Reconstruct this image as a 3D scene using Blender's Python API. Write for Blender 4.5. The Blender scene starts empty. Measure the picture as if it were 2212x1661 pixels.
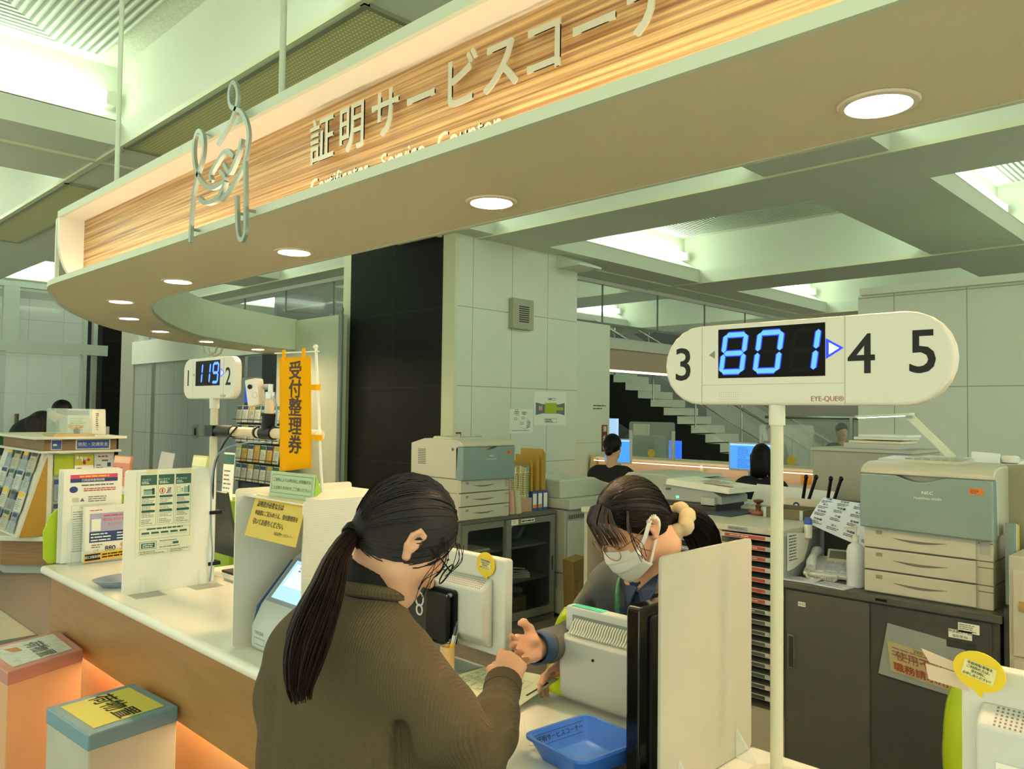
import bpy, math, random
import numpy as np
from mathutils import Vector, Matrix

random.seed(7)
scene = bpy.context.scene
col = scene.collection

# ---------------------------------------------------------------- camera, world, exposure
CAM_Z = 1.52
cam_d = bpy.data.cameras.new('camera')
cam_d.sensor_fit = 'HORIZONTAL'
cam_d.sensor_width = 36.0
cam_d.lens = 36.0 * 1718.84 / 2212.0
cam_d.clip_start = 0.05
cam_d.clip_end = 100
cam = bpy.data.objects.new('camera', cam_d)
col.objects.link(cam)
yaw, pitch, roll = map(math.radians, (45.5475, 1.99825, -0.72343))
fw = Vector((math.sin(yaw) * math.cos(pitch), math.cos(yaw) * math.cos(pitch), math.sin(pitch)))
rt = Vector((math.cos(yaw), -math.sin(yaw), 0))
up = rt.cross(fw)
r2 = rt * math.cos(roll) - up * math.sin(roll)
u2 = rt * math.sin(roll) + up * math.cos(roll)
mw = Matrix((r2, u2, -fw)).transposed().to_4x4()
mw.translation = (0, 0, CAM_Z)
cam.matrix_world = mw
scene.camera = cam

world = bpy.data.worlds.new('world')
scene.world = world
world.use_nodes = True
bgn = world.node_tree.nodes['Background']
bgn.inputs['Color'].default_value = (0.94, 1.0, 0.80, 1)
bgn.inputs['Strength'].default_value = 0.78

scene.view_settings.view_transform = 'Standard'
scene.view_settings.look = 'None'
scene.view_settings.gamma = 1.0
scene.view_settings.use_curve_mapping = False
scene.view_settings.exposure = 1.17

TUBE_POWER = 3.8        # fluorescent tubes of the coffers
DOWN_POWER = 12.0        # downlights of the canopy (watts)
COVE_POWER = 7.0        # led strip hidden behind the canopy lip
KICK_POWER = 9.0        # led strip under the counter front


# ---------------------------------------------------------------- materials
def lin(h):
    if isinstance(h, str):
        h = h.lstrip('#')
        c = [int(h[i:i + 2], 16) / 255 for i in (0, 2, 4)]
        return [x / 12.92 if x <= 0.04045 else ((x + 0.055) / 1.055) ** 2.4 for x in c] + [1]
    return list(h) + [1]


MATS = {}


def mat(name, c='#cccccc', rough=0.55, metal=0.0, emit=0.0, ec=None, alpha=1.0, trans=0.0, bump=0.0, scale=200.0,
        vary=0.0, vscale=6.0, spec=0.5, coat=0.0, stretch=None):
    if name in MATS:
        return MATS[name]
    m = bpy.data.materials.new(name)
    m.use_nodes = True
    nt = m.node_tree
    p = nt.nodes['Principled BSDF']
    p.inputs['Base Color'].default_value = lin(c)
    p.inputs['Roughness'].default_value = rough
    p.inputs['Metallic'].default_value = metal
    p.inputs['Specular IOR Level'].default_value = spec
    p.inputs['Coat Weight'].default_value = coat
    if alpha < 1:
        p.inputs['Alpha'].default_value = alpha
    if trans > 0:
        p.inputs['Transmission Weight'].default_value = trans
    if emit > 0:
        p.inputs['Emission Color'].default_value = lin(ec or c)
        p.inputs['Emission Strength'].default_value = emit
    if vary > 0 or bump > 0:
        tc = nt.nodes.new('ShaderNodeTexCoord')
        vec = tc.outputs['Object']
        if stretch:
            mp = nt.nodes.new('ShaderNodeMapping')
            mp.inputs['Scale'].default_value = stretch
            nt.links.new(vec, mp.inputs['Vector'])
            vec = mp.outputs['Vector']
    if vary > 0:
        n = nt.nodes.new('ShaderNodeTexNoise')
        n.inputs['Scale'].default_value = vscale
        n.inputs['Detail'].default_value = 6
        nt.links.new(vec, n.inputs['Vector'])
        mx = nt.nodes.new('ShaderNodeMix')
        mx.data_type = 'RGBA'
        b = lin(c)
        mx.inputs['A'].default_value = [x * (1 - vary) for x in b[:3]] + [1]
        mx.inputs['B'].default_value = [min(1, x * (1 + vary)) for x in b[:3]] + [1]
        nt.links.new(n.outputs['Fac'], mx.inputs['Factor'])
        nt.links.new(mx.outputs['Result'], p.inputs['Base Color'])
    if bump > 0:
        n = nt.nodes.new('ShaderNodeTexNoise')
        n.inputs['Scale'].default_value = scale
        n.inputs['Detail'].default_value = 4
        nt.links.new(vec, n.inputs['Vector'])
        bp = nt.nodes.new('ShaderNodeBump')
        bp.inputs['Strength'].default_value = bump
        bp.inputs['Distance'].default_value = 0.004
        nt.links.new(n.outputs['Fac'], bp.inputs['Height'])
        nt.links.new(bp.outputs['Normal'], p.inputs['Normal'])
    MATS[name] = m
    return m


def nodes_of(m):
    return m.node_tree, m.node_tree.nodes['Principled BSDF']


def math_node(nt, op, a, b=None, c=None):
    n = nt.nodes.new('ShaderNodeMath')
    n.operation = op
    for i, x in enumerate((a, b, c)):
        if x is None:
            continue
        if isinstance(x, (int, float)):
            n.inputs[i].default_value = x
        else:
            nt.links.new(x, n.inputs[i])
    return n.outputs[0]


def tile_mat(name, c, joint, axis, w, h, ox=0.0, oz=0.0, gap=0.008, rough=0.45, vary=0.06):
    """cladding panels w x h with joints, in world metres; axis = the horizontal coordinate (0 x, 1 y)."""
    m = mat(name, c, rough, vary=vary, vscale=1.7, stretch=(1, 1, 0.6))
    nt, p = nodes_of(m)
    g = nt.nodes.new('ShaderNodeNewGeometry')
    s = nt.nodes.new('ShaderNodeSeparateXYZ')
    nt.links.new(g.outputs['Position'], s.inputs[0])
    res = None
    for out, size, off in ((s.outputs[axis], w, ox), (s.outputs[2], h, oz)):
        a = math_node(nt, 'SUBTRACT', out, off)
        a = math_node(nt, 'DIVIDE', a, size)
        a = math_node(nt, 'FRACT', a)
        a = math_node(nt, 'SUBTRACT', a, 0.5)
        a = math_node(nt, 'ABSOLUTE', a)
        a = math_node(nt, 'GREATER_THAN', a, 0.5 - gap / 2 / size)
        res = a if res is None else math_node(nt, 'MAXIMUM', res, a)
    mx = nt.nodes.new('ShaderNodeMix')
    mx.data_type = 'RGBA'
    nt.links.new(res, mx.inputs['Factor'])
    lk = p.inputs['Base Color'].links[0]
    nt.links.new(lk.from_socket, mx.inputs['A'])
    mx.inputs['B'].default_value = lin(joint)
    nt.links.new(mx.outputs['Result'], p.inputs['Base Color'])
    return m


def wood_mat(name, ca, cb, axis_scale, rough=0.45, wave=7.0, dist=2.5, detail=2.0, sharp=0.5):
    """streaky grain: bands run along the axis whose scale is small."""
    m = mat(name, ca, rough)
    nt, p = nodes_of(m)
    tc = nt.nodes.new('ShaderNodeTexCoord')
    mp = nt.nodes.new('ShaderNodeMapping')
    mp.inputs['Scale'].default_value = axis_scale
    nt.links.new(tc.outputs['Object'], mp.inputs['Vector'])
    n = nt.nodes.new('ShaderNodeTexNoise')
    n.inputs['Scale'].default_value = wave
    n.inputs['Detail'].default_value = 8
    n.inputs['Roughness'].default_value = 0.65
    n.inputs['Distortion'].default_value = dist
    nt.links.new(mp.outputs['Vector'], n.inputs['Vector'])
    r = nt.nodes.new('ShaderNodeValToRGB')
    r.color_ramp.elements[0].position = 0.5 - sharp * 0.3
    r.color_ramp.elements[0].color = lin(cb)
    r.color_ramp.elements[1].position = 0.5 + sharp * 0.3
    r.color_ramp.elements[1].color = lin(ca)
    nt.links.new(n.outputs['Fac'], r.inputs['Fac'])
    nt.links.new(r.outputs['Color'], p.inputs['Base Color'])
    return m


# ---------------------------------------------------------------- mesh builder
class B:
    def __init__(s):
        s.v, s.f, s.mi, s.mats, s.cur, s.M = [], [], [], [], 0, None

    def mat(s, m):
        if m not in s.mats:
            s.mats.append(m)
        s.cur = s.mats.index(m)
        return s

    def add(s, vs, fs):
        o = len(s.v)
        if s.M is not None:
            vs = [tuple(s.M @ Vector(v)) for v in vs]
        s.v += [tuple(map(float, v)) for v in vs]
        s.f += [tuple(i + o for i in f) for f in fs]
        s.mi += [s.cur] * len(fs)
        return s

    def box(s, x0, x1, y0, y1, z0, z1):
        x0, x1 = min(x0, x1), max(x0, x1)
        y0, y1 = min(y0, y1), max(y0, y1)
        z0, z1 = min(z0, z1), max(z0, z1)
        return s.add([(x0, y0, z0), (x1, y0, z0), (x1, y1, z0), (x0, y1, z0), (x0, y0, z1), (x1, y0, z1), (x1, y1, z1), (x0, y1, z1)],
                     [(3, 2, 1, 0), (4, 5, 6, 7), (0, 1, 5, 4), (1, 2, 6, 5), (2, 3, 7, 6), (3, 0, 4, 7)])

    def bar(s, p, q, w, h, upv=(0, 0, 1)):
        """a rectangular bar from p to q, w wide (sideways), h high."""
        p, q = Vector(p), Vector(q)
        d = (q - p).normalized()
        a = d.cross(Vector(upv)).normalized() * w / 2
        b = a.cross(d).normalized() * h / 2
        vs = [p - a - b, p + a - b, p + a + b, p - a + b, q - a - b, q + a - b, q + a + b, q - a + b]
        return s.add(vs, [(0, 1, 2, 3), (7, 6, 5, 4), (0, 4, 5, 1), (1, 5, 6, 2), (2, 6, 7, 3), (3, 7, 4, 0)])

    def prism(s, pts, axis, a, b):
        """polygon extruded along an axis; x: pts are (y,z), y: (x,z), z: (x,y)."""
        n = len(pts)
        mk = {'x': lambda p, t: (t, p[0], p[1]), 'y': lambda p, t: (p[0], t, p[1]), 'z': lambda p, t: (p[0], p[1], t)}[axis]
        vs = [mk(p, a) for p in pts] + [mk(p, b) for p in pts]
        fs = [tuple(range(n - 1, -1, -1)), tuple(range(n, 2 * n))]
        fs += [(i, (i + 1) % n, n + (i + 1) % n, n + i) for i in range(n)]
        return s.add(vs, fs)

    def plate(s, pts3, t, nrm=None):
        """a planar polygon in space given thickness t along its normal (both sides of pts: from 0 to -t)."""
        P = [Vector(p) for p in pts3]
        n = Vector(nrm) if nrm else (P[1] - P[0]).cross(P[2] - P[0]).normalized()
        k = len(P)
        return s.add(P + [p - n * t for p in P], [tuple(range(k)), tuple(range(2 * k - 1, k - 1, -1))] +
                     [(i, k + i, k + (i + 1) % k, (i + 1) % k) for i in range(k)])

    def cyl(s, p, q, r, r2=None, n=14):
        return s.tube([p, q], [r, r if r2 is None else r2], n)

    def tube(s, pts, r, n=8, closed=False, caps=True, flat=None):
        P = [Vector(p) for p in pts]
        k = len(P)
        R = r if isinstance(r, (list, tuple)) else [r] * k
        T = []
        for i in range(k):
            if closed:
                d = P[(i + 1) % k] - P[i - 1]
            else:
                d = P[min(i + 1, k - 1)] - P[max(i - 1, 0)]
            T.append(d.normalized())
        ref = Vector((0, 0, 1)) if abs(T[0].z) < 0.9 else Vector((1, 0, 0))
        a = T[0].cross(ref).normalized()
        vs, fs = [], []
        for i in range(k):
            a = (a - T[i] * a.dot(T[i]))
            a = a.normalized() if a.length > 1e-9 else T[i].orthogonal().normalized()
            b = T[i].cross(a)
            for j in range(n):
                t = 2 * math.pi * j / n
                fl = 1 if flat is None else flat
                vs.append(P[i] + (a * math.cos(t) + b * math.sin(t) * fl) * R[i])
        m = k if closed else k - 1
        for i in range(m):
            for j in range(n):
                i2 = (i + 1) % k
                fs.append((i * n + j, i * n + (j + 1) % n, i2 * n + (j + 1) % n, i2 * n + j))
        if caps and not closed:
            fs.append(tuple(range(n - 1, -1, -1)))
            fs.append(tuple(range((k - 1) * n, k * n)))
        return s.add(vs, fs)

    def lathe(s, prof, c, n=24):
        vs, fs = [], []
        for r, z in prof:
            for j in range(n):
                t = 2 * math.pi * j / n
                vs.append((c[0] + r * math.cos(t), c[1] + r * math.sin(t), c[2] + z))
        for i in range(len(prof) - 1):
            for j in range(n):
                fs.append((i * n + j, i * n + (j + 1) % n, (i + 1) * n + (j + 1) % n, (i + 1) * n + j))
        fs.append(tuple(range(n - 1, -1, -1)))
        fs.append(tuple(range((len(prof) - 1) * n, len(prof) * n)))
        return s.add(vs, fs)

    def ell(s, c, r, n=20, m=12):
        r = (r, r, r) if isinstance(r, (int, float)) else r
        vs, fs = [], []
        for i in range(m + 1):
            ph = math.pi * (i / m - 0.5)
            for j in range(n):
                t = 2 * math.pi * j / n
                vs.append((c[0] + r[0] * math.cos(ph) * math.cos(t), c[1] + r[1] * math.cos(ph) * math.sin(t), c[2] + r[2] * math.sin(ph)))
        for i in range(m):
            for j in range(n):
                fs.append((i * n + j, i * n + (j + 1) % n, (i + 1) * n + (j + 1) % n, (i + 1) * n + j))
        return s.add(vs, fs)

    def grid(s, fn, nu, nv):
        """surface fn(u,v) -> point, u,v in 0..1."""
        vs = [fn(i / nu, j / nv) for i in range(nu + 1) for j in range(nv + 1)]
        fs = [(i * (nv + 1) + j, (i + 1) * (nv + 1) + j, (i + 1) * (nv + 1) + j + 1, i * (nv + 1) + j + 1) for i in range(nu) for j in range(nv)]
        return s.add(vs, fs)

    def build(s, name, m=None, parent=None, smooth=False, bev=0.0, seg=2, label=None, local=False, sub=0):
        me = bpy.data.meshes.new(name)
        off = Vector((0, 0, 0))
        if parent is not None and not local:
            off = world_loc(parent)
        me.from_pydata([tuple(Vector(v) - off) for v in s.v], [], s.f)
        mats = s.mats if s.mats else [m]
        for x in mats:
            me.materials.append(x)
        if len(mats) > 1:
            me.polygons.foreach_set('material_index', s.mi)
        if smooth:
            me.polygons.foreach_set('use_smooth', [True] * len(me.polygons))
        me.update()
        o = bpy.data.objects.new(name, me)
        col.objects.link(o)
        if parent is not None:
            o.parent = parent
        if bev > 0:
            md = o.modifiers.new('bevel', 'BEVEL')
            md.width = bev
            md.segments = seg
            md.limit_method = 'ANGLE'
            md.angle_limit = math.radians(40)
            md.harden_normals = False
        if smooth and smooth != 'all':
            try:
                me.set_sharp_from_angle(angle=math.radians(42))
            except Exception:
                pass
        if sub:
            md = o.modifiers.new('subdivision', 'SUBSURF')
            md.levels = md.render_levels = sub
        if label:
            o['label'] = label
        return o


def world_loc(o):
    l = Vector((0, 0, 0))
    while o is not None:
        l = l + o.location
        o = o.parent
    return l


def rrect(x0, x1, y0, y1, r, n=5):
    pts = []
    for cx_, cy_, a in ((x1 - r, y1 - r, 0), (x0 + r, y1 - r, 90), (x0 + r, y0 + r, 180), (x1 - r, y0 + r, 270)):
        for i in range(n + 1):
            t = math.radians(a + 90 * i / n)
            pts.append((cx_ + r * math.cos(t), cy_ + r * math.sin(t)))
    return pts


def circle2(cx_, cy_, r, n=24, ry=None):
    return [(cx_ + r * math.cos(2 * math.pi * i / n), cy_ + (ry or r) * math.sin(2 * math.pi * i / n)) for i in range(n)]


def tag(o, label, cat, group=None, kind=None):
    o['label'] = label
    o['category'] = cat
    if group:
        o['group'] = group
    if kind:
        o['kind'] = kind
    return o


def thing(name, label, cat, loc=(0, 0, 0), group=None, rotz=0.0, kind=None):
    o = bpy.data.objects.new(name, None)
    o.empty_display_size = 0.05
    col.objects.link(o)
    o.location = loc
    o.rotation_euler = (0, 0, rotz)
    return tag(o, label, cat, group, kind)


def struct(o, label=None, cat=None):
    o['kind'] = 'structure'
    if label:
        o['label'] = label
        o['category'] = cat or 'structure'
    return o


def dup(root, loc, label, group=None, rotz=None):
    r = root.copy()
    col.objects.link(r)
    r.location = loc
    if rotz is not None:
        r.rotation_euler = (0, 0, rotz)
    r['label'] = label
    if group:
        r['group'] = group
    for ch in list(root.children):
        c = ch.copy()
        col.objects.link(c)
        c.parent = r
        for g in ch.children:
            d = g.copy()
            col.objects.link(d)
            d.parent = c
    return r


# ---------------------------------------------------------------- lettering
TXT = {}


def glyphs(s, bold=0.0, extr=0.0, align='CENTER', spacing=1.0):
    key = (s, bold, extr, align, spacing)
    if key not in TXT:
        cu = bpy.data.curves.new('lettering', 'FONT')
        cu.body = s
        cu.size = 1.0
        cu.align_x = align
        cu.align_y = 'CENTER'
        cu.offset = bold
        cu.extrude = extr
        cu.resolution_u = 3
        cu.space_character = spacing
        o = bpy.data.objects.new('lettering', cu)
        me = bpy.data.meshes.new_from_object(o)
        TXT[key] = ([v.co.copy() for v in me.vertices], [tuple(p.vertices) for p in me.polygons])
        bpy.data.objects.remove(o)
        bpy.data.curves.remove(cu)
        bpy.data.meshes.remove(me)
    return TXT[key]


class Page:
    """a printed face: origin is its centre, right/up unit vectors; collects print into builder b."""

    def __init__(s, b, origin, right, upv, lift=0.0006):
        s.b, s.o, s.r, s.u = b, Vector(origin), Vector(right).normalized(), Vector(upv).normalized()
        s.n = s.r.cross(s.u).normalized()
        s.lift = lift

    def at(s, x, y, k=1):
        return s.o + s.r * x + s.u * y + s.n * s.lift * k

    def poly(s, m, pts, k=1):
        s.b.mat(m)
        s.b.add([s.at(x, y, k) for x, y in pts], [tuple(range(len(pts)))])

    def rect(s, m, x0, x1, y0, y1, k=1):
        s.poly(m, [(x0, y0), (x1, y0), (x1, y1), (x0, y1)], k)

    def frame(s, m, x0, x1, y0, y1, t, k=1):
        s.rect(m, x0, x1, y0, y0 + t, k)
        s.rect(m, x0, x1, y1 - t, y1, k)
        s.rect(m, x0, x0 + t, y0 + t, y1 - t, k)
        s.rect(m, x1 - t, x1, y0 + t, y1 - t, k)

    def lines(s, m, x0, x1, y0, y1, n, k=2, fill=0.45, rnd=True):
        """rows of tiny print, too small to read in the photograph."""
        h = (y1 - y0) / n
        for i in range(n):
            y = y1 - h * (i + 0.5)
            x = x0
            end = x0 + (x1 - x0) * (random.uniform(0.55, 1.0) if rnd else 1.0)
            while x < end - h * 0.3:
                w = random.uniform(1.0, 3.4) * h * 0.8
                xe = min(x + w, end)
                s.rect(m, x, xe, y - h * fill / 2, y + h * fill / 2, k)
                x = xe + h * 0.25

    def text(s, m, t, x, y, size, k=2, bold=0.0, align='CENTER', sx=1.0, extr=0.0, spacing=1.0, rot=0.0, shear=0.0):
        vs, fs = glyphs(t, 0.0, extr, align, spacing)
        s.b.mat(m)
        c, sn = math.cos(rot), math.sin(rot)
        # heavier lettering: the same glyph struck several times, a hair apart
        e = bold * size
        hits = [(0, 0)] if bold <= 0 else ([(-e, -e), (e, -e), (e, e), (-e, e)] if size > 0.03 else [(-e, 0), (e, 0)])
        for i, (hx, hy) in enumerate(hits):
            out = []
            for v in vs:
                a, b_ = v.x * size * sx + shear * v.y * size + hx, v.y * size + hy
                out.append(s.at(x + a * c - b_ * sn, y + a * sn + b_ * c, k + 0.02 * i) + s.n * v.z * size)
            s.b.add(out, fs)
# ---------------------------------------------------------------- common materials
PAINT = mat('ceiling_paint', '#dfe3d2', 0.7, vary=0.03, vscale=3)
BEAM = mat('beam_paint', '#d8dcca', 0.7, vary=0.04, vscale=2)
WHITE = mat('white_laminate', '#e8e6d8', 0.4)
WPLAST = mat('white_plastic', '#e3e3d8', 0.38)
CREAM = mat('cream_plastic', '#d8d6c0', 0.42)
GPLAST = mat('grey_plastic', '#a9b0a6', 0.45)
BLACK = mat('black_plastic', '#080808', 0.4, spec=0.25)
DARK = mat('dark_grey', '#2a2b28', 0.5)
STEEL = mat('steel', '#b9bcb4', 0.3, metal=0.9)
PAPER = mat('paper', '#eeeedd', 0.75)
INK = mat('black_ink', '#15150f', 0.7)
GINK = mat('grey_ink', '#6a6a60', 0.7)
RED = mat('red_ink', '#b8322a', 0.6)
PINK = mat('pink_ink', '#d8446a', 0.6)
BLUEI = mat('blue_ink', '#1f3a6e', 0.6)
TEAL = mat('teal_ink', '#2b5a50', 0.6)
YELL = mat('yellow_print', '#f2c21c', 0.6)
LIME = mat('lime_plastic', '#a8c21c', 0.4)
GLASS = mat('clear_glass', '#f4fff8', 0.03, alpha=0.16, spec=0.7)
DGLASS = mat('cabinet_glass', '#26302c', 0.05, alpha=0.24, spec=0.5)
ACRYL = mat('clear_acrylic', '#f4fbf4', 0.08, alpha=0.2, spec=0.6)
SKIN = mat('skin', '#d9a37f', 0.5, vary=0.06, vscale=14, bump=0.05, scale=500)
TUBE = mat('fluorescent_tube', '#ffffff', 0.4, emit=TUBE_POWER, ec=(0.80, 1.0, 0.82))

# ---------------------------------------------------------------- floor
fm = mat('floor_tiles', '#a9aa9a', 0.28, vary=0.05, vscale=40)
nt, pr = nodes_of(fm)
geo = nt.nodes.new('ShaderNodeNewGeometry')
sep = nt.nodes.new('ShaderNodeSeparateXYZ')
nt.links.new(geo.outputs['Position'], sep.inputs[0])
cells = []
joint = None
for o_ in (0, 1):
    a = math_node(nt, 'DIVIDE', sep.outputs[o_], 0.6)
    c_ = math_node(nt, 'FLOOR', a)
    cells.append(c_)
    f_ = math_node(nt, 'ABSOLUTE', math_node(nt, 'SUBTRACT', math_node(nt, 'FRACT', a), 0.5))
    j_ = math_node(nt, 'GREATER_THAN', f_, 0.494)
    joint = j_ if joint is None else math_node(nt, 'MAXIMUM', joint, j_)
chk = math_node(nt, 'MODULO', math_node(nt, 'ADD', math_node(nt, 'ADD', cells[0], cells[1]), 100), 3)
chk = math_node(nt, 'LESS_THAN', chk, 0.5)
m1 = nt.nodes.new('ShaderNodeMix'); m1.data_type = 'RGBA'
nt.links.new(chk, m1.inputs['Factor'])
nt.links.new(pr.inputs['Base Color'].links[0].from_socket, m1.inputs['A'])
m1.inputs['B'].default_value = lin('#4c4f48')
m2 = nt.nodes.new('ShaderNodeMix'); m2.data_type = 'RGBA'
nt.links.new(math_node(nt, 'MULTIPLY', joint, 0.6), m2.inputs['Factor'])
nt.links.new(m1.outputs['Result'], m2.inputs['A'])
m2.inputs['B'].default_value = lin('#55574e')
nt.links.new(m2.outputs['Result'], pr.inputs['Base Color'])
# carpet of the work area
carpet = mat('carpet', '#6c675c', 0.95, vary=0.2, vscale=300)
b = B().box(-4, 24, -5, 26, -0.1, 0.0)
struct(b.build('floor', fm))
b = B().box(1.62, 8.0, -1.5, 8.9, 0.0, 0.006)
struct(b.build('floor_carpet', carpet))

# ---------------------------------------------------------------- coffered ceiling
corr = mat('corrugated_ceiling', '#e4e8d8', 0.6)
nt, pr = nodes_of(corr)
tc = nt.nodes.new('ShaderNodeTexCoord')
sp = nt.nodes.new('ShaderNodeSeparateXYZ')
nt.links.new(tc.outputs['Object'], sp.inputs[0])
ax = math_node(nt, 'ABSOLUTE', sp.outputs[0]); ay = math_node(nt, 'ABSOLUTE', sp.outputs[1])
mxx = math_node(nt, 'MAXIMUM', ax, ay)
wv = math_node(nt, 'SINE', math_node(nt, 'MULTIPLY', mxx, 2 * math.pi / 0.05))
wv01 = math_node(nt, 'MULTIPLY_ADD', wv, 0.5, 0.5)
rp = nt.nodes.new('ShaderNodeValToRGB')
rp.color_ramp.elements[0].position = 0.15; rp.color_ramp.elements[0].color = lin('#8f9785')  # valleys between the ridges coloured darker, their shade painted in
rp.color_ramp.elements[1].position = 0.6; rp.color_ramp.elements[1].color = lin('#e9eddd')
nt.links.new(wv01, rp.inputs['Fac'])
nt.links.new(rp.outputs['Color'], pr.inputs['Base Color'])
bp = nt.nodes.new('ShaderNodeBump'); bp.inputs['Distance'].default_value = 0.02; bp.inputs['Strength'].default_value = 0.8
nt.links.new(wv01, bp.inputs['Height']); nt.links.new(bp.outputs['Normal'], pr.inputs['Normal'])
perf = mat('perforated_trim', '#dfe3d0', 0.7, vary=0.35, vscale=60)

ZC, ZB, ZU = 3.95, 3.3, 3.47
# beams: (low side, high side); their undersides hang at ZB, the coffers open between them
XB = [(-2.9, -1.9), (1.95, 2.9), (5.53, 6.34), (9.4, 10.4), (13.5, 14.5)]
YB = [(-2.5, -1.3), (1.9, 2.8), (5.70, 6.85), (9.9, 10.9), (14.0, 15.0)]
STRIP = mat('beam_strip', '#d9dcb8', 0.5)
SH = 0.28
for i, (a0, a1) in enumerate(XB):
    g = B().mat(BEAM).box(a0, a1, -2.5, 15.0, ZB, ZU).box(a0 + 0.08, a1 - 0.08, -2.5, 15.0, ZU, ZC + 0.1)
    g.mat(STRIP).box(a0 - 0.012, a0 + 0.03, -2.5, 15.0, ZB - 0.012, ZB + 0.02)
    struct(g.build('ceiling_beam'))
for i, (a0, a1) in enumerate(YB):
    g = B().mat(BEAM).box(-2.9, 14.5, a0, a1, ZB + 0.004, ZU + 0.004).box(-2.9, 14.5, a0 + SH, a1 - SH, ZU, ZC + 0.104)
    if a1 - a0 > 1.0:
        g.mat(STRIP).box(-2.9, 14.5, a0 + 0.43, a0 + 0.47, ZB - 0.014, ZB + 0.01)
    struct(g.build('ceiling_beam'))
for i in range(len(XB) - 1):
    for j in range(len(YB) - 1):
        x0, x1, y0, y1 = XB[i][1] - 0.08, XB[i + 1][0] + 0.08, YB[j][1] - SH, YB[j + 1][0] + SH
        cxx, cyy, hx, hy = (x0 + x1) / 2, (y0 + y1) / 2, (x1 - x0) / 2, (y1 - y0) / 2
        g = B()
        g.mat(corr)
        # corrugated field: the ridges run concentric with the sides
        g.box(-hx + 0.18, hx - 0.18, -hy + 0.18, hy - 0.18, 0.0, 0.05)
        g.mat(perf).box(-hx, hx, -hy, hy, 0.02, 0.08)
        o = g.build('ceiling')
        o.location = (cxx, cyy, ZC - 0.02)
        struct(o)
        # sloping white reflector board along both light sides, a fluorescent tube above each
        for side in (-1, 1):
            yy = y1 if side > 0 else y0
            g = B().mat(PAINT)
            g.prism([(yy, ZU), (yy - side * SH, ZU), (yy - side * SH, ZU + 0.008), (yy, ZU + 0.16)], 'x', x0, x1)
            struct(g.build('ceiling_reflector'))
            lt = thing('ceiling_light', 'fluorescent trough light in a ceiling coffer', 'ceiling light', ((x0 + x1) / 2, yy - side * 0.07, ZU + 0.2), group='fluorescent lights in the ceiling coffers')
            yc = yy - side * 0.075
            B().box(x0 + 0.12, x1 - 0.12, yc - 0.04, yc + 0.04, ZU + 0.165, ZU + 0.25).build('diffuser', TUBE, lt, bev=0.012)
            for xe in (x0 + 0.06, x1 - 0.12):
                B().box(xe, xe + 0.06, yc - 0.045, yc + 0.045, ZU + 0.16, ZU + 0.255).build('holder', WHITE, lt)

# perforated air grilles set in the undersides of the left beam
gm = mat('perforated_grille', '#8a8a52', 0.5)
nt, pr = nodes_of(gm)
tc = nt.nodes.new('ShaderNodeTexCoord')
vo = nt.nodes.new('ShaderNodeTexVoronoi'); vo.inputs['Scale'].default_value = 42; vo.inputs['Randomness'].default_value = 0.0
nt.links.new(tc.outputs['Object'], vo.inputs['Vector'])
rp = nt.nodes.new('ShaderNodeValToRGB')
rp.color_ramp.elements[0].position = 0.28; rp.color_ramp.elements[0].color = lin('#fbf9d8')
rp.color_ramp.elements[1].position = 0.36; rp.color_ramp.elements[1].color = lin('#c4bf84')
nt.links.new(vo.outputs['Distance'], rp.inputs['Fac']); nt.links.new(rp.outputs['Color'], pr.inputs['Base Color'])
for k, (y0, y1) in enumerate(((-1.25, 1.85), (2.85, 5.66), (6.9, 9.85))):
    t = thing('air_grille', ['perforated air grille on the beam over the camera', 'long perforated air grille on the beam above the wood sign', 'perforated air grille at far left beyond the sign end'][k], 'air grille', (2.15, (y0 + y1) / 2, ZB - 0.03), group='perforated grilles under the ceiling beam')
    B().box(1.99, 2.34, y0 + .03, y1 - .03, ZB - 0.012, ZB - 0.004).build('mesh_panel', gm, t)
    g = B()
    for xx in (1.96, 2.34):
        g.box(xx, xx + 0.03, y0, y1, ZB - 0.022, ZB)
    g.box(1.96, 2.37, y0, y0 + 0.03, ZB - 0.02, ZB).box(1.96, 2.37, y1 - 0.03, y1, ZB - 0.02, ZB)
    g.build('frame', mat('grille_frame', '#9a9c84', 0.4, metal=0.4), t)

# ---------------------------------------------------------------- pillars and walls
STONE = tile_mat('stone_cladding', '#dcdfcc', '#a0a392', 0, 0.57, 0.80, 5.47, 0.18)
STONEY = tile_mat('stone_cladding_side', '#dcdfcc', '#a0a392', 1, 0.57, 0.80, 0.19, 0.18)
BLK = tile_mat('black_cladding', '#12130d', '#24261f', 1, 0.8, 0.80, 6.93, 0.17, gap=0.01, rough=0.6, vary=0.15)
BLK.node_tree.nodes['Principled BSDF'].inputs['Specular IOR Level'].default_value = 0.15
TRIMC = mat('cream_corner_strip', '#dcdcb4', 0.5)
g = B()
g.mat(STONE).box(5.24, 7.12, 5.94, 7.9, 0, ZU)
g.mat(TRIMC).box(5.22, 5.26, 5.935, 6.12, 0, ZU).box(5.22, 5.26, 7.74, 7.9, 0, ZU)
struct(g.build('pillar_near'))
g = B().mat(BLK)
g.box(5.212, 5.26, 6.12, 7.74, 0, ZU)
struct(g.build('pillar_panel'))
g = B().mat(STONEY).box(7.27, 9.3, -1.0, 2.78, 0, 2.6)
struct(g.build('wall_right'))
g = B().mat(PAINT).box(7.2, 9.4, -1.0, 2.74, 2.6, 2.66)
struct(g.build('trim_1'))
# capital at the far corner of the pillar
g = B().mat(PAINT).prism([(5.9, 3.47), (5.9, 3.3), (5.6, 3.18), (5.6, 3.16), (5.94, 3.16), (5.94, 3.47)], 'x', 6.75, 7.14)
struct(g.build('trim_2'))
PANEL = mat('partition_paint', '#cfd4b8', 0.6, vary=0.02)
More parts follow.
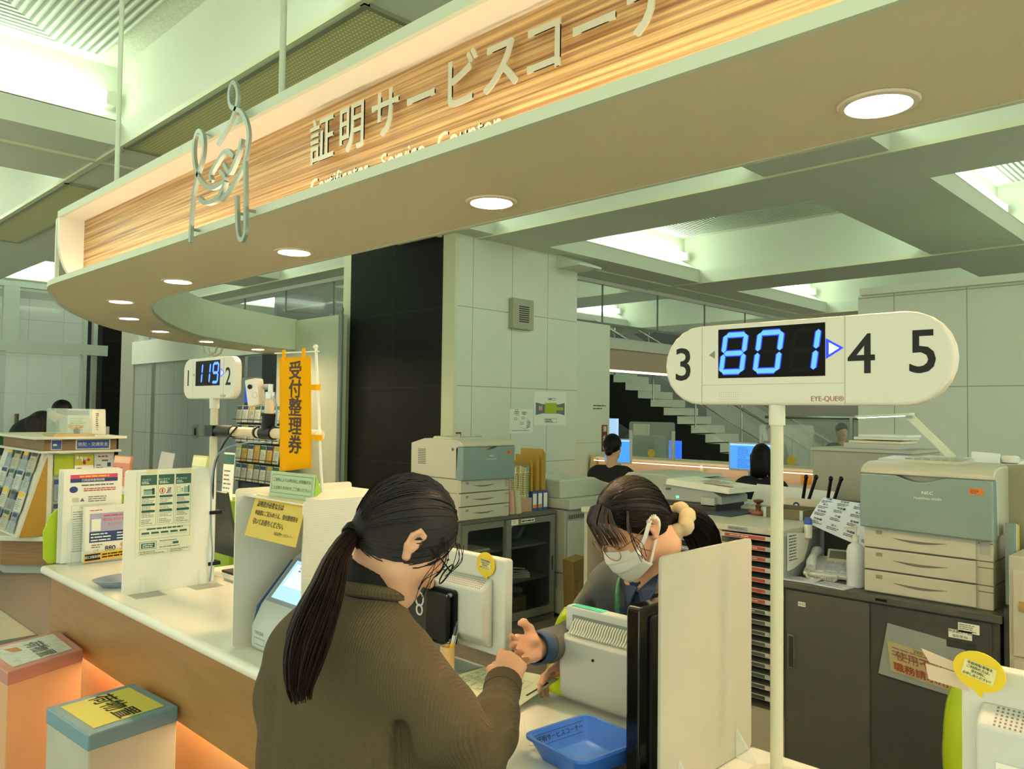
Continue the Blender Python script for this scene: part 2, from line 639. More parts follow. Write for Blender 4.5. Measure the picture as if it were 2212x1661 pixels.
# partition at the end of the canopy, with its round white post
g = B().mat(PANEL).box(5.08, 5.16, 7.72, 9.15, 0, 2.61)
struct(g.build('wall_partition'))
g = B().cyl((5.07, 7.71, 0), (5.07, 7.71, 2.62), 0.028).mat(mat('post_cap', '#8a938c', 0.4))
g.ell((5.07, 7.71, 2.66), (0.03, 0.03, 0.05))
struct(g.build('trim_3', mat('post_paint', '#c2cdc2', 0.4)))
# white panel right of the pillar
g = B().mat(mat('white_panel', '#d8dcc8', 0.55)).box(7.12, 7.78, 5.96, 6.02, 0, 2.6)
g.mat(mat('panel_joint', '#9ba08c', 0.6)).box(7.12, 7.78, 5.957, 5.96, 1.168, 1.172)
struct(g.build('wall_panel'))
# mezzanine edge canopy above the far counters
g = B().mat(mat('bulkhead_paint', '#d4d6c4', 0.6)).box(7.8, 17, 7.0, 7.6, 2.46, 2.62)
g.mat(mat('bulkhead_pink', '#bda58c', 0.6)).box(7.8, 17, 7.05, 7.6, 2.16, 2.46)
struct(g.build('wall_bulkhead'))
lt = thing('strip_light', 'warm light line under the far counter bulkhead', 'strip light', (11, 7.07, 2.14))
B().box(7.8, 17, 7.06, 7.1, 2.13, 2.16).build('diffuser', mat('warm_strip', '#ffd9b0', 0.4, emit=2.2, ec='#ffd9b0'), lt)
# far walls
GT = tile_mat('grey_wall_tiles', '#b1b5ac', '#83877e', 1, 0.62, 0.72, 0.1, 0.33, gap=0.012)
g = B().mat(GT).box(5.95, 6.1, 12.0, 16.2, 0, 2.36)
g.mat(mat('lintel_paint', '#f0f5e2', 0.6)).box(5.9, 6.1, 10.4, 16.25, 2.36, 2.8)
g.mat(mat('pier_tiles', '#b5b7a4', 0.5)).box(5.92, 6.1, 16.2, 17.5, 0, 3.3)
g.mat(STEEL).box(5.93, 5.96, 15.2, 15.32, 0, 2.36)
struct(g.build('wall_left'))
g = B().mat(BLK).box(4.42, 4.70, 13.4, 14.2, 0, 3.4)
g.mat(STEEL).box(4.25, 4.31, 13.3, 13.4, 0, 3.3)
struct(g.build('pillar_far'))
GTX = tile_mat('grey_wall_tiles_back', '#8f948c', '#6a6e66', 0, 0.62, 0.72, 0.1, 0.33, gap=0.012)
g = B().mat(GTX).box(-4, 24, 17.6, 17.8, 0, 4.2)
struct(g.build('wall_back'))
g = B().mat(mat('dark_hall', '#3a403c', 0.8)).box(17.2, 17.4, -5, 17.6, 0, 4.2)
struct(g.build('wall_far'))
# entrance: transom, frames and glass
FR = mat('door_frame', '#b4bcb0', 0.35, metal=0.3)
g = B().mat(FR)
g.box(1.0, 4.35, 12.96, 13.06, 2.3, 2.46).box(2.95, 3.15, 12.965, 13.055, 2.46, 3.22).box(1.0, 1.1, 12.965, 13.055, 0, 3.22).box(4.0, 4.06, 12.965, 13.055, 0, 3.22)
g.box(1.0, 4.35, 12.96, 13.06, 3.22, 3.3)
struct(g.build('door_1'))
struct(B().box(1.1, 4.0, 13.0, 13.012, 0, 2.3).box(1.1, 4.0, 13.0, 13.012, 2.46, 3.22).build('door_glass', GLASS))
dg = B().mat(GLASS).box(2.78, 3.66, 11.99, 12.01, 0.05, 2.3).mat(FR).box(2.78, 3.66, 11.97, 12.03, 2.22, 2.34)
o = dg.build('door_2')
struct(o)
hd = mat('handle_wood', '#5a4a3a', 0.5)
for xx in (2.62, 2.9):
    B().cyl((xx, 11.9, 0.75), (xx, 11.9, 1.42), 0.025).box(xx - .008, xx + .008, 11.9, 12.0, 1.08, 1.1).build('door_handle', hd, o)
# glass screens hanging below the ceiling beams
def screen(nm, axis, c, lo, hi, z0, z1, step, muntin=0.012):
    g = B().mat(GLASS)
    mk = (lambda a0, a1, b0, b1, z0_, z1_: g.box(b0, b1, a0, a1, z0_, z1_)) if axis == 'y' else (lambda a0, a1, b0, b1, z0_, z1_: g.box(a0, a1, b0, b1, z0_, z1_))
    mk(lo, hi, c - 0.005, c + 0.005, z0, z1)
    g.mat(mat('screen_joint', '#77807a', 0.4))
    t = lo
    while t < hi:
        mk(t - muntin / 2, t + muntin / 2, c - 0.012, c + 0.012, z0, z1)
        t += step
    mk(lo, hi, c - 0.015, c + 0.015, z0 - 0.03, z0)
    g.mat(PAINT)
    mk(lo, hi, c - 0.03, c + 0.03, z1 - 0.05, z1)
    struct(g.build(nm))


screen('window_1', 'y', 5.93, 7.95, 16.0, 2.56, ZB, 1.25)
screen('window_2', 'x', 6.6, 7.14, 14.0, 2.74, ZB, 1.3)
# dark upper hall seen through the screens, with its own small lamps
g = B().mat(mat('upper_hall', '#59625e', 0.8)).box(7.2, 12.0, 13.0, 13.1, 2.3, 3.9)
g.mat(mat('upper_hall_dark', '#252b2a', 0.6)).box(7.3, 9.0, 12.9, 13.0, 2.5, 3.0)
struct(g.build('wall_upper'))
struct(B().box(7.2, 12.0, 9.5, 13.0, 2.42, 2.5).build('floor_upper', mat('slab_edge', '#a8b09c', 0.7)))
struct(B().box(7.2, 9.2, 11.1, 12.8, 3.262, 3.3).build('ceiling_upper', MATS['slab_edge']))
WLAMP = mat('white_lamp', '#ffffff', 0.4, emit=6.0, ec='#eaf4ff')
for x, y, z in ((7.6, 11.5, 3.238), (8.4, 11.9, 3.238), (8.0, 12.4, 3.238)):
    t = thing('downlight', 'small white downlight in the upper hall behind the glass screen', 'downlight', (x, y, z), group='downlights behind the left glass screen')
    B().lathe([(0.0, 0), (0.06, 0)], (x, y, z), 16).build('lens', WLAMP, t)
    B().lathe([(0.06, -.004), (0.085, -0.004), (0.085, 0.02)], (x, y, z), 16).build('rim', WHITE, t)
# ---------------------------------------------------------------- canopy over the counter
def catmull(P, k=6):
    P = [Vector(p) for p in P]
    out = []
    for i in range(len(P) - 1):
        p0, p1, p2, p3 = P[max(i - 1, 0)], P[i], P[i + 1], P[min(i + 2, len(P) - 1)]
        for j in range(k):
            t = j / k
            out.append(0.5 * ((2 * p1) + (p2 - p0) * t + (2 * p0 - 5 * p1 + 4 * p2 - p3) * t * t + (3 * p1 - p0 - 3 * p2 + p3) * t ** 3))
    out.append(P[-1])
    return out


SOFF = mat('canopy_soffit', '#e2d3b0', 0.6)  # tan tone: warm bounced light put into the colour
FASC = mat('canopy_paint', '#d3dac0', 0.5)
OVER = mat('canopy_overhang', '#efe8d6', 0.5)
ZEBRA = wood_mat('zebra_wood', '#e6bc7c', '#80522c', (6.0, 0.5, 66.0), 0.4, wave=1.5, dist=0.3, sharp=0.55)
Z0, Z1 = 2.22, 2.625
YR = -2.2
outer = [(1.385, 4.95), (1.39, 5.12), (1.424, 5.29), (1.522, 5.585), (1.777, 6.222), (2.173, 6.955), (2.74, 7.732), (3.675, 8.54), (5.1, 9.28)]
inner = [(2.03, 4.6), (2.035, 4.95), (2.08, 5.30), (2.209, 5.728), (2.444, 6.261), (2.862, 6.981), (3.526, 7.836), (4.314, 8.374), (5.1, 8.72)]
oc = [tuple(p) for p in catmull(outer)]
ic = [tuple(p) for p in catmull(inner)]
can = thing('sign_canopy', 'curved white and wood canopy sign hung over the service counter', 'canopy sign', (1.7, 2.5, 2.22))
n = len(oc)
g = B()
ow, iw = [(1.385, YR)] + oc, [(2.03, YR)] + ic
k = len(ow)
sw = [(x + 0.008, y - 0.004) for x, y in ow]
vs = [(x, y, z) for z in (Z0, Z0 + 0.03) for pth in (sw, iw) for x, y in pth]
fs = []
for i in range(k - 1):
    fs.append((i, k + i, k + i + 1, i + 1))
    fs.append((2 * k + i, 2 * k + i + 1, 3 * k + i + 1, 3 * k + i))
    fs.append((i, i + 1, 2 * k + i + 1, 2 * k + i))
    fs.append((k + i, 3 * k + i, 3 * k + i + 1, k + i + 1))
g.add(vs, fs)
g.build('soffit', SOFF, can)


def wall_path(g, pts, z0, z1, th):
    """an upright board following a plan curve, th thick to the left of the travel direction."""
    P = [Vector((p[0], p[1])) for p in pts]
    L = []
    for i, p in enumerate(P):
        d = (P[min(i + 1, len(P) - 1)] - P[max(i - 1, 0)]).normalized()
        L.append(p + Vector((-d.y, d.x)) * th)
    for i in range(len(P) - 1):
        a, b_, c_, d_ = P[i], P[i + 1], L[i + 1], L[i]
        g.add([(q.x, q.y, z) for z in (z0, z1) for q in (a, b_, c_, d_)],
              [(3, 2, 1, 0), (4, 5, 6, 7), (0, 1, 5, 4), (2, 3, 7, 6), (1, 2, 6, 5), (3, 0, 4, 7)])


g = B()
wall_path(g, iw, Z0 - 0.001, Z1, 0.02)
g.build('inner_fascia', FASC, can, smooth=True)
# lower lip: the front edge of the trough, running round the curve
g = B()
wall_path(g, ow, Z0 - 0.001, Z0 + 0.031, -0.018)
g.build('lower_lip', FASC, can, smooth=True)
g = B()
oin = [(x + 0.03, y - 0.02) for x, y in oc[8:]]
wall_path(g, oin, Z0 + 0.03, Z1, -0.02)
g.build('outer_fascia', OVER, can, smooth=True)
g = B()
g.box(1.382, 1.40, YR, 4.98, Z1 - 0.035, Z1)
g.build('upper_lip', FASC, can)
g = B().box(1.40, 1.56, YR, 4.95, Z1 - 0.035, Z1 - 0.015)
g.build('overhang', OVER, can)
g = B().box(1.515, 1.54, YR, 4.97, Z0 + 0.03, Z1 - 0.035)
g.build('wood_panel', ZEBRA, can)
g = B().box(1.385, 2.05, YR, 4.95, Z1 - 0.012, Z1 + 0.004)
g.build('top_board', FASC, can)
# rounded end board closing the recess at the left
prof = [(1.385, Z1), (1.55, Z1), (1.55, Z0 + 0.02), (1.50, Z0 + 0.02)]
for i in range(9):
    t = i / 8 * math.pi / 2
    prof.append((1.385 + 0.115 * (1 - math.cos(math.pi / 2 - t)) if False else 1.50 - 0.115 * math.sin(t), Z0 + 0.02 + 0.24 * (1 - math.cos(t))))
g = B().prism(prof, 'y', 4.95, 4.985)
g.build('end_board', OVER, can)
# led strip lying in the trough
LED = mat('led_strip', '#ffd9a0', 0.5, emit=COVE_POWER, ec=(1.0, 0.86, 0.67))
B().box(1.43, 1.45, YR, 4.9, Z0 + 0.031, Z0 + 0.04).build('led_strip', LED, can)
# lettering
MET = mat('brushed_metal', '#d2ccb4', 0.4, metal=0.4)
for ch, yy in zip('証明サービスコーナー', (2.402, 2.22, 2.035, 1.857, 1.68, 1.517, 1.36, 1.195, 1.03, 0.87)):
    g = B()
    pg = Page(g, (1.487, yy, 2.45), (0, -1, 0), (0, 0, 1), 0.003)
    pg.text(MET, ch, 0, 0, 0.172, 0, bold=0.012, sx=0.93, extr=0.014)
    g.build('raised_character', MET, can)
for wd, x0 in (('Certificates', -0.485), ('Service', -0.068), ('Counter', 0.207)):
    g = B()
    pg = Page(g, (1.487, 1.985, 2.302), (0, -1, 0), (0, 0, 1), 0.003)
    pg.text(MET, wd, x0, 0, 0.076, 0, bold=0.003, extr=0.03, align='LEFT')
    g.build('raised_word', MET, can)
# metal line emblem of two clasped hands, standing off the lips on pegs
EMB = {'a': [(2.91, 2.526), (2.866, 2.552), (2.811, 2.586), (2.776, 2.622), (2.759, 2.655), (2.761, 2.694), (2.79, 2.731), (2.818, 2.724), (2.826, 2.688), (2.808, 2.645), (2.739, 2.612), (2.689, 2.562), (2.666, 2.505), (2.677, 2.445), (2.698, 2.398), (2.75, 2.362), (2.803, 2.329), (2.865, 2.305)],
       'b': [(2.688, 2.427), (2.68, 2.32), (2.674, 2.205), (2.674, 2.154), (2.694, 2.129), (2.721, 2.144), (2.735, 2.192), (2.746, 2.298)],
       'c': [(3.133, 2.182), (3.13, 2.248), (3.114, 2.365), (3.081, 2.44), (3.048, 2.483), (3.031, 2.535), (3.04, 2.587), (3.073, 2.617), (3.105, 2.609), (3.121, 2.568), (3.115, 2.51), (3.086, 2.454), (3.03, 2.402), (2.96, 2.368), (2.881, 2.367), (2.841, 2.383), (2.884, 2.419)],
       'd': [(2.955, 2.394), (2.963, 2.423), (2.925, 2.448), (2.868, 2.478), (2.824, 2.482), (2.792, 2.461), (2.773, 2.448)],
       'e': [(2.715, 2.502), (2.728, 2.467), (2.765, 2.423), (2.805, 2.396), (2.849, 2.438)],
       'f': [(3.054, 2.345), (3.004, 2.318), (2.924, 2.312), (2.867, 2.332), (2.837, 2.37)]}


def ribbon(g, pts, w, x0, x1):
    P = [Vector((p[0], p[1])) for p in catmull([(a, b_, 0) for a, b_ in pts], 5)]
    L, R = [], []
    for i, p in enumerate(P):
        d = (P[min(i + 1, len(P) - 1)] - P[max(i - 1, 0)])
        d = Vector((d[0], d[1])).normalized()
        nn = Vector((-d.y, d.x)) * w / 2
        L.append(p + nn); R.append(p - nn)
    for i in range(len(P) - 1):
        q = (L[i], L[i + 1], R[i + 1], R[i])
        g.add([(x, a[0], a[1]) for x in (x0, x1) for a in q], [(0, 1, 2, 3), (7, 6, 5, 4), (0, 4, 5, 1), (2, 6, 7, 3), (1, 5, 6, 2), (3, 7, 4, 0)])


EMET = mat('emblem_metal', '#97a296', 0.4, metal=0.5)
g = B()
for i, pts in enumerate(EMB.values()):
    ribbon(g, pts, 0.017, 1.345 - 0.0006 * i, 1.357 + 0.0004 * i)
em = g.build('hands_emblem', EMET, can)
for yy, zz in ((3.13, 2.235), (2.674, 2.235), (2.743, 2.235), (3.05, 2.6), (2.78, 2.612)):
    B().cyl((1.35, yy, zz), (1.39, yy, zz), 0.006, n=8).build('peg', STEEL, em)
for yy in (4.12, 2.53, 0.6):
    B().cyl((1.40, yy, Z1 - 0.01), (1.40, yy, 3.97), 0.0115).build('hanging_rod', mat('rod_paint', '#c8d0b8', 0.4), can, smooth=True)
# white hooks of a cable under the canopy
g = B()
for s_ in (0, 0.12):
    g.tube([(4.05 + s_, 8.62 + s_, 2.22), (4.04 + s_, 8.66 + s_, 2.15), (4.0 + s_, 8.72 + s_, 2.12), (3.96 + s_, 8.76 + s_, 2.15), (3.95 + s_, 8.78 + s_, 2.22)], 0.012, 8)
g.build('cable_loop', mat('cable_white', '#cfcfb8', 0.5), can, smooth=True)
# downlights
DL = mat('downlight_lens', '#fff0d8', 0.4, emit=DOWN_POWER * 9, ec=(1.0, 0.83, 0.60))
RIM = mat('downlight_rim', '#e8d8c0', 0.4)
DLL = [(1.82, 1.892), (1.82, 3.148), (1.82, 4.371), (1.92, 5.508), (2.332, 6.5), (2.918, 7.361), (3.673, 8.074), (4.539, 8.618), (1.82, 0.65), (1.82, -0.6)]
WHR = ['canopy downlight nearest the hanging rods, above the worker', 'canopy downlight second along the straight part, below the hands emblem', 'canopy downlight third along, left of the hands emblem', 'canopy downlight at the start of the curve, far left', 'canopy downlight on the curve, second from far left', 'canopy downlight on the curve, near the inner white fascia', 'canopy downlight over the small call display', 'canopy downlight at the partition end of the canopy', 'canopy downlight right of the frame', 'canopy downlight far right of the frame']
for (x, y), w in zip(DLL, WHR):
    t = thing('downlight', 'round recessed ' + w, 'downlight', (x, y, Z0 - 0.004), group='round downlights in the canopy soffit')
    B().lathe([(0.0, -0.0035), (0.066, -0.0035)], (x, y, Z0), 28).build('lens', DL, t)
    B().lathe([(0.066, -0.002), (0.070, -0.008), (0.083, -0.006), (0.087, -0.001)], (x, y, Z0), 28).build('rim', RIM, t, smooth=True)

# ---------------------------------------------------------------- service counter
OAK = wood_mat('oak_panel', '#a87c42', '#8c6432', (5.0, 0.7, 5.0), 0.42, wave=2.4, dist=1.2, sharp=0.9)
TOP = mat('counter_top_white', '#ece8d6', 0.3, vary=0.015, vscale=3)
cn = thing('service_counter', 'long service counter with white top and oak front', 'counter', (1.3, 2.5, 0))
g = B().box(1.10, 1.575, 1.05, 4.06, 0.762, 0.80)
g.build('counter_top', TOP, cn, bev=0.017, seg=4, smooth=True)
B().box(1.14, 1.165, 1.10, 4.02, 0.486, 0.762).build('front_panel', OAK, cn)
B().box(1.25, 1.272, 1.10, 4.0, 0.0, 0.50).build('lower_panel', mat('orange_wood', '#d8a068', 0.45, vary=0.08, vscale=5, stretch=(4, 0.6, 4)), cn)
B().box(1.166, 1.25, 1.10, 4.0, 0.486, 0.50).build('recess_board', OAK, cn)
KICK = mat('kick_led', '#ffc080', 0.5, emit=KICK_POWER, ec=(1.0, 0.72, 0.42))
B().box(1.20, 1.225, 1.12, 3.95, 0.479, 0.485).build('led_strip', KICK, cn)
B().box(1.145, 1.54, 4.0, 4.022, 0.0, 0.762).build('end_panel', mat('cream_end', '#d9d3bd', 0.5), cn)
B().box(1.13, 1.545, 1.075, 1.098, 0.0, 0.762).build('end_panel', mat('dark_end', '#4a4c45', 0.5), cn)
B().box(1.50, 1.52, 1.1, 4.0, 0.0, 0.762).build('back_panel', mat('cream_back', '#cfc9b2', 0.6), cn)
B().box(1.27, 1.5, 1.1, 4.0, 0.0, 0.06).build('plinth', DARK, cn)
c2 = thing('side_counter', 'next white counter segment at the lower right, behind the white partition', 'counter', (1.35, 0, 0))
B().box(1.10, 1.64, -1.6, 0.865, 0.762, 0.80).build('counter_top', TOP, c2, bev=0.017, seg=4, smooth=True)
B().box(1.14, 1.165, -1.6, 0.84, 0.486, 0.762).build('front_panel', OAK, c2)
B().box(1.14, 1.58, 0.84, 0.86, 0.0, 0.762).build('end_panel', MATS['dark_end'], c2)
B().box(1.585, 1.60, -1.6, 0.86, 0.0, 0.762).build('back_panel', mat('grey_slats', '#9aa094', 0.5), c2)
# low board that joins the two counters and carries the black monitor
ls = thing('link_shelf', 'low dark shelf in the gap between the counters, under the black monitor', 'shelf', (1.35, 0.96, 0))
B().box(1.17, 1.56, 0.866, 1.07, 0.66, 0.69).build('board', DARK, ls)
B().box(1.2, 1.22, 0.866, 1.07, 0.0, 0.66).build('leg', DARK, ls)
B().box(1.5, 1.52, 0.866, 1.07, 0.0, 0.66).build('leg', DARK, ls)


# ---------------------------------------------------------------- luggage stands by the counter front
def stand(nm, label, corners, ztop, side, band, sheet, words):
    """a tall cardboard box: corners back-left, back-right, front-right, front-left (plan)."""
    c = [sum(p[i] for p in corners) / 4 for i in (0, 1)]
    t = thing(nm, label, 'luggage stand', (c[0], c[1], 0))
    P = [Vector((x, y)) for x, y in corners]
    cen = Vector(c)
    ins = [cen + (p - cen) * 0.985 for p in P]
    B().prism([tuple(p) for p in ins], 'z', 0, ztop - 0.012).build('box_body', side, t, bev=0.006)
    g = B()
    g.mat(band).prism([tuple(p) for p in P], 'z', ztop - 0.05, ztop)
    g.build('lid', None, t, bev=0.005)
    sh = [cen + (p - cen) * 0.78 for p in P]
    g = B()
    r_ = (P[0] - P[3] + P[1] - P[2]).normalized()     # away from the viewer
    w_ = (P[1] - P[0] + P[2] - P[3]).normalized()
    sheet(g, t, sh, cen, Vector((w_.x, w_.y, 0)), Vector((r_.x, r_.y, 0)), ztop)
    return t


def sheet_yellow(g, t, sh, cen, w_, r_, z):
    g.mat(mat('yellow_green_sheet', '#d8d058', 0.5)).prism([tuple(p) for p in sh], 'z', z + 0.0005, z + 0.002)
    # the words read from the side of the counter
    pg = Page(g, (cen.x, cen.y, z + 0.002), w_, r_)
    pg.text(INK, '荷物置', -0.0, 0.0, 0.085, 1, bold=0.014, rot=math.radians(0))
    g.build('notice_sheet', None, t)


def sheet_foil(g, t, sh, cen, w_, r_, z):
    g.mat(mat('foil_sheet', '#cfd6cc', 0.15, vary=0.25, vscale=30, bump=0.8, scale=40)).prism([tuple(p) for p in sh], 'z', z + 0.0005, z + 0.002)
    pg = Page(g, (cen.x, cen.y, z + 0.002), w_, r_)
    pg.text(GINK, '荷物置', 0.02, 0.02, 0.08, 1, bold=0.015)
    pg.poly(mat('orange_print', '#b8763a', 0.5), [(-0.1, -0.09), (-0.03, -0.07), (-0.02, -0.035), (-0.09, -0.04)], 1)
    g.build('notice_sheet', None, t)


stand('luggage_stand', 'tall luggage stand wrapped in pink paper with a foil sheet on its lid', [(1.127, 3.86), (1.115, 3.497), (0.82, 3.37), (0.80, 3.75)], 0.545,
      mat('peach_paper', '#d9a87c', 0.7, vary=0.06, vscale=8), mat('pink_tape', '#c08578', 0.5), sheet_foil, '')
stand('luggage_stand', 'tall luggage stand with blue lid and a yellow sheet reading luggage place', [(1.108, 2.948), (1.13, 2.62), (0.84, 2.57), (0.818, 2.90)], 0.545,
      mat('grey_film', '#b9b8a4', 0.45, vary=0.12, vscale=9, bump=0.5, scale=30), mat('blue_tape', '#7295a0', 0.45), sheet_yellow, '')
# ---------------------------------------------------------------- organic surfaces (signed distance + surface nets)
class Sdf:
    def __init__(s, lo, hi, h):
        s.lo = np.array(lo, np.float32); s.h = h
        s.n = (np.ceil((np.array(hi) - np.array(lo)) / h)).astype(int) + 1
        s.d = np.full(s.n, 0.3, np.float32)

    def _sl(s, lo, hi):
        a = np.clip(np.floor((np.array(lo) - s.lo) / s.h).astype(int), 0, s.n)
        b = np.clip(np.ceil((np.array(hi) - s.lo) / s.h).astype(int) + 1, 0, s.n)
        g = [s.lo[i] + s.h * np.arange(a[i], b[i], dtype=np.float32) for i in range(3)]
        return tuple(slice(a[i], b[i]) for i in range(3)), np.meshgrid(*g, indexing='ij', sparse=True)

    def _mix(s, sl, f, k, cut):
        d = s.d[sl]
        if cut:
            f = -f
            if k > 0:
                h_ = np.clip(0.5 - 0.5 * (f - d) / k, 0, 1)
                s.d[sl] = d * h_ + f * (1 - h_) + k * h_ * (1 - h_)
            else:
                s.d[sl] = np.maximum(d, f)
        elif k > 0:
            h_ = np.clip(0.5 + 0.5 * (f - d) / k, 0, 1)
            s.d[sl] = f * (1 - h_) + d * h_ - k * h_ * (1 - h_)
        else:
            s.d[sl] = np.minimum(d, f)

    def cap(s, a, b, ra, rb=None, k=0.02, cut=False):
        rb = ra if rb is None else rb
        a = np.array(a, np.float32); b = np.array(b, np.float32)
        m = max(ra, rb) + k + 2 * s.h
        sl, (X, Y, Z) = s._sl(np.minimum(a, b) - m, np.maximum(a, b) + m)
        ba = b - a
        L = float(ba @ ba) + 1e-12
        t = np.clip(((X - a[0]) * ba[0] + (Y - a[1]) * ba[1] + (Z - a[2]) * ba[2]) / L, 0, 1)
        f = np.sqrt((X - a[0] - t * ba[0]) ** 2 + (Y - a[1] - t * ba[1]) ** 2 + (Z - a[2] - t * ba[2]) ** 2) - (ra + (rb - ra) * t)
        s._mix(sl, f, k, cut)
        return s

    def chain(s, pts, k=0.02):
        for i in range(len(pts) - 1):
            s.cap(pts[i][0], pts[i + 1][0], pts[i][1], pts[i + 1][1], k)
        return s

    def ell(s, c, r, R=None, k=0.02, cut=False):
        """ellipsoid; R is a 3x3 matrix whose rows are the local axes."""
        c = np.array(c, np.float32); r = np.array(r, np.float32)
        R = np.eye(3, dtype=np.float32) if R is None else np.array(R, np.float32)
        m = float(max(r)) + k + 2 * s.h
        sl, (X, Y, Z) = s._sl(c - m, c + m)
        x, y, z = X - c[0], Y - c[1], Z - c[2]
        q = [(R[i][0] * x + R[i][1] * y + R[i][2] * z) / r[i] for i in range(3)]
        k0 = np.sqrt(q[0] ** 2 + q[1] ** 2 + q[2] ** 2)
        k1 = np.sqrt((q[0] / r[0]) ** 2 + (q[1] / r[1]) ** 2 + (q[2] / r[2]) ** 2) + 1e-6
        s._mix(sl, k0 * (k0 - 1) / k1, k, cut)
        return s

    def plane_cut(s, p, n):
        """remove everything on the side the normal points to."""
        n = np.array(n, np.float32); n = n / np.linalg.norm(n)
        g = [s.lo[i] + s.h * np.arange(s.n[i], dtype=np.float32) for i in range(3)]
        X, Y, Z = np.meshgrid(*g, indexing='ij', sparse=True)
        f = (X - p[0]) * n[0] + (Y - p[1]) * n[1] + (Z - p[2]) * n[2]
        s.d = np.maximum(s.d, f)
        return s

    def mesh(s):
        d = s.d
        ins = d < 0
        n = np.array(d.shape) - 1
        cnt = np.zeros(n, np.int8)
        for i in (0, 1):
            for j in (0, 1):
                for k in (0, 1):
                    cnt += ins[i:n[0] + i, j:n[1] + j, k:n[2] + k]
        act = (cnt > 0) & (cnt < 8)
        idx = np.argwhere(act)
        vid = np.full(n, -1, np.int64)
        vid[act] = np.arange(len(idx))
        acc = np.zeros((len(idx), 3)); num = np.zeros(len(idx))
        cor = [(i, j, k) for i in (0, 1) for j in (0, 1) for k in (0, 1)]
        for a in cor:
            for ax in range(3):
                if a[ax]:
                    continue
                b = list(a); b[ax] = 1
                ia, ib = idx + np.array(a), idx + np.array(b)
                da = d[ia[:, 0], ia[:, 1], ia[:, 2]]; db = d[ib[:, 0], ib[:, 1], ib[:, 2]]
                cr = (da < 0) != (db < 0)
                t = np.where(cr, da / np.where(cr, da - db, 1), 0)
                p = np.repeat(np.array([a], float), len(idx), 0)
                p[:, ax] += t
                acc[cr] += p[cr]; num[cr] += 1
        V = (idx + acc / num[:, None]) * s.h + s.lo
        F = []
        for ax in range(3):
            u, w = (ax + 1) % 3, (ax + 2) % 3
            lo = [slice(None)] * 3; hi = [slice(None)] * 3
            lo[ax] = slice(0, -1); hi[ax] = slice(1, None)
            a, b = ins[tuple(lo)], ins[tuple(hi)]
            e = np.argwhere(a != b)
            ok = (e[:, u] > 0) & (e[:, w] > 0) & (e[:, u] < n[u]) & (e[:, w] < n[w]) & (e[:, ax] < n[ax])
            e = e[ok]
            du = np.zeros(3, int); du[u] = 1
            dw = np.zeros(3, int); dw[w] = 1
            g = lambda q: vid[q[:, 0], q[:, 1], q[:, 2]]
            q = np.stack([g(e - du - dw), g(e - dw), g(e), g(e - du)], 1)
            fl = a[e[:, 0], e[:, 1], e[:, 2]]
            q[~fl] = q[~fl][:, ::-1]
            F.append(q)
        return V, np.concatenate(F)

    def build(s, name, m, parent=None, relax=2, label=None):
        V, F = s.mesh()
        g = B()
        g.v = [tuple(v) for v in V]; g.f = [tuple(int(i) for i in f) for f in F]
        g.mi = [0] * len(g.f)
        o = g.build(name, m, parent, smooth='all', label=label)
        if relax:
            md = o.modifiers.new('smooth', 'SMOOTH')
            md.iterations = relax
            md.factor = 0.5
        return o


def axes(fwd, upv):
    """orthonormal rows: right, forward, up."""
    f_ = Vector(fwd).normalized()
    r_ = f_.cross(Vector(upv)).normalized()
    return r_, f_, r_.cross(f_)


# ---------------------------------------------------------------- seven-segment call displays
SEGS = {'8': 'abcdefg', '0': 'abcdef', '1': 'bc', '9': 'abcdfg'}
LEDB = mat('blue_digit', '#5aa0ff', 0.4, emit=0.62, ec='#3d84ff')
LEDGLOW = mat('blue_digit_glow', '#1030ff', 0.4, emit=0.6, ec='#0a28f0')  # painted halo: the glow round the lit digits and arrow
SOFF_ = mat('unlit_digit', '#1a1915', 0.6, spec=0.1)
SCR = mat('display_window', '#100f0c', 0.5, spec=0.1)
DISP = mat('display_case', '#dcd6c2', 0.4)


def digit(pg, ch, cx_, cy_, w, h, t):
    s_ = 0.14
    P = lambda x, y: (cx_ + x * w / 2 + (y * h / 2) * s_, cy_ + y * h / 2)
    tw, th = 2 * t / w, 2 * t / h
    g_ = 0.03
    def hseg(y, k, m, e):
        a = th / 2 + e / h
        return [P(-1 + g_ + tw * .5, y), P(-1 + g_ + tw, y + a), P(1 - g_ - tw, y + a), P(1 - g_ - tw * .5, y), P(1 - g_ - tw, y - a), P(-1 + g_ + tw, y - a)]
    def vseg(x, y0, y1, e):
        a = tw / 2 + e / w
        return [P(x, y0 + g_), P(x + a, y0 + th * .6), P(x + a, y1 - th * .6), P(x, y1 - g_), P(x - a, y1 - th * .6), P(x - a, y0 + th * .6)]
    q = 1 - th / 2
    qx = 1 - tw / 2
    D_ = {'a': ('h', q), 'g': ('h', 0), 'd': ('h', -q), 'b': ('v', qx, 0, 1 - th * .3), 'c': ('v', qx, -1 + th * .3, 0), 'e': ('v', -qx, -1 + th * .3, 0), 'f': ('v', -qx, 0, 1 - th * .3)}
    for sname, d in D_.items():
        on = sname in SEGS[ch]
        for m, e, k in (((LEDGLOW, t * 0.45, 3), (LEDB, 0.0, 4)) if on else ((SOFF_, 0.0, 2),)):
            pg.poly(m, hseg(d[1], 0, m, e) if d[0] == 'h' else vseg(d[1], d[2], d[3], e), k)


def arrow(pg, m, x, y, w, h, k, sgn):
    pg.poly(m, [(x - sgn * w / 2, y - h / 2), (x + sgn * w / 2, y), (x - sgn * w / 2, y + h / 2)][::(1 if sgn > 0 else -1)], k)


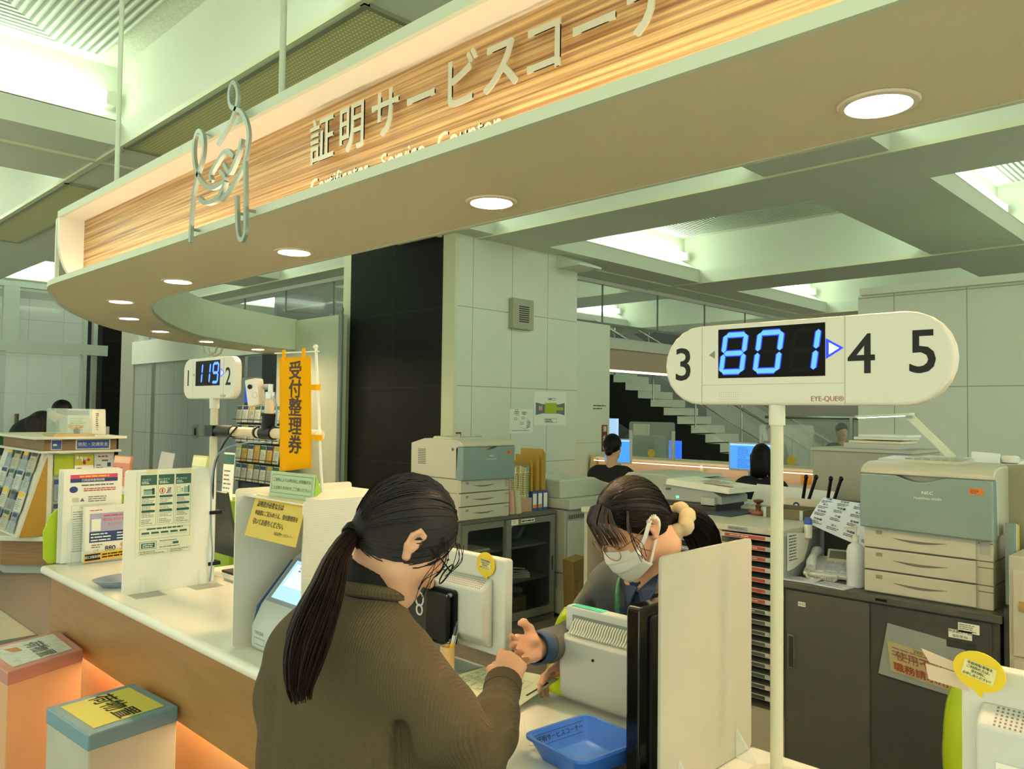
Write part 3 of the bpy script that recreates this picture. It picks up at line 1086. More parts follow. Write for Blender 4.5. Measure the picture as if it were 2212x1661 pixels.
def call_display(nm, label, X, outline, seams, win, digs, dw, numbers, arrows, dots, brand, pole, poler):
    yc = sum(p[0] for p in outline) / len(outline)
    t = thing(nm, label, 'queue display', (X, pole[1], 0.8))
    B().prism(outline, 'x', X, X + 0.032).build('display_case', DISP, t, bev=0.006, seg=3, smooth=True)
    # face coordinates: x to the right in the picture = -y of the world
    g = B()
    pg = Page(g, (X, 0, 0), (0, -1, 0), (0, 0, 1), 0.0004)
    SE = mat('case_seam', '#b8b29c', 0.5)
    for y in seams[0]:
        pg.rect(SE, -y - .0008, -y + .0008, seams[1], seams[2], 1)
    for z in seams[3]:
        pg.rect(SE, -seams[0][0], -seams[0][-1], z - .0005, z + .0005, 1)
    for i in range(dots[2]):
        for j in range(dots[3]):
            x, y = -dots[0] + i * dots[4], dots[1] - j * dots[4]
            pg.poly(mat('speaker_hole', '#8a8470', 0.6), [(x - .0008, y), (x, y - .0008), (x + .0008, y), (x, y + .0008)], 1)
    if brand:
        pg.text(mat('brand_red', '#a8604a', 0.6), brand[0], -brand[1], brand[2], brand[3], 1, bold=0.015)
    g.build('front_marks', None, t)
    g = B()
    pg = Page(g, (X, 0, 0), (0, -1, 0), (0, 0, 1), 0.0004)
    pg.rect(SCR, -win[0], -win[1], win[2], win[3], 1)
    for ch, y in digs:
        digit(pg, ch, -y, (win[2] + win[3]) / 2, dw[0], dw[1], dw[2])
    g.build('digit_screen', None, t)
    for ch, y, z, s_ in numbers:
        g = B()
        pg = Page(g, (X, 0, 0), (0, -1, 0), (0, 0, 1), 0.0005)
        pg.text(INK, ch, -y, z, s_ * 1.04, 1, bold=0.007)
        g.build('window_number', None, t)
    g = B()
    pg = Page(g, (X, 0, 0), (0, -1, 0), (0, 0, 1), 0.0004)
    arrow(pg, mat('arrow_grey', '#8a8878', 0.5), -arrows[0][0], arrows[0][1], arrows[0][2], arrows[0][2] * 1.2, 1, -1)
    arrow(pg, LEDGLOW, -arrows[1][0] + .001, arrows[1][1], arrows[1][2] * 1.7, arrows[1][2] * 2.0, 1, 1)
    arrow(pg, mat('arrow_lit', '#bfe0ff', 0.4, emit=0.7, ec='#90c8ff'), -arrows[1][0], arrows[1][1], arrows[1][2], arrows[1][2] * 1.2, 2, 1)
    g.build('arrow_marks', None, t)
    zb = min(p[1] for p in outline)
    g = B().cyl((pole[0], pole[1], 0.80), (pole[0], pole[1], zb + 0.02), poler, n=20)
    g.build('pole', mat('pole_cream', '#cbc6a6', 0.4), t, smooth=True)
    B().cyl((pole[0], pole[1], zb - 0.04), (pole[0], pole[1], zb + 0.004), poler * 1.28, n=20).build('collar', DISP, t, smooth=True)
    B().lathe([(0.055, 0), (0.055, 0.006), (0.02, 0.012)], (pole[0], pole[1], 0.8), 24).build('foot', DISP, t, smooth=True)
    return t


def stadium(y0, y1, z0, z1, rl, rr):
    pts = []
    for i in range(13):
        a = math.pi / 2 + math.pi * i / 12
        pts.append((y0 + rl * (1 + 0) + rl * math.cos(a) if False else y0 + rl + rl * math.cos(a), (z0 + z1) / 2 + (z1 - z0) / 2 * math.sin(a)))
    for i in range(13):
        a = -math.pi / 2 + math.pi * i / 12
        pts.append((y1 - rr + rr * math.cos(a), (z0 + z1) / 2 + (z1 - z0) / 2 * math.sin(a)))
    return pts


call_display('call_display', 'large call display reading 801 for windows 3 4 and 5 on a cream pole', 1.5, stadium(0.411, 0.995, 1.541, 1.710, 0.082, 0.088),
             ((0.902, 0.598), 1.541, 1.709, (1.583,)), (0.863, 0.635, 1.597, 1.6995), (('8', 0.827), ('0', 0.750), ('1', 0.676)), (0.056, 0.086, 0.0095),
             (('3', 0.948, 1.625, 0.096), ('4', 0.567, 1.632, 0.100), ('5', 0.462, 1.632, 0.104)), ((0.878, 1.647, 0.014), (0.618, 1.649, 0.02)),
             (0.860, 1.567, 10, 5, 0.0047), ('EYE-QUE®', 0.632, 1.553, 0.0135), (1.52, 0.742), 0.0125)
o119 = [(y - 0.02 * ((z - 1.6475) / 0.0875) ** 2 if y > 3.3 else y + 0.012 * ((z - 1.6475) / 0.0875) ** 2, z) for y, z in rrect(3.03, 3.522, 1.56, 1.735, 0.04, 8)]
call_display('call_display', 'small call display reading 119 for windows 1 and 2 on a slim pole', 1.5, o119,
             ((3.42, 3.13), 1.562, 1.733, ()), (3.394, 3.163, 1.616, 1.7225), (('1', 3.352), ('1', 3.278), ('9', 3.202)), (0.056, 0.088, 0.0095),
             (('1', 3.468, 1.648, 0.095), ('2', 3.09, 1.648, 0.1)), ((3.412, 1.665, 0.014), (3.141, 1.668, 0.02)),
             (3.39, 1.588, 6, 4, 0.0055), ('EYE-QUE', 3.13, 1.572, 0.012), (1.517, 3.243), 0.016)

# side arm with joints carrying a small network camera, clamped to the slim pole
PEACH = mat('peach_tube', '#dcc6a2', 0.45)
t = thing('camera_arm', 'peach tube arm with black joints clamped to the slim display pole', 'camera arm', (1.52, 3.2, 1.43))
B().cyl((1.515, 3.19, 1.427), (1.515, 2.42, 1.431), 0.0195, n=18).build('tube_arm', PEACH, t, smooth=True)
B().cyl((1.515, 2.785, 1.44), (1.515, 2.77, 1.565), 0.0185, n=18).build('tube_post', PEACH, t, smooth=True)
g = B().box(1.49, 1.545, 3.2, 3.275, 1.405, 1.45).cyl((1.515, 3.215, 1.4275), (1.515, 3.06, 1.428), 0.024, n=18)
g.build('clamp_joint', BLACK, t, smooth=True)
g = B().cyl((1.515, 2.82, 1.43), (1.515, 2.735, 1.43), 0.026, n=18).cyl((1.515, 2.786, 1.43), (1.515, 2.779, 1.50), 0.025, n=18).cyl((1.515, 2.78, 1.493), (1.515, 2.779, 1.505), 0.03, n=18)
g.cyl((1.515, 2.865, 1.43), (1.515, 2.852, 1.43), 0.0235, n=18)
g.build('tee_joint', BLACK, t, smooth=True)
g = B().cyl((1.515, 2.77, 1.56), (1.515, 2.77, 1.585), 0.0205, n=16).cyl((1.515, 2.77, 1.585), (1.515, 2.77, 1.615), 0.011, n=12).cyl((1.515, 2.77, 1.605), (1.515, 2.815, 1.605), 0.011, n=12)
g.build('camera_mount', STEEL, t, smooth=True)
t = thing('network_camera', 'small white network camera on top of the peach tube arm', 'camera', (1.5, 2.845, 1.585))
g = B()
g.M = Matrix.Translation((1.495, 2.845, 1.583)) @ Matrix.Rotation(math.radians(28), 4, 'Z') @ Matrix.Rotation(math.radians(-10), 4, 'X')
g.box(-0.03, 0.024, -0.025, 0.025, -0.052, 0.052)
g.build('camera_body', mat('camera_white', '#e6dccb', 0.4), t, bev=0.006)
g = B()
g.M = Matrix.Translation((1.495, 2.845, 1.583)) @ Matrix.Rotation(math.radians(28), 4, 'Z') @ Matrix.Rotation(math.radians(-10), 4, 'X')
g.cyl((-0.0285, 0.002, 0.022), (-0.0345, 0.002, 0.022), 0.009, n=16)
g.build('lens', BLACK, t)
g = B()
g.M = Matrix.Translation((1.495, 2.845, 1.583)) @ Matrix.Rotation(math.radians(28), 4, 'Z') @ Matrix.Rotation(math.radians(-10), 4, 'X')
g.tube([(-0.0302, -0.014 + 0.011 * math.cos(a), -0.012 + 0.011 * math.sin(a)) for a in [i * math.pi / 10 for i in range(20)]], 0.0008, 5, closed=True)
g.build('button_ring', GPLAST, t)
# cables down the slim pole
CB = mat('cable_black', '#1a1a16', 0.5); CBL = mat('cable_blue', '#7d97a8', 0.5)
tag(B().tube(catmull([(1.49, 2.98, 1.45), (1.485, 3.08, 1.38), (1.49, 3.17, 1.28), (1.50, 3.2, 1.15), (1.495, 3.205, 1.0), (1.497, 3.205, 0.81)], 6), 0.004, 7).build('cable', CB, smooth=True),
    'black cable tied down the slim display pole', 'cable')
tag(B().tube(catmull([(1.51, 2.735, 1.57), (1.52, 2.73, 1.5), (1.535, 2.80, 1.40), (1.525, 2.98, 1.385), (1.485, 3.12, 1.34), (1.49, 3.19, 1.22), (1.492, 3.195, 1.05), (1.49, 3.17, 0.93), (1.492, 3.19, 0.81)], 6), 0.0036, 7).build('cable', CBL, smooth=True),
    'pale blue cable running from the camera down the slim pole', 'cable')
for z in (1.09, 0.88):
    tag(B().box(1.486, 1.536, 3.19, 3.268, z - 0.007, z + 0.007).build('cable_tie', BLACK, None), ['upper black cable tie round the slim display pole', 'lower black cable tie round the slim display pole'][z < 1], 'cable tie', 'cable ties on the slim pole')

# ---------------------------------------------------------------- white divider with a poster, at the left of the counter
t = thing('divider_panel', 'white divider panel with taped green service poster, left on the counter', 'divider', (1.33, 3.2, 0.8))
B().prism(rrect(1.15, 1.51, 0.802, 1.278, 0.012, 4), 'y', 3.197, 3.204).build('panel', WHITE, t)
for x in (1.215, 1.445):
    g = B().box(x - 0.045, x + 0.07, 3.11, 3.2, 0.8, 0.803).prism([(3.2, 0.803), (3.2, 0.86), (3.19, 0.86), (3.165, 0.803)], 'x', x - 0.002, x + 0.02)
    g.build('foot', ACRYL, t)
g = B()
P0 = mat('poster_paper', '#e2e2c6', 0.6)
pg = Page(g, (1.305, 3.196, 1.105), (1, 0, 0), (0, 0, 1), 0.0005)
w, h = 0.112, 0.165
pg.rect(P0, -w, w, -h, h, 1)
for i in range(3):
    x0 = -0.098 + i * 0.068
    pg.rect(TEAL, x0, x0 + 0.062, 0.113, 0.152, 2)
    pg.text(PAPER, ['コンビニ', 'オンライン', 'オンライン'][i], x0 + 0.022, 0.133, 0.009, 3, bold=0.02)
    pg.lines(PAPER, x0 + 0.004, x0 + 0.04, 0.116, 0.128, 2, 3)
    pg.frame(TEAL, x0, x0 + 0.062, -0.045, 0.113, 0.0009, 2)
    if i == 0:
        pg.rect(mat('teal_light', '#8fb0a4', 0.6), x0 + 0.012, x0 + 0.05, 0.075, 0.092, 2); pg.rect(TEAL, x0 + 0.044, x0 + 0.054, 0.075, 0.1, 3); pg.rect(TEAL, x0 + 0.012, x0 + 0.05, 0.092, 0.096, 3)
    elif i == 1:
        pg.poly(RED, circle2(x0 + 0.016, 0.088, 0.012, 18), 2); pg.poly(P0, circle2(x0 + 0.016, 0.088, 0.0095, 18), 3)
        pg.rect(RED, x0 + 0.013, x0 + 0.019, 0.081, 0.095, 4)
        pg.rect(mat('teal_light', '#8fb0a4', 0.6), x0 + 0.036, x0 + 0.05, 0.076, 0.1, 2); pg.poly(RED, [(x0 + .03, .078), (x0 + .033, .076), (x0 + .052, .098), (x0 + .05, .1)], 3)
    else:
        pg.frame(TEAL, x0 + 0.006, x0 + 0.02, 0.078, 0.1, 0.001, 2); pg.rect(mat('teal_light', '#8fb0a4', 0.6), x0 + 0.034, x0 + 0.05, 0.076, 0.1, 2); pg.rect(TEAL, x0 + .05, x0 + .056, .076, .104, 2)
        pg.poly(TEAL, circle2(x0 + 0.027, 0.092, 0.0025, 10), 2); pg.poly(TEAL, [(x0 + .024, .078), (x0 + .027, .09), (x0 + .031, .078), (x0 + .027, .084)], 2)
    for j, yy in enumerate((0.066, 0.036, 0.010)):
        pg.poly(TEAL, rrect(x0 + 0.005, x0 + 0.057, yy - 0.0045, yy + 0.0045, 0.004, 3), 2)
        pg.lines(GINK, x0 + 0.006, x0 + 0.056, yy - 0.024, yy - 0.006, 3, 2, 0.35)
    pg.lines(GINK, x0 + 0.005, x0 + 0.057, -0.04, -0.02, 3, 2, 0.35)
pg.frame(TEAL, -0.098, 0.1, -0.098, -0.056, 0.0009, 2)
pg.lines(TEAL, -0.07, 0.07, -0.066, -0.053, 1, 3, 0.4, False)
for i in range(5):
    pg.poly(TEAL, rrect(-0.09 + i * 0.037, -0.06 + i * 0.037, -0.078, -0.071, 0.003, 3), 2)
    pg.frame(TEAL, -0.09 + i * 0.037, -0.06 + i * 0.037, -0.085, -0.078, 0.0007, 2)
pg.rect(TEAL, -0.09, -0.038, -0.132, -0.113, 2); pg.frame(TEAL, -0.096, -0.032, -0.137, -0.107, 0.0015, 2)
pg.lines(PAPER, -0.085, -0.043, -0.13, -0.115, 2, 3)
pg.lines(GINK, -0.02, 0.055, -0.112, -0.106, 1, 2, 0.5); pg.frame(GINK, -0.022, 0.055, -0.125, -0.116, 0.0006, 2); pg.rect(TEAL, 0.032, 0.055, -0.125, -0.116, 3)
pg.lines(GINK, -0.02, 0.06, -0.137, -0.129, 1, 2, 0.4)
pg.frame(TEAL, -0.098, 0.015, -0.158, -0.142, 0.0008, 2); pg.frame(TEAL, 0.02, 0.1, -0.158, -0.142, 0.0008, 2)
pg.lines(GINK, -0.094, 0.0, -0.156, -0.144, 2, 2); pg.lines(GINK, 0.024, 0.096, -0.156, -0.144, 2, 2)
for x in (-0.075, 0.06):
    pg.rect(mat('yellow_tape', '#d8d8a0', 0.4), x, x + 0.04, 0.155, 0.172, 3)
g.build('taped_poster', None, t)
# coin dish behind the divider
t = thing('coin_dish', 'pale blue oval coin dish half behind the white divider', 'dish', (1.27, 3.43, 0.8))
g = B()
g.M = Matrix.Translation((1.25, 3.4, 0.8)) @ Matrix.Diagonal((1.25, 0.8, 1, 1))
g.lathe([(0.0, 0.004), (0.075, 0.004), (0.105, 0.03), (0.112, 0.03), (0.08, 0.0)], (0, 0, 0), 28)
g.build('dish', mat('dish_blue', '#8b9cb0', 0.4), t, smooth=True)

# ---------------------------------------------------------------- leaflet rack at the end of the counter
t = thing('leaflet_rack', 'clear acrylic leaflet rack on the left end of the counter', 'leaflet rack', (1.32, 4.0, 0.8))
g = B()
g.prism(rrect(1.195, 1.455, 0.801, 0.86, 0.004, 2), 'y', 3.948, 3.951)
g.box(1.195, 1.455, 3.948, 4.05, 0.8, 0.8035).box(1.195, 1.455, 3.998, 4.001, 0.8, 1.0).box(1.195, 1.198, 3.95, 4.05, 0.8, 0.99)
g.build('holder', ACRYL, t)
g = B().prism([(1.455, 0.806), (1.13, 0.806), (1.112, 0.83), (1.108, 0.95), (1.13, 1.02), (1.19, 1.075), (1.455, 1.10)], 'y', 4.052, 4.06)
g.build('back_board', LIME, t, bev=0.002)
g = B().mat(mat('envelope_white', '#ece9da', 0.7))
for i in range(4):
    g.box(1.162 + 0.004 * i, 1.42 + 0.003 * i, 4.012 + 0.008 * (3 - i), 4.017 + 0.008 * (3 - i), 0.806, 1.232 - 0.002 * i)
pg = Page(g, (1.30, 4.012, 1.02), (1, 0, 0), (0, 0, 1))
pg.rect(PINK, -0.098, 0.108, 0.168, 0.186, 1); pg.rect(BLUEI, -0.098, 0.108, 0.15, 0.168, 1)
pg.lines(YELL, -0.06, 0.07, 0.170, 0.184, 1, 2, 0.5, False); pg.text(PAPER, '行政証明書用封筒', 0.0, 0.159, 0.0125, 2, bold=0.01)
pg.poly(BLUEI, circle2(-0.083, 0.118, 0.018, 20, 0.015), 1)
pg.lines(GINK, -0.05, 0.095, 0.13, 0.142, 1, 2, 0.5, False); pg.lines(RED, -0.04, 0.1, 0.106, 0.124, 2, 2, 0.5, False)
pg.rect(mat('faint_print', '#c9c6b4', 0.7), -0.088, -0.06, 0.06, 0.08, 1); pg.poly(GINK, [(-0.055, .062), (-.035, .062), (-.045, .078)], 1)
pg.lines(GINK, -0.02, 0.08, 0.056, 0.086, 3, 2, 0.4)
pg.frame(GINK, -0.09, 0.1, -0.18, 0.045, 0.0008, 1)
pg.lines(GINK, -0.084, 0.094, -0.17, 0.02, 18, 2, 0.25)
pg.text(INK, 'コンビニ交付の操作手順', -0.0, 0.034, 0.01, 2)
o = g.build('envelope_stack', None)
tag(o, 'large white printed envelopes standing in the acrylic leaflet rack', 'envelopes')
g = B().mat(MATS['envelope_white'])
g.box(1.253, 1.45, 3.956, 3.992, 0.806, 1.06)
pg = Page(g, (1.352, 3.956, 0.93), (1, 0, 0), (0, 0, 1))
pg.lines(RED, -0.08, 0.0, 0.108, 0.118, 1, 2, 0.35)
pg.rect(mat('lilac_panel', '#a9a6c0', 0.6), -0.08, 0.086, 0.015, 0.098, 1); pg.rect(PAPER, -0.072, -0.032, 0.018, 0.072, 2)
pg.text(PINK, '窓口に行かずに', 0.032, 0.066, 0.016, 2, bold=0.02); pg.text(PINK, 'オンライン', 0.03, 0.045, 0.013, 2, bold=0.02); pg.lines(PINK, -0.02, 0.08, 0.079, 0.092, 1, 2, 0.5)
pg.rect(BLUEI, -0.08, 0.086, -0.035, 0.014, 1); pg.lines(PAPER, -0.074, 0.03, -0.032, 0.01, 3, 2, 0.4); pg.lines(PAPER, 0.04, 0.08, -0.03, 0.008, 3, 2, 0.4)
pg.text(INK, '880', 0.012, -0.068, 0.032, 2, bold=0.015); pg.text(INK, 'QT', -0.05, -0.075, 0.016, 2); pg.lines(GINK, -0.07, -0.01, -0.062, -0.042, 2, 2)
pg.poly(mat('photo_skin', '#d8a890', 0.7), circle2(0.066, -0.055, 0.011, 14), 2); pg.poly(mat('photo_pink', '#e0b0a8', 0.7), [(0.045, -.1), (.09, -.1), (.085, -.072), (.066, -.066), (.05, -.075)], 1)
pg.lines(BLUEI, -0.065, 0.0, -0.1, -0.09, 1, 2); pg.rect(PINK, 0.055, 0.09, -0.112, -0.1, 2)
o = g.build('envelope_stack', None)
tag(o, 'smaller white advertising envelopes in front pocket of the leaflet rack', 'envelopes')
g = B()
g.plate([(1.245, 3.944, 0.81), (1.43, 3.944, 0.818), (1.434, 3.946, 0.855), (1.25, 3.946, 0.845)], 0.0015, (0, -1, 0)).mats = [YELL]
g.mi = [0] * len(g.mi)
pg = Page(g, (1.34, 3.943, 0.833), (1, 0, 0.03), (0, 0, 1))
pg.rect(INK, -0.088, -0.022, -0.015, 0.014, 1); pg.text(PAPER, '窓口用封筒', -0.055, 0, 0.014, 2, bold=0.02)
pg.lines(INK, -0.015, 0.085, -0.012, 0.013, 2, 2, 0.5, False)
g.build('name_strip', None, t)


# small leaflet stands behind, on a low cabinet
lc = thing('leaflet_cabinet', 'low white cabinet behind the counter end carrying leaflet stands', 'cabinet', (2.3, 5.4, 0))
B().box(2.12, 2.5, 4.55, 6.3, 0, 0.93).build('cabinet_body', MATS['cream_end'], lc)
B().box(2.1, 2.52, 4.53, 6.32, 0.93, 0.95).build('cabinet_top', WHITE, lc)


def leaflet(nm, label, cat, c, right, upv, w, h, th, cols, group=None, draw=None, lean=0.0):
    """an upright booklet: c is the middle of its front face."""
    g = B()
    r_, u_ = Vector(right).normalized(), Vector(upv).normalized()
    n_ = r_.cross(u_)
    C_ = Vector(c)
    g.mat(cols[0])
    f = [C_ - r_ * w / 2 - u_ * h / 2, C_ + r_ * w / 2 - u_ * h / 2, C_ + r_ * w / 2 + u_ * h / 2, C_ - r_ * w / 2 + u_ * h / 2]
    g.plate(f, th, n_)
    pg = Page(g, C_, r_, u_, 0.0006)
    if draw:
        draw(pg, w, h)
    elif len(cols) > 1:
        pg.rect(cols[1], -w / 2, w / 2, h * 0.25, h / 2 - h * 0.04, 1)
        pg.lines(cols[2] if len(cols) > 2 else GINK, -w * 0.4, w * 0.4, -h * 0.4, h * 0.15, 6, 1, 0.3)
    o = g.build(nm, None)
    return tag(o, label, cat, group)


SAL = mat('salmon_cover', '#c58064', 0.6)
LY = mat('pale_lime_cover', '#c8cf8a', 0.6)
leaflet('booklet', 'salmon coloured booklet leaning in a stand left of the white divider', 'booklet', (2.16, 6.1, 1.06), (0.25, -1, 0), (0.12, 0.0, 1), 0.19, 0.22, 0.02, [SAL, mat('salmon_light', '#e0b8a0', 0.6), RED])
leaflet('booklet', 'pale lime booklet just left of the slim display pole', 'booklet', (2.16, 4.83, 1.10), (0.1, -1, 0), (0.15, 0, 1), 0.16, 0.26, 0.02, [LY, mat('lime_light', '#dfe3b4', 0.6), GINK])
t = thing('sign_stand', 'empty clear acrylic stand behind the white divider', 'acrylic stand', (2.2, 5.4, 0.95))
B().plate([(2.16, 5.50, 0.955), (2.16, 5.28, 0.955), (2.2, 5.26, 1.22), (2.2, 5.48, 1.225)], 0.004).build('panel', mat('frosted_acrylic', '#c4c6bc', 0.3, alpha=0.75), t)
B().box(2.16, 2.28, 5.28, 5.5, 0.95, 0.954).build('foot', ACRYL, t)
leaflet('booklet', 'narrow white notice card with dark green heading right of the slim pole', 'booklet', (2.16, 4.42, 1.13), (0.1, -1, 0), (0.05, 0, 1), 0.11, 0.27, 0.004, [PAPER, TEAL, GINK])
tag(B().box(2.12, 2.3, 4.3, 4.5, 0, 0.995).build('file_box', mat('lime_box', '#8fb020', 0.5)), 'tall lime green box under the narrow white notice card', 'box')
# ---------------------------------------------------------------- people
BROWNK = mat('brown_knit', '#55482d', 0.9, vary=0.08, vscale=12)
def knit(m, dirx, diry, pitch=0.0048, strength=0.4):
    nt, p = nodes_of(m)
    tc = nt.nodes.new('ShaderNodeTexCoord')
    sp = nt.nodes.new('ShaderNodeSeparateXYZ')
    nt.links.new(tc.outputs['Object'], sp.inputs[0])
    a = math_node(nt, 'ADD', math_node(nt, 'MULTIPLY', sp.outputs[0], dirx), math_node(nt, 'MULTIPLY', sp.outputs[1], diry))
    w1 = math_node(nt, 'SINE', math_node(nt, 'MULTIPLY', a, 2 * math.pi / pitch))
    w2 = math_node(nt, 'SINE', math_node(nt, 'MULTIPLY', sp.outputs[2], 2 * math.pi / (pitch * 0.7)))
    s_ = math_node(nt, 'ADD', w1, math_node(nt, 'MULTIPLY', w2, 0.2))
    bp = nt.nodes.new('ShaderNodeBump'); bp.inputs['Strength'].default_value = strength; bp.inputs['Distance'].default_value = 0.002
    nt.links.new(s_, bp.inputs['Height']); nt.links.new(bp.outputs['Normal'], p.inputs['Normal'])


knit(BROWNK, 0.312, -0.95)
GREYK = mat('grey_knit', '#555752', 0.92, vary=0.14, vscale=60, bump=0.3, scale=400)
BLKT = mat('black_knit', '#0f0d0c', 0.9, bump=0.2, scale=600)
HAIR = mat('black_hair', '#0e0a08', 0.5, vary=0.4, vscale=40, spec=0.18)
HAIRB = mat('brown_black_hair', '#1a110c', 0.5, vary=0.5, vscale=30, spec=0.35)


def tail(g, cen, rad, count, r0, lo=0.72, hi=1.0, tip=1.8, twist=0.8):
    """strands round a hanging tail of hair: centres and radii along it."""
    C_ = [Vector(c) for c in cen]
    n = len(C_)
    for k in range(count):
        a0 = random.uniform(0, 2 * math.pi); sw = random.uniform(-twist, twist); rr = random.uniform(lo, hi)
        L = random.uniform(0.85, 1.03) if random.random() < 0.7 else random.uniform(0.6, 0.9)
        pts = []
        for i in range(n):
            if i / (n - 1) > L:
                break
            d_ = (C_[min(i + 1, n - 1)] - C_[max(i - 1, 0)]).normalized()
            a1 = d_.cross(Vector((0.7, 0.7, 0.15))).normalized(); a2 = d_.cross(a1)
            a = a0 + sw * i / n
            q = rad[i] * rr * (tip if i == n - 1 else 1)
            pts.append(C_[i] + a1 * math.cos(a) * q + a2 * math.sin(a) * q)
        if len(pts) > 2:
            g.tube(catmull(pts, 2), r0, 3)
NAVY = mat('navy_cloth', '#22304a', 0.8, vary=0.1, vscale=40)
NAIL = mat('nail', '#e3b09a', 0.3)
LIPS = mat('lips', '#b86a5c', 0.5)
EYEW = mat('eye_white', '#d8d4c8', 0.2)
IRIS = mat('iris', '#1a0f08', 0.15)


class Head:
    """head frame: local x = the person's right, y = forward, z = up; origin at the skull centre."""

    def __init__(s, c, fwd, pitch_deg):
        f = Vector((fwd[0], fwd[1], 0)).normalized()
        a = math.radians(pitch_deg)
        s.c = Vector(c)
        s.f = f * math.cos(a) - Vector((0, 0, math.sin(a)))
        s.u = f * math.sin(a) + Vector((0, 0, math.cos(a)))
        s.r = s.f.cross(s.u).normalized()
        s.R = [tuple(s.r), tuple(s.f), tuple(s.u)]

    def p(s, x, y, z):
        return s.c + s.r * x + s.f * y + s.u * z

    def skull(s, d):
        R = s.R
        d.ell(s.p(0, -0.005, 0.012), (0.072, 0.090, 0.092), R, 0.01)
        d.ell(s.p(0, 0.030, -0.045), (0.058, 0.056, 0.066), R, 0.03)        # face
        d.ell(s.p(0, 0.052, -0.088), (0.036, 0.032, 0.026), R, 0.03)        # jaw
        d.cap(s.p(0, 0.066, -0.103), s.p(0, 0.062, -0.1), 0.014, k=0.02)    # chin
        d.cap(s.p(0.046, 0.01, -0.07), s.p(0.022, 0.058, -0.1), 0.016, 0.014, k=0.03)
        d.cap(s.p(-0.046, 0.01, -0.07), s.p(-0.022, 0.058, -0.1), 0.016, 0.014, k=0.03)
        d.cap(s.p(0, 0.084, -0.018), s.p(0, 0.100, -0.046), 0.0065, 0.0095, k=0.014)   # nose
        for q in (-1, 1):
            d.ell(s.p(q * 0.010, 0.092, -0.047), (0.0075, 0.009, 0.007), R, 0.008)
            d.ell(s.p(q * 0.040, 0.056, -0.040), (0.020, 0.020, 0.018), R, 0.02)        # cheek
            d.ell(s.p(q * 0.030, 0.092, -0.014), (0.015, 0.012, 0.009), R, 0.012, cut=True)   # eye socket
            d.ell(s.p(q * 0.030, 0.079, -0.0145), (0.0125, 0.010, 0.008), R, 0.004)     # eyelid
            d.cap(s.p(q * 0.015, 0.090, 0.004), s.p(q * 0.042, 0.078, 0.005), 0.005, k=0.012)  # brow
            # ear: rim and lobe
            e = [(0.071, 0.012, -0.006), (0.079, 0.004, 0.012), (0.083, -0.010, 0.014), (0.083, -0.018, 0.0), (0.079, -0.014, -0.02), (0.073, -0.002, -0.038)]
            d.chain([(s.p(q * a, b, c_), 0.0048) for a, b, c_ in e], k=0.004)
            d.ell(s.p(q * 0.077, -0.005, -0.008), (0.006, 0.015, 0.024), R, 0.004)
            d.ell(s.p(q * 0.085, -0.003, -0.006), (0.0045, 0.008, 0.014), R, 0.003, cut=True)
            d.cap(s.p(q * 0.073, 0.0, -0.034), s.p(q * 0.074, 0.002, -0.036), 0.007, k=0.006)
        d.ell(s.p(0, 0.0845, -0.073), (0.020, 0.008, 0.0055), R, 0.006)      # lips
        d.ell(s.p(0, 0.082, -0.081), (0.017, 0.008, 0.0055), R, 0.006)


def hand(d, W, dirn, idx, nrm, bends, thumb, size=1.0, k=0.004):
    """a right or left hand: W wrist, dirn wrist->knuckles, idx pinky->index, nrm where the palm faces.
    bends: (index..pinky) triples of bend angles; thumb: three points given in (dirn, idx, nrm) metres."""
    W = Vector(W); D_ = Vector(dirn).normalized(); I = Vector(idx); I = (I - D_ * I.dot(D_)).normalized()
    N = Vector(nrm); N = (N - D_ * N.dot(D_) - I * N.dot(I)).normalized()
    at = lambda a, b, c: W + (D_ * a + I * b + N * c) * size
    tips = []
    d.cap(W - D_ * 0.03 * size, W + D_ * 0.01 * size, 0.021 * size, 0.021 * size, k=0.01)
    lens = ((0.040, 0.024, 0.019), (0.044, 0.027, 0.020), (0.041, 0.025, 0.020), (0.032, 0.019, 0.017))
    offs = (0.027, 0.009, -0.009, -0.026)
    klen = (0.082, 0.085, 0.080, 0.073)
    for i in range(4):
        kn = at(klen[i], offs[i], -0.002 if i in (1, 2) else 0.001)
        d.cap(at(0.008, offs[i] * 0.62, 0), kn, 0.0125 * size, 0.0108 * size, k=0.012)
        p = kn; ang = 0.0
        r_ = [0.0088, 0.0079, 0.0072, 0.0058]
        for j in range(3):
            ang += math.radians(bends[i][j])
            spread = offs[i] * 0.9 * (1 if bends[i][0] < 40 else 0.2)
            v = (D_ * math.cos(ang) + N * math.sin(ang) + I * spread).normalized()
            q = p + v * lens[i][j] * size
            d.cap(p, q, r_[j] * size, r_[j + 1] * size, k=k)
            p = q
        tips.append((p, v))
    d.ell(at(0.035, 0.018, 0.010), (0.018 * size, 0.018 * size, 0.014 * size), None, 0.012)      # thenar
    d.ell(at(0.030, -0.018, 0.008), (0.016 * size, 0.016 * size, 0.012 * size), None, 0.012)
    tp = [at(0.016, 0.016, 0.006)] + [at(*q) for q in thumb]
    d.chain(list(zip(tp, (0.0135 * size, 0.0115 * size, 0.0095 * size, 0.0075 * size))), k=0.007)
    tips.append((tp[-1], (tp[-1] - tp[-2]).normalized()))
    return tips


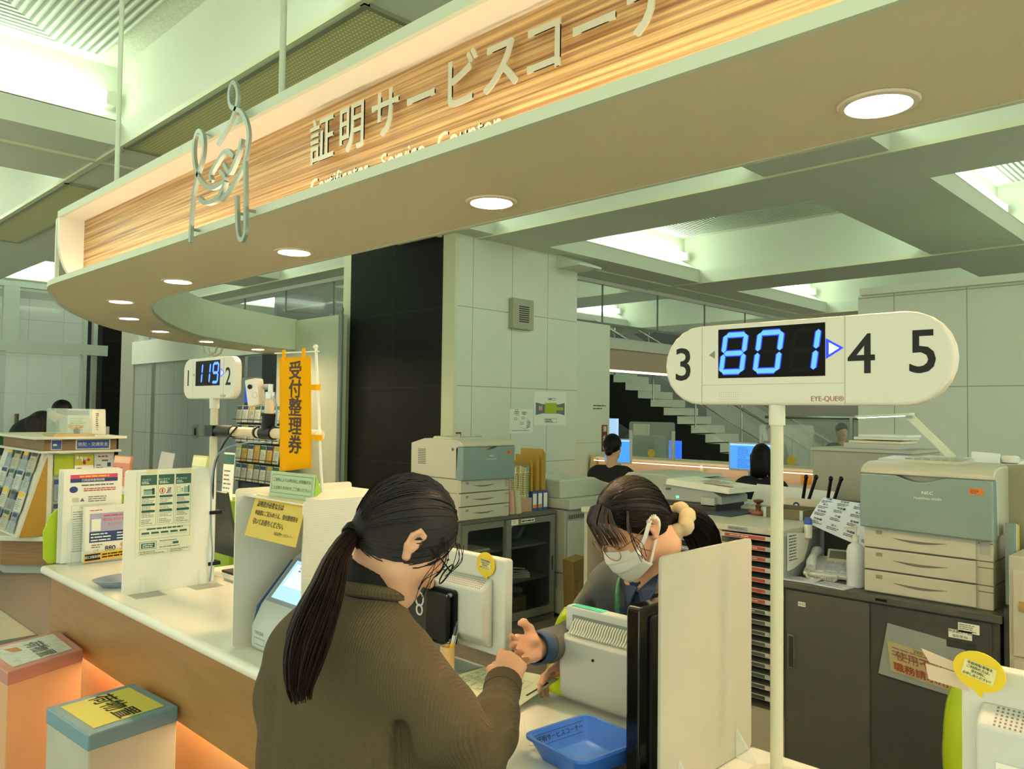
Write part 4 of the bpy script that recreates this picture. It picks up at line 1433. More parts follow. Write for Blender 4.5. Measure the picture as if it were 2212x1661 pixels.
def hair_strands(g, h, tie, starts, r0=0.001, lift=0.004, rad=(0.079, 0.099, 0.101), off=(0, -0.005, 0.012), n=9, sides=3, end=1.0):
    """strands that run over the skull from their roots to the tie point (both in head coordinates)."""
    o = Vector(off)
    T = Vector(tie) - o
    td = Vector((T.x / rad[0], T.y / rad[1], T.z / rad[2]))
    tl = td.length
    td.normalize()
    for st in starts:
        S = Vector(st) - o
        sd = Vector((S.x / rad[0], S.y / rad[1], S.z / rad[2])).normalized()
        om = sd.angle(td)
        if om < 0.05:
            continue
        pts, rr = [], []
        lf = random.uniform(-0.4, 1.0) * lift
        wob = random.uniform(-0.02, 0.02)
        for i in range(n):
            t = i / (n - 1) * end
            q = (sd * math.sin((1 - t) * om) + td * math.sin(t * om)) / math.sin(om)
            side = sd.cross(td).normalized()
            q = (q + side * wob * math.sin(math.pi * t)).normalized()
            k = 1 + (tl - 1) * max(0, (t - 0.8) / 0.2)
            e = lf * math.sin(math.pi * min(1, t * 1.1)) if t < 0.9 else 0
            v = Vector((q.x * rad[0], q.y * rad[1], q.z * rad[2])) * k + q * e + o
            pts.append(h.p(v.x, v.y, v.z))
            rr.append(r0 * (0.6 + 0.8 * math.sin(math.pi * (0.15 + 0.7 * t))))
        g.tube(pts, rr, sides)


def round_lens(g, h, x, y, z, rx, rz, r, wrap):
    pts = []
    for i in range(28):
        a = 2 * math.pi * i / 28
        xx = x + rx * math.cos(a)
        pts.append(h.p(xx, y - wrap * abs(xx) ** 1.5, z + rz * math.sin(a)))
    g.tube(pts, r, 6, closed=True)


# ============ the customer, seen from behind
H = Head((0.938, 1.198, 1.288), (0.94, -0.33), 38)
cust = thing('person', 'woman in brown knit sweater with long low ponytail, seen from behind', 'person', (0.87, 1.26, 0))
d = Sdf((0.45, 0.9, 0.0), (1.45, 1.62, 1.45), 0.0042)
H.skull(d)
NB = Vector((0.872, 1.243, 1.10))
d.chain([(H.p(0, -0.022, -0.05), 0.044), ((0.893, 1.238, 1.20), 0.042), (NB, 0.046)], k=0.03)
RS, RE, RW = (0.885, 1.15, 1.05), (1.02, 1.085, 0.882), (1.215, 1.208, 0.932)
LS, LE, LW = (0.845, 1.37, 1.03), (0.89, 1.44, 0.84), (1.10, 1.40, 0.84)
d.chain([(NB, 0.06), ((0.885, 1.262, 1.0), 0.11), ((0.885, 1.266, 0.82), 0.115)], k=0.05)
d.chain([((0.885, 1.15, 1.05), 0.04), ((0.95, 1.10, 0.965), 0.035), (RE, 0.03), (RW, 0.023)], k=0.02)
d.chain([(NB, 0.045), (RS, 0.04)], k=0.03).chain([(NB, 0.045), (LS, 0.034), ((0.845, 1.405, 0.96), 0.03), (LE, 0.03), (LW, 0.023)], k=0.03)
for sx in (-1, 1):
    q = Vector((0.312, -0.95, 0)) * 0.085 * sx
    d.chain([(Vector((0.885, 1.266, 0.80)) + q, 0.085), (Vector((0.885, 1.266, 0.43)) + q, 0.05), (Vector((0.865, 1.26, 0.08)) + q, 0.035), (Vector((0.96, 1.285, 0.04)) + q * 1.1, 0.03)], k=0.03)
hv = (Vector((1.287, 1.244, 0.985)) - Vector(RW))
tipsC = hand(d, RW, hv, (-0.70, 0.714, 0.28), (0.75, 0.55, -0.35),
             [(42, 62, 40), (48, 66, 40), (54, 66, 42), (60, 66, 42)], [(0.05, 0.036, 0.022), (0.078, 0.030, 0.040), (0.098, 0.018, 0.052)], 0.98)
hand(d, LW, (1, -0.1, -0.12), (0, -1, 0), (0, 0, -1), [(10, 20, 12)] * 4, [(0.04, 0.04, 0.01), (0.065, 0.055, 0.015), (0.088, 0.058, 0.016)], 0.95)
d.build('body', SKIN, cust, relax=1)
# sweater
d = Sdf((0.5, 0.9, 0.55), (1.35, 1.65, 1.24), 0.006)
ax_ = [(0.312, -0.95, 0), (0.95, 0.312, 0), (0, 0, 1)]
d.ell((0.866, 1.262, 1.0), (0.172, 0.112, 0.17), ax_, 0.03)
d.chain([((0.862, 1.18, 1.09), 0.07), ((0.85, 1.33, 1.085), 0.07)], k=0.05)
d.ell((0.868, 1.272, 0.86), (0.188, 0.13, 0.22), ax_, 0.05)
d.ell((0.872, 1.272, 0.70), (0.192, 0.135, 0.16), ax_, 0.05)
d.cap((0.866, 1.235, 1.10), (0.886, 1.232, 1.165), 0.09, 0.062, k=0.04)
d.chain([((0.88, 1.15, 1.06), 0.084), ((0.945, 1.10, 0.965), 0.074), ((1.02, 1.085, 0.885), 0.058)], k=0.02)
d.chain([((1.02, 1.085, 0.885), 0.056), ((1.08, 1.11, 0.905), 0.056), ((1.135, 1.148, 0.918), 0.047)], k=0.012)
d.chain([((1.12, 1.135, 0.905), 0.044), ((1.205, 1.200, 0.935), 0.0385)], k=0.018)
for q, rr in (((1.05, 1.08, 0.92), 0.047), ((1.10, 1.11, 0.94), 0.040), ((1.02, 1.07, 0.85), 0.046)):
    d.ell(q, (rr, rr * 0.9, rr * 0.62), None, 0.014)
d.chain([((0.835, 1.375, 1.045), 0.074), ((0.84, 1.41, 0.96), 0.073), ((0.89, 1.44, 0.84), 0.066), ((1.07, 1.41, 0.84), 0.044)], k=0.03)
# deep fold between the back and the right sleeve
d.cap((0.862, 1.098, 0.99), (0.884, 1.108, 0.60), 0.012, 0.02, k=0.02, cut=True)
for a, b_, rr in (((0.70, 1.21, 0.98), (0.705, 1.17, 0.72), 0.012), ((0.735, 1.33, 1.0), (0.69, 1.31, 0.74), 0.014)):
    d.cap(a, b_, rr, rr, k=0.03, cut=True)
# neck opening
d.cap((0.884, 1.232, 1.13), (0.905, 1.228, 1.25), 0.052, 0.062, k=0.006, cut=True)
d.build('sweater', BROWNK, cust, relax=3)
# ribbed cuff, collar band and the raglan seam
g = B().tube([(1.196, 1.193, 0.932), (1.222, 1.213, 0.942)], 0.0405, 20)
g.build('cuff', mat('cuff_rib', '#4e4128', 0.9, bump=0.5, scale=300), cust, smooth=True)
g = B()
cpts = []
for i in range(24):
    a = 2 * math.pi * i / 24
    ax1, ax2 = Vector((0.312, -0.95, 0.0)), Vector((0.93, 0.29, -0.26))
    cpts.append(Vector((0.889, 1.231, 1.183)) + ax1 * 0.067 * math.cos(a) + ax2 * 0.067 * math.sin(a))
g.tube(cpts, 0.012, 8, closed=True)
g.build('collar', BROWNK, cust, smooth=True)
d = Sdf((0.75, 1.05, 1.05), (1.05, 1.4, 1.3), 0.005)
d.chain([((0.878, 1.236, 1.10), 0.062), ((0.890, 1.230, 1.175), 0.064), ((0.900, 1.224, 1.225), 0.062)], k=0.01)
d.plane_cut((0.892, 1.234, 1.232), (0.30, -0.22, 0.9))
d.build('turtleneck', BLKT, cust)
d = Sdf((0.6, 0.95, 0.0), (1.15, 1.6, 0.9), 0.01)
for sx in (-1, 1):
    q = Vector((0.312, -0.95, 0)) * 0.085 * sx
    d.chain([(Vector((0.875, 1.266, 0.80)) + q, 0.11), (Vector((0.88, 1.266, 0.43)) + q, 0.078), (Vector((0.865, 1.26, 0.10)) + q, 0.068)], k=0.02)
d.build('trousers', DARK, cust)
for sx in (-1, 1):
    q = Vector((0.312, -0.95, 0)) * 0.092 * sx
    g = B()
    c_ = Vector((0.91, 1.27, 0.045)) + q
    g.M = Matrix.Translation(c_) @ Matrix.Rotation(math.atan2(0.312, 0.95), 4, 'Z')
    g.ell((0, 0, 0), (0.125, 0.047, 0.045))
    g.build('shoe', BLACK, cust, smooth=True)
# hair: cap, combed strands, tie, tail
TIE = (0.0, -0.105, -0.042)
TIEW = Vector((0.848, 1.233, 1.296))
v = TIEW - H.c
TIE = (v.dot(H.r), v.dot(H.f), v.dot(H.u))
d = Sdf((0.75, 1.05, 1.15), (1.1, 1.36, 1.45), 0.004)
d.ell(H.p(0, -0.006, 0.012), (0.079, 0.098, 0.1005), H.R, 0.0)
d.plane_cut(H.p(0, 0.088, 0.046), H.r * 0 + H.f * 0.80 - H.u * 1.0)
d.cap(H.p(0.0, -0.065, -0.038), TIEW, 0.022, 0.009, k=0.035)
hairC = d.build('hair', HAIR, cust)
g = B()
st = []
for i in range(760):
    x = random.uniform(-0.074, 0.074)
    kind = random.random()
    if kind < 0.55:
        y = random.uniform(0.0, 0.088); z = 0.046 + 0.8 * (y - 0.088) + random.uniform(0, 0.06)
        x = math.copysign(random.uniform(0.03, 0.075), random.choice((1, 1, 1, -1)))
    elif kind < 0.85:
        y = random.uniform(-0.03, 0.09); z = 0.1 + random.uniform(-0.03, 0.01)
    else:
        y = random.uniform(-0.06, -0.01); z = -0.045 + 0.5 * y + random.uniform(-.01, .01)
    st.append((x, y, z))
hair_strands(g, H, TIE, st, lift=0.004)
g.build('combed_strands', HAIRB, hairC, smooth=True)
g = B()
for k in range(6):      # loose side locks before the ear
    a = H.p(0.07 + random.uniform(-.004, .006), 0.05 + random.uniform(-.012, .02), 0.03)
    b_ = H.p(0.074, 0.06 + random.uniform(-.01, .015), -0.005)
    c_ = H.p(0.07, 0.062 + random.uniform(-.02, .012), -0.05 + random.uniform(-.015, .02))
    e = Vector((0, 0, -0.02 * random.random()))
    g.tube(catmull([a, b_, c_, c_ + e + H.u * -0.02], 4), [0.0008] * 13, 3)
for k in range(5):
    a = H.p(random.uniform(0.01, 0.06), 0.088, 0.045)
    g.tube(catmull([a, H.p(random.uniform(0.01, 0.06), 0.104, 0.02), H.p(random.uniform(0.03, 0.055), 0.1, -0.01 - random.uniform(0, .02))], 4), 0.0008, 3)
g.build('loose_locks', HAIR, hairC, smooth=True)
tl = [(0.848, 1.233, 1.296), (0.82, 1.22, 1.28), (0.785, 1.199, 1.25), (0.758, 1.178, 1.216), (0.730, 1.165, 1.179), (0.712, 1.160, 1.143), (0.701, 1.158, 1.106), (0.698, 1.160, 1.07), (0.702, 1.160, 1.048)]
tr = [0.014, 0.019, 0.025, 0.032, 0.038, 0.039, 0.034, 0.024, 0.010]
B().tube(catmull(tl, 5), [tr[min(i // 5, 8)] * 0.6 * (1 - (i % 5) / 5) + tr[min(i // 5 + 1, 8)] * 0.6 * ((i % 5) / 5) for i in range(41)], 12).build('ponytail', HAIRB, cust, smooth=True)
pt = [o for o in cust.children if o.name.startswith('ponytail')][0]
g = B()
tail(g, tl, tr, 420, 0.0012, 0.66, 0.95)
g.build('tail_strands', mat('tail_hair', '#28190f', 0.5, vary=0.6, vscale=45, spec=0.35), pt, smooth=True)
g = B()
for k in (-0.006, 0.0, 0.006):
    dd = (TIEW - Vector(tl[1])).normalized()
    a1 = dd.cross(Vector((0, 0, 1))).normalized(); a2 = dd.cross(a1)
    g.tube([TIEW - dd * (0.002 + k) + (a1 * math.cos(t) + a2 * math.sin(t)) * 0.0175 for t in [i * math.pi / 9 for i in range(18)]], 0.0042, 6, closed=True)
g.build('hair_tie', BLACK, cust, smooth=True)
g = B()
for sx in (-1, 1):
    round_lens(g, H, sx * 0.032, 0.108, -0.014, 0.024, 0.021, 0.0016, 0.9)
    g.tube([H.p(sx * 0.056, 0.098, -0.008), H.p(sx * 0.074, 0.06, -0.002), H.p(sx * 0.078, 0.0, 0.004), H.p(sx * 0.078, -0.012, -0.004)], 0.0014, 6)
g.tube([H.p(-0.009, 0.107, -0.01), H.p(0, 0.109, -0.007), H.p(0.009, 0.107, -0.01)], 0.0012, 6)
g.build('glasses', BLACK, cust, smooth=True)


def eyes(h, parent, closed=True):
    for q in (-1, 1):
        g = B()
        pts = [h.p(q * (0.030 + 0.0125 * math.cos(a)), 0.0895 - 0.004 * math.cos(a) ** 2, -0.0185 - 0.0035 * math.sin(a)) for a in [i * math.pi / 8 for i in range(9)]]
        g.tube(pts, 0.0009, 5)
        g.build('eyelashes', HAIR, parent, smooth=True)
        g = B()
        g.tube([h.p(q * 0.014, 0.0935, 0.006), h.p(q * 0.028, 0.091, 0.0095), h.p(q * 0.042, 0.083, 0.007)], [0.0016, 0.0022, 0.001], 6)
        g.build('eyebrow', HAIR, parent, smooth=True)


eyes(H, cust)

# ============ the clerk, bent over the papers
K = Head((1.685, 1.215, 1.246), (-0.945, 0.33), 30)
clerk = thing('person', 'masked clerk with gold rimmed glasses, grey cardigan and scrunchie behind the counter', 'person', (1.95, 1.3, 0))
d = Sdf((1.15, 0.85, 0.0), (2.35, 1.7, 1.42), 0.0042)
K.skull(d)
KN = Vector((1.80, 1.245, 1.07))
d.chain([(K.p(0, -0.03, -0.06), 0.05), (K.p(0, -0.045, -0.10), 0.048), (KN, 0.055)], k=0.03)
CRS, CRE, CRW = (1.81, 1.36, 1.02), (1.755, 1.40, 0.91), (1.438, 1.312, 0.952)
CLS, CLE, CLW = (1.875, 1.11, 1.02), (1.84, 1.16, 0.87), (1.645, 1.368, 0.86)
d.chain([(KN, 0.06), ((1.90, 1.28, 0.95), 0.105), ((2.03, 1.33, 0.62), 0.115)], k=0.05)
d.chain([(KN, 0.045), (CRS, 0.035), ((1.775, 1.40, 0.955), 0.03), (CRE, 0.028), ((1.62, 1.355, 0.925), 0.026), (CRW, 0.022)], k=0.02)
d.chain([(KN, 0.045), (CLS, 0.035), (CLE, 0.03), (CLW, 0.022)], k=0.02)
for sx in (-1, 1):
    q = Vector((0.2, 0.97, 0)) * 0.09 * sx
    d.chain([(Vector((2.03, 1.33, 0.55)) + q, 0.085), (Vector((1.66, 1.27, 0.52)) + q, 0.055), (Vector((1.68, 1.27, 0.08)) + q, 0.036), (Vector((1.60, 1.25, 0.04)) + q, 0.03)], k=0.03)
tipsR = hand(d, CRW, (-0.98, -0.16, 0.16), (0.05, 0.40, 0.92), (-0.30, -0.80, 0.42),
             [(18, 14, 8), (22, 18, 10), (26, 22, 12), (30, 24, 14)], [(0.035, 0.045, 0.010), (0.062, 0.060, 0.016), (0.086, 0.058, 0.022)], 0.98)
tipsL = hand(d, CLW, (-0.99, 0.10, -0.06), (0.05, -0.70, 0.72), (0.0, -0.72, -0.69),
             [(14, 14, 8), (18, 18, 10), (24, 22, 12), (30, 26, 14)], [(0.035, 0.024, 0.020), (0.064, 0.026, 0.024), (0.088, 0.018, 0.020)], 0.98)
d.build('body', SKIN, clerk, relax=1)
eyes(K, clerk)
# cardigan, open in a V
d = Sdf((1.35, 0.85, 0.40), (2.35, 1.75, 1.2), 0.0065)
bx = [(0.21, 0.975, 0), (-0.975, 0.21, 0), (0, 0, 1)]
bx = [Vector(bx[0]), (Vector(bx[1]) * 0.88 + Vector((0, 0, -0.47))).normalized(), (Vector((0, 0, 0.88)) + Vector(bx[1]) * 0.47).normalized()]
bxr = [tuple(q) for q in bx]
d.ell((1.875, 1.262, 0.975), (0.175, 0.12, 0.16), bxr, 0.03)
d.chain([((1.80, 1.34, 1.06), 0.062), ((1.845, 1.15, 1.06), 0.062)], k=0.05)
d.ell((1.97, 1.30, 0.79), (0.19, 0.135, 0.20), bxr, 0.05)
d.ell((2.04, 1.33, 0.60), (0.20, 0.16, 0.15), None, 0.05)
d.cap((1.815, 1.25, 1.06), (1.79, 1.238, 1.11), 0.085, 0.066, k=0.03)
d.chain([((1.80, 1.365, 1.035), 0.07), ((1.775, 1.40, 0.955), 0.068), ((1.755, 1.40, 0.91), 0.058), ((1.62, 1.355, 0.925), 0.049), ((1.465, 1.318, 0.952), 0.037)], k=0.02)
d.chain([((1.87, 1.10, 1.03), 0.07), ((1.83, 1.17, 0.87), 0.06), ((1.69, 1.345, 0.862), 0.040)], k=0.02)
d.cap((1.785, 1.235, 1.08), (1.765, 1.23, 1.15), 0.052, 0.056, k=0.006, cut=True)
# V opening down the chest
d.cap((1.735, 1.222, 1.09), (1.70, 1.20, 0.80), 0.055, 0.030, k=0.012, cut=True)
for a, b_ in (((1.69, 1.33, 1.03), (1.74, 1.34, 0.82)), ((1.73, 1.38, 0.99), (1.82, 1.42, 0.80)), ((1.69, 1.29, 0.98), (1.75, 1.28, 0.8))):
    d.cap(a, b_, 0.012, 0.016, k=0.03, cut=True)
d.build('cardigan', GREYK, clerk, relax=3)
# navy shirt: chest, collar points, cuffs
d = Sdf((1.55, 1.0, 0.55), (2.2, 1.5, 1.2), 0.006)
d.ell((1.86, 1.26, 0.965), (0.12, 0.112, 0.15), bxr, 0.03)
d.chain([((1.80, 1.245, 1.05), 0.066), ((1.785, 1.24, 1.09), 0.060)], k=0.03)
d.cap((1.788, 1.24, 1.07), (1.768, 1.232, 1.14), 0.051, 0.055, k=0.004, cut=True)
d.build('shirt', NAVY, clerk)
g = B()
for sx in (-1, 1):
    o_ = Vector((1.735, 1.222, 1.085))
    r_ = Vector((0.21, 0.975, 0)) * sx
    g.plate([o_ + r_ * 0.045 + Vector((0.03, 0, 0.025)), o_ + r_ * 0.004 + Vector((-0.012, 0, -0.022)), o_ + r_ * 0.026 + Vector((-0.022, 0, -0.07)), o_ + r_ * 0.062 + Vector((-0.004, 0, -0.012))][::sx], 0.004)
g.build('shirt_collar', mat('navy_collar', '#2a3c58', 0.8), clerk)
g = B()
dv = Vector(CRW) - Vector((1.62, 1.355, 0.925)); dv.normalize()
g.tube([Vector(CRW) - dv * 0.035, Vector(CRW) - dv * 0.012, Vector(CRW) + dv * 0.014], [0.040, 0.0385, 0.0395], 22, caps=False)
o = g.build('shirt_cuff', mat('denim_cuff', '#2d4468', 0.8, vary=0.2, vscale=60), clerk, smooth=True)
md = o.modifiers.new('solidify', 'SOLIDIFY'); md.thickness = 0.004
g = B().tube([Vector(CRW) - dv * 0.06, Vector(CRW) - dv * 0.034], [0.043, 0.041], 22)
g.build('cuff', GREYK, clerk, smooth=True)
# lanyard
LAN = mat('lanyard_green', '#2f6b4c', 0.7, vary=0.5, vscale=160)
g = B()
g.tube(catmull([(1.845, 1.175, 1.10), (1.80, 1.155, 1.10), (1.745, 1.16, 1.065), (1.70, 1.175, 0.99), (1.69, 1.20, 0.88)], 5), 0.006, 6)
g.tube(catmull([(1.81, 1.315, 1.10), (1.755, 1.30, 1.09), (1.705, 1.275, 1.04), (1.685, 1.255, 0.97), (1.685, 1.225, 0.88)], 5), 0.006, 6)
g.build('lanyard', LAN, clerk, smooth=True)
# hair with a fringe
d = Sdf((1.5, 1.0, 1.1), (1.95, 1.4, 1.42), 0.004)
d.ell(K.p(0, -0.006, 0.013), (0.0795, 0.099, 0.101), K.R, 0.0)
d.plane_cut(K.p(0, 0.086, 0.050), K.f * 0.80 - K.u * 1.0)
SCR_ = Vector((1.800, 1.168, 1.246))
vv = SCR_ - K.c
TIEK = (vv.dot(K.r), vv.dot(K.f), vv.dot(K.u))
d.cap(K.p(0, -0.07, -0.03), SCR_, 0.034, 0.016, k=0.03)
hairK = d.build('hair', HAIR, clerk)
g = B()
st = []
for i in range(620):
    kind = random.random()
    if kind < 0.6:
        y = random.uniform(-0.01, 0.086); x = math.copysign(random.uniform(0.03, 0.075), random.choice((-1, -1, 1)))
        z = 0.05 + 0.8 * (y - 0.086) + random.uniform(0, 0.05)
    else:
        y = random.uniform(0.0, 0.09); z = 0.1; x = random.uniform(-0.06, 0.06)
    st.append((x, y, z))
hair_strands(g, K, TIEK, st, lift=0.003)
g.build('combed_strands', HAIRB, hairK, smooth=True)
FR_ = mat('fringe_hair', '#33200f', 0.4, vary=0.5, vscale=50, spec=0.5)
g = B()
for k in range(80):     # fringe over the forehead, parted, and wisps at the temple
    x0 = random.uniform(-0.055, 0.075)
    sgn = 1 if x0 > 0.005 else -1
    xe = x0 + sgn * random.uniform(0.0, 0.022)
    r_ = random.random()
    ze = -0.004 - 0.012 * r_ - (0.05 * max(0, (x0 - 0.045) / 0.03))
    a = K.p(x0 * 0.75, 0.064 - 0.1 * abs(x0) ** 1.4, 0.092 - abs(x0) * 0.25)
    yb = 0.098 - 4.5 * xe * xe
    g.tube(catmull([a, K.p((x0 * 0.7 + xe * 0.3), yb + 0.0055, 0.058 - abs(x0) * .15), K.p(xe, yb + 0.006, 0.022), K.p(xe * 1.02, yb + 0.004, ze)], 4), [0.0011] * 10 + [0.0009, 0.0006, 0.0003], 3)
for k in range(14):
    s_ = random.choice((1, 1, -1))
    x0 = s_ * random.uniform(0.070, 0.082)
    a = K.p(x0 * 0.9, 0.035, 0.06)
    g.tube(catmull([a, K.p(x0 * 1.05, 0.055 + random.uniform(-.01, .01), 0.02), K.p(x0 * 1.08, 0.058 + random.uniform(-.015, .015), -0.025), K.p(x0, 0.045 + random.uniform(-.02, .02), -0.055 - random.uniform(0, .02))], 4), 0.0009, 3)
g.build('fringe', FR_, hairK, smooth=True)
# scrunchie and tail
pd = (Vector((1.918, 1.149, 1.163)) - SCR_).normalized()
g = B()
a1 = pd.cross(Vector((0, 0, 1))).normalized(); a2 = pd.cross(a1).normalized()
n_ = 40
pts = [SCR_ + pd * 0.016 + (a1 * math.cos(t) + a2 * math.sin(t)) * (0.034 + 0.0015 * math.sin(t * 7)) + pd * 0.003 * math.sin(t * 5) for t in [2 * math.pi * i / n_ for i in range(n_)]]
g.tube(pts, [0.021 + 0.0018 * math.sin(i * 1.1) for i in range(n_)], 10, closed=True)
g.build('scrunchie', mat('beige_scrunchie', '#c9b48a', 0.8, vary=0.08, vscale=40), clerk, smooth=True)
kt = [SCR_ + pd * 0.01, (1.845, 1.163, 1.24), (1.885, 1.158, 1.225), (1.922, 1.15, 1.185), (1.938, 1.146, 1.13), (1.935, 1.146, 1.08), (1.925, 1.146, 1.03)]
kr = [0.02, 0.033, 0.042, 0.044, 0.038, 0.026, 0.008]
tk = B().tube(catmull(kt, 4), [kr[min(i // 4, 6)] * (1 - (i % 4) / 4) + kr[min(i // 4 + 1, 6)] * ((i % 4) / 4) for i in range(25)], 12).build('ponytail', HAIR, clerk, smooth=True)
g = B()
tail(g, kt, kr, 260, 0.0012, 0.92, 1.06)
g.build('tail_strands', HAIRB, tk, smooth=True)
# gold glasses
GOLD = mat('gold_wire', '#b07a3a', 0.3, metal=0.8)
g = B()
for sx in (-1, 1):
    round_lens(g, K, sx * 0.033, 0.113, -0.022, 0.0255, 0.0215, 0.0012, 0.9)
    g.tube([K.p(sx * 0.058, 0.101, -0.014), K.p(sx * 0.075, 0.06, -0.006), K.p(sx * 0.079, 0.005, 0.004)], 0.0013, 6)
g.tube([K.p(-0.009, 0.112, -0.018), K.p(0, 0.114, -0.015), K.p(0.009, 0.112, -0.018)], 0.0011, 6)
gl = g.build('glasses', GOLD, clerk, smooth=True)
for sx in (-1, 1):
    g = B()
    pts = [K.p(sx * 0.033 + 0.0245 * math.cos(a), 0.1115 - 0.9 * abs(sx * 0.033 + 0.0245 * math.cos(a)) ** 1.5, -0.022 + 0.0205 * math.sin(a)) for a in [2 * math.pi * i / 20 for i in range(20)]]
    g.add(pts, [tuple(range(20))])
    g.build('lens', GLASS, gl)
# mask with pleats and ear loops
MASK = mat('mask_white', '#e4ded0', 0.8, bump=0.15, scale=500)
def mask_pt(u, w):
    x = (u - 0.5) * 2                      # -1..1 across
    hw = 0.065 + 0.006 * math.sin(math.pi * w)
    top, bot = -0.024 - 0.012 * x * x, -0.130 + 0.034 * x * x
    z = top + (bot - top) * w
    X_ = x * hw
    y = 0.107 - 0.053 * abs(x) ** 2.2 + 0.010 * math.exp(-(x / 0.3) ** 2) * math.exp(-((w - 0.28) / 0.25) ** 2) - 0.020 * max(0, w - 0.55) ** 1.3 / 0.45 ** 1.3
    y += 0.0022 * (((w * 3.2) % 1.0) - 0.5) * (1 - abs(x) ** 4)
    return K.p(X_, y, z)
o = B().grid(lambda u, w: mask_pt(u, w), 32, 40).build('mask', MASK, clerk, smooth='all')
md = o.modifiers.new('solidify', 'SOLIDIFY'); md.thickness = 0.0012
for sx in (0, 1):
    s_ = 1 if sx else -1
    pts = [mask_pt(sx, 0.06), K.p(s_ * 0.076, 0.03, -0.022), K.p(s_ * 0.085, -0.004, 0.014), K.p(s_ * 0.089, -0.019, 0.010), K.p(s_ * 0.083, -0.020, -0.015), K.p(s_ * 0.074, 0.012, -0.055), mask_pt(sx, 0.9)]
    g = B()
    P_ = catmull(pts, 5)
    for i in range(len(P_) - 1):
        a, b_ = Vector(P_[i]), Vector(P_[i + 1])
        w0 = 0.006 if i < 14 else 0.0035
        dd = (b_ - a).normalized(); nn = K.r * s_
        sd = dd.cross(nn).normalized() * w0
        g.add([a - sd, a + sd, b_ + sd, b_ - sd], [(0, 1, 2, 3)])
    o2 = g.build('ear_loop', MASK, o)
    md = o2.modifiers.new('solidify', 'SOLIDIFY'); md.thickness = 0.0015
# skirt / trousers and shoes below the counter
d = Sdf((1.45, 1.0, 0.0), (2.3, 1.65, 0.75), 0.011)
for sx in (-1, 1):
    q = Vector((0.2, 0.97, 0)) * 0.09 * sx
    d.chain([(Vector((2.03, 1.33, 0.56)) + q, 0.11), (Vector((1.68, 1.27, 0.53)) + q, 0.08), (Vector((1.68, 1.27, 0.1)) + q, 0.06)], k=0.03)
d.build('trousers', DARK, clerk)
for sx in (-1, 1):
    q = Vector((0.2, 0.97, 0)) * 0.095 * sx
    g = B().ell(tuple(Vector((1.64, 1.26, 0.045)) + q), (0.12, 0.045, 0.042))
    g.build('shoe', BLACK, clerk, smooth=True)


# ---------------------------------------------------------------- office chairs
def office_chair(c, face, label, colr, seat_z=0.44, base=DARK, group=None):
    t = thing('office_chair', label, 'chair', (c[0], c[1], 0), group=group)
    a = math.atan2(face[1], face[0])
    M_ = Matrix.Translation((c[0], c[1], 0)) @ Matrix.Rotation(a, 4, 'Z')
    def mk():
        g = B(); g.M = M_; return g
    g = mk(); g.prism(rrect(-0.22, 0.23, -0.23, 0.23, 0.08, 5), 'z', seat_z - 0.07, seat_z); g.build('seat', colr, t, bev=0.025, seg=3, smooth=True)
    g = mk()
    g.grid(lambda u, v_: (-0.23 - 0.07 * v_ + 0.05 * (2 * u - 1) ** 2, (2 * u - 1) * (0.21 - 0.05 * abs(2 * v_ - 1) ** 3), seat_z + 0.12 + 0.34 * v_), 14, 14)
    o = g.build('backrest', colr, t, smooth='all')
    md = o.modifiers.new('solidify', 'SOLIDIFY'); md.thickness = 0.035
    g = mk(); g.tube([(-0.1, 0, seat_z - 0.08), (-0.24, 0, seat_z - 0.04), (-0.29, 0, seat_z + 0.2)], 0.018, 8); g.build('back_bar', base, t, smooth=True)
    g = mk(); g.cyl((0, 0, 0.1), (0, 0, seat_z - 0.06), 0.028); g.build('column', base, t, smooth=True)
    for i in range(5):
        b_ = 2 * math.pi * i / 5
        g = mk(); g.bar((0, 0, 0.1), (0.28 * math.cos(b_), 0.28 * math.sin(b_), 0.07), 0.045, 0.025); leg = g.build('leg', base, t)
        g = mk(); g.cyl((0.28 * math.cos(b_) - 0.015, 0.28 * math.sin(b_), 0.03), (0.28 * math.cos(b_) + 0.015, 0.28 * math.sin(b_), 0.03), 0.028); g.build('castor', BLACK, leg, smooth=True)
    return t


office_chair((2.02, 1.70), (-0.98, -0.2), 'empty lime green office chair left of the masked clerk', LIME, 0.34)
t = thing('office_stool', 'dark round stool under the masked clerk', 'stool', (2.04, 1.335, 0))
B().lathe([(0.15, 0), (0.19, 0.02), (0.19, 0.05), (0.17, 0.07)], (2.04, 1.335, 0.40), 24).build('seat', DARK, t, smooth=True)
B().cyl((2.04, 1.335, 0.03), (2.04, 1.335, 0.40), 0.03).build('column', BLACK, t)
B().lathe([(0.22, 0), (0.22, 0.02), (0.05, 0.05)], (2.04, 1.335, 0), 24).build('base', BLACK, t)
# ---------------------------------------------------------------- ticket booth of white corrugated boards on the counter
CORR = mat('corrugated_plastic', '#e2ddca', 0.45)
nt, pr = nodes_of(CORR)
tc = nt.nodes.new('ShaderNodeTexCoord'); sp = nt.nodes.new('ShaderNodeSeparateXYZ')
nt.links.new(tc.outputs['Object'], sp.inputs[0])
wv = math_node(nt, 'SINE', math_node(nt, 'MULTIPLY', sp.outputs[2], 2 * math.pi / 0.006))
bp = nt.nodes.new('ShaderNodeBump'); bp.inputs['Strength'].default_value = 0.12; bp.inputs['Distance'].default_value = 0.001
nt.links.new(wv, bp.inputs['Height']); nt.links.new(bp.outputs['Normal'], pr.inputs['Normal'])


def board_y(g, y, x0, x1, z0, z1, th=0.005, r=0.012):
    g.prism(rrect(x0, x1, z0, z1, r, 4), 'y', y - th / 2, y + th / 2)


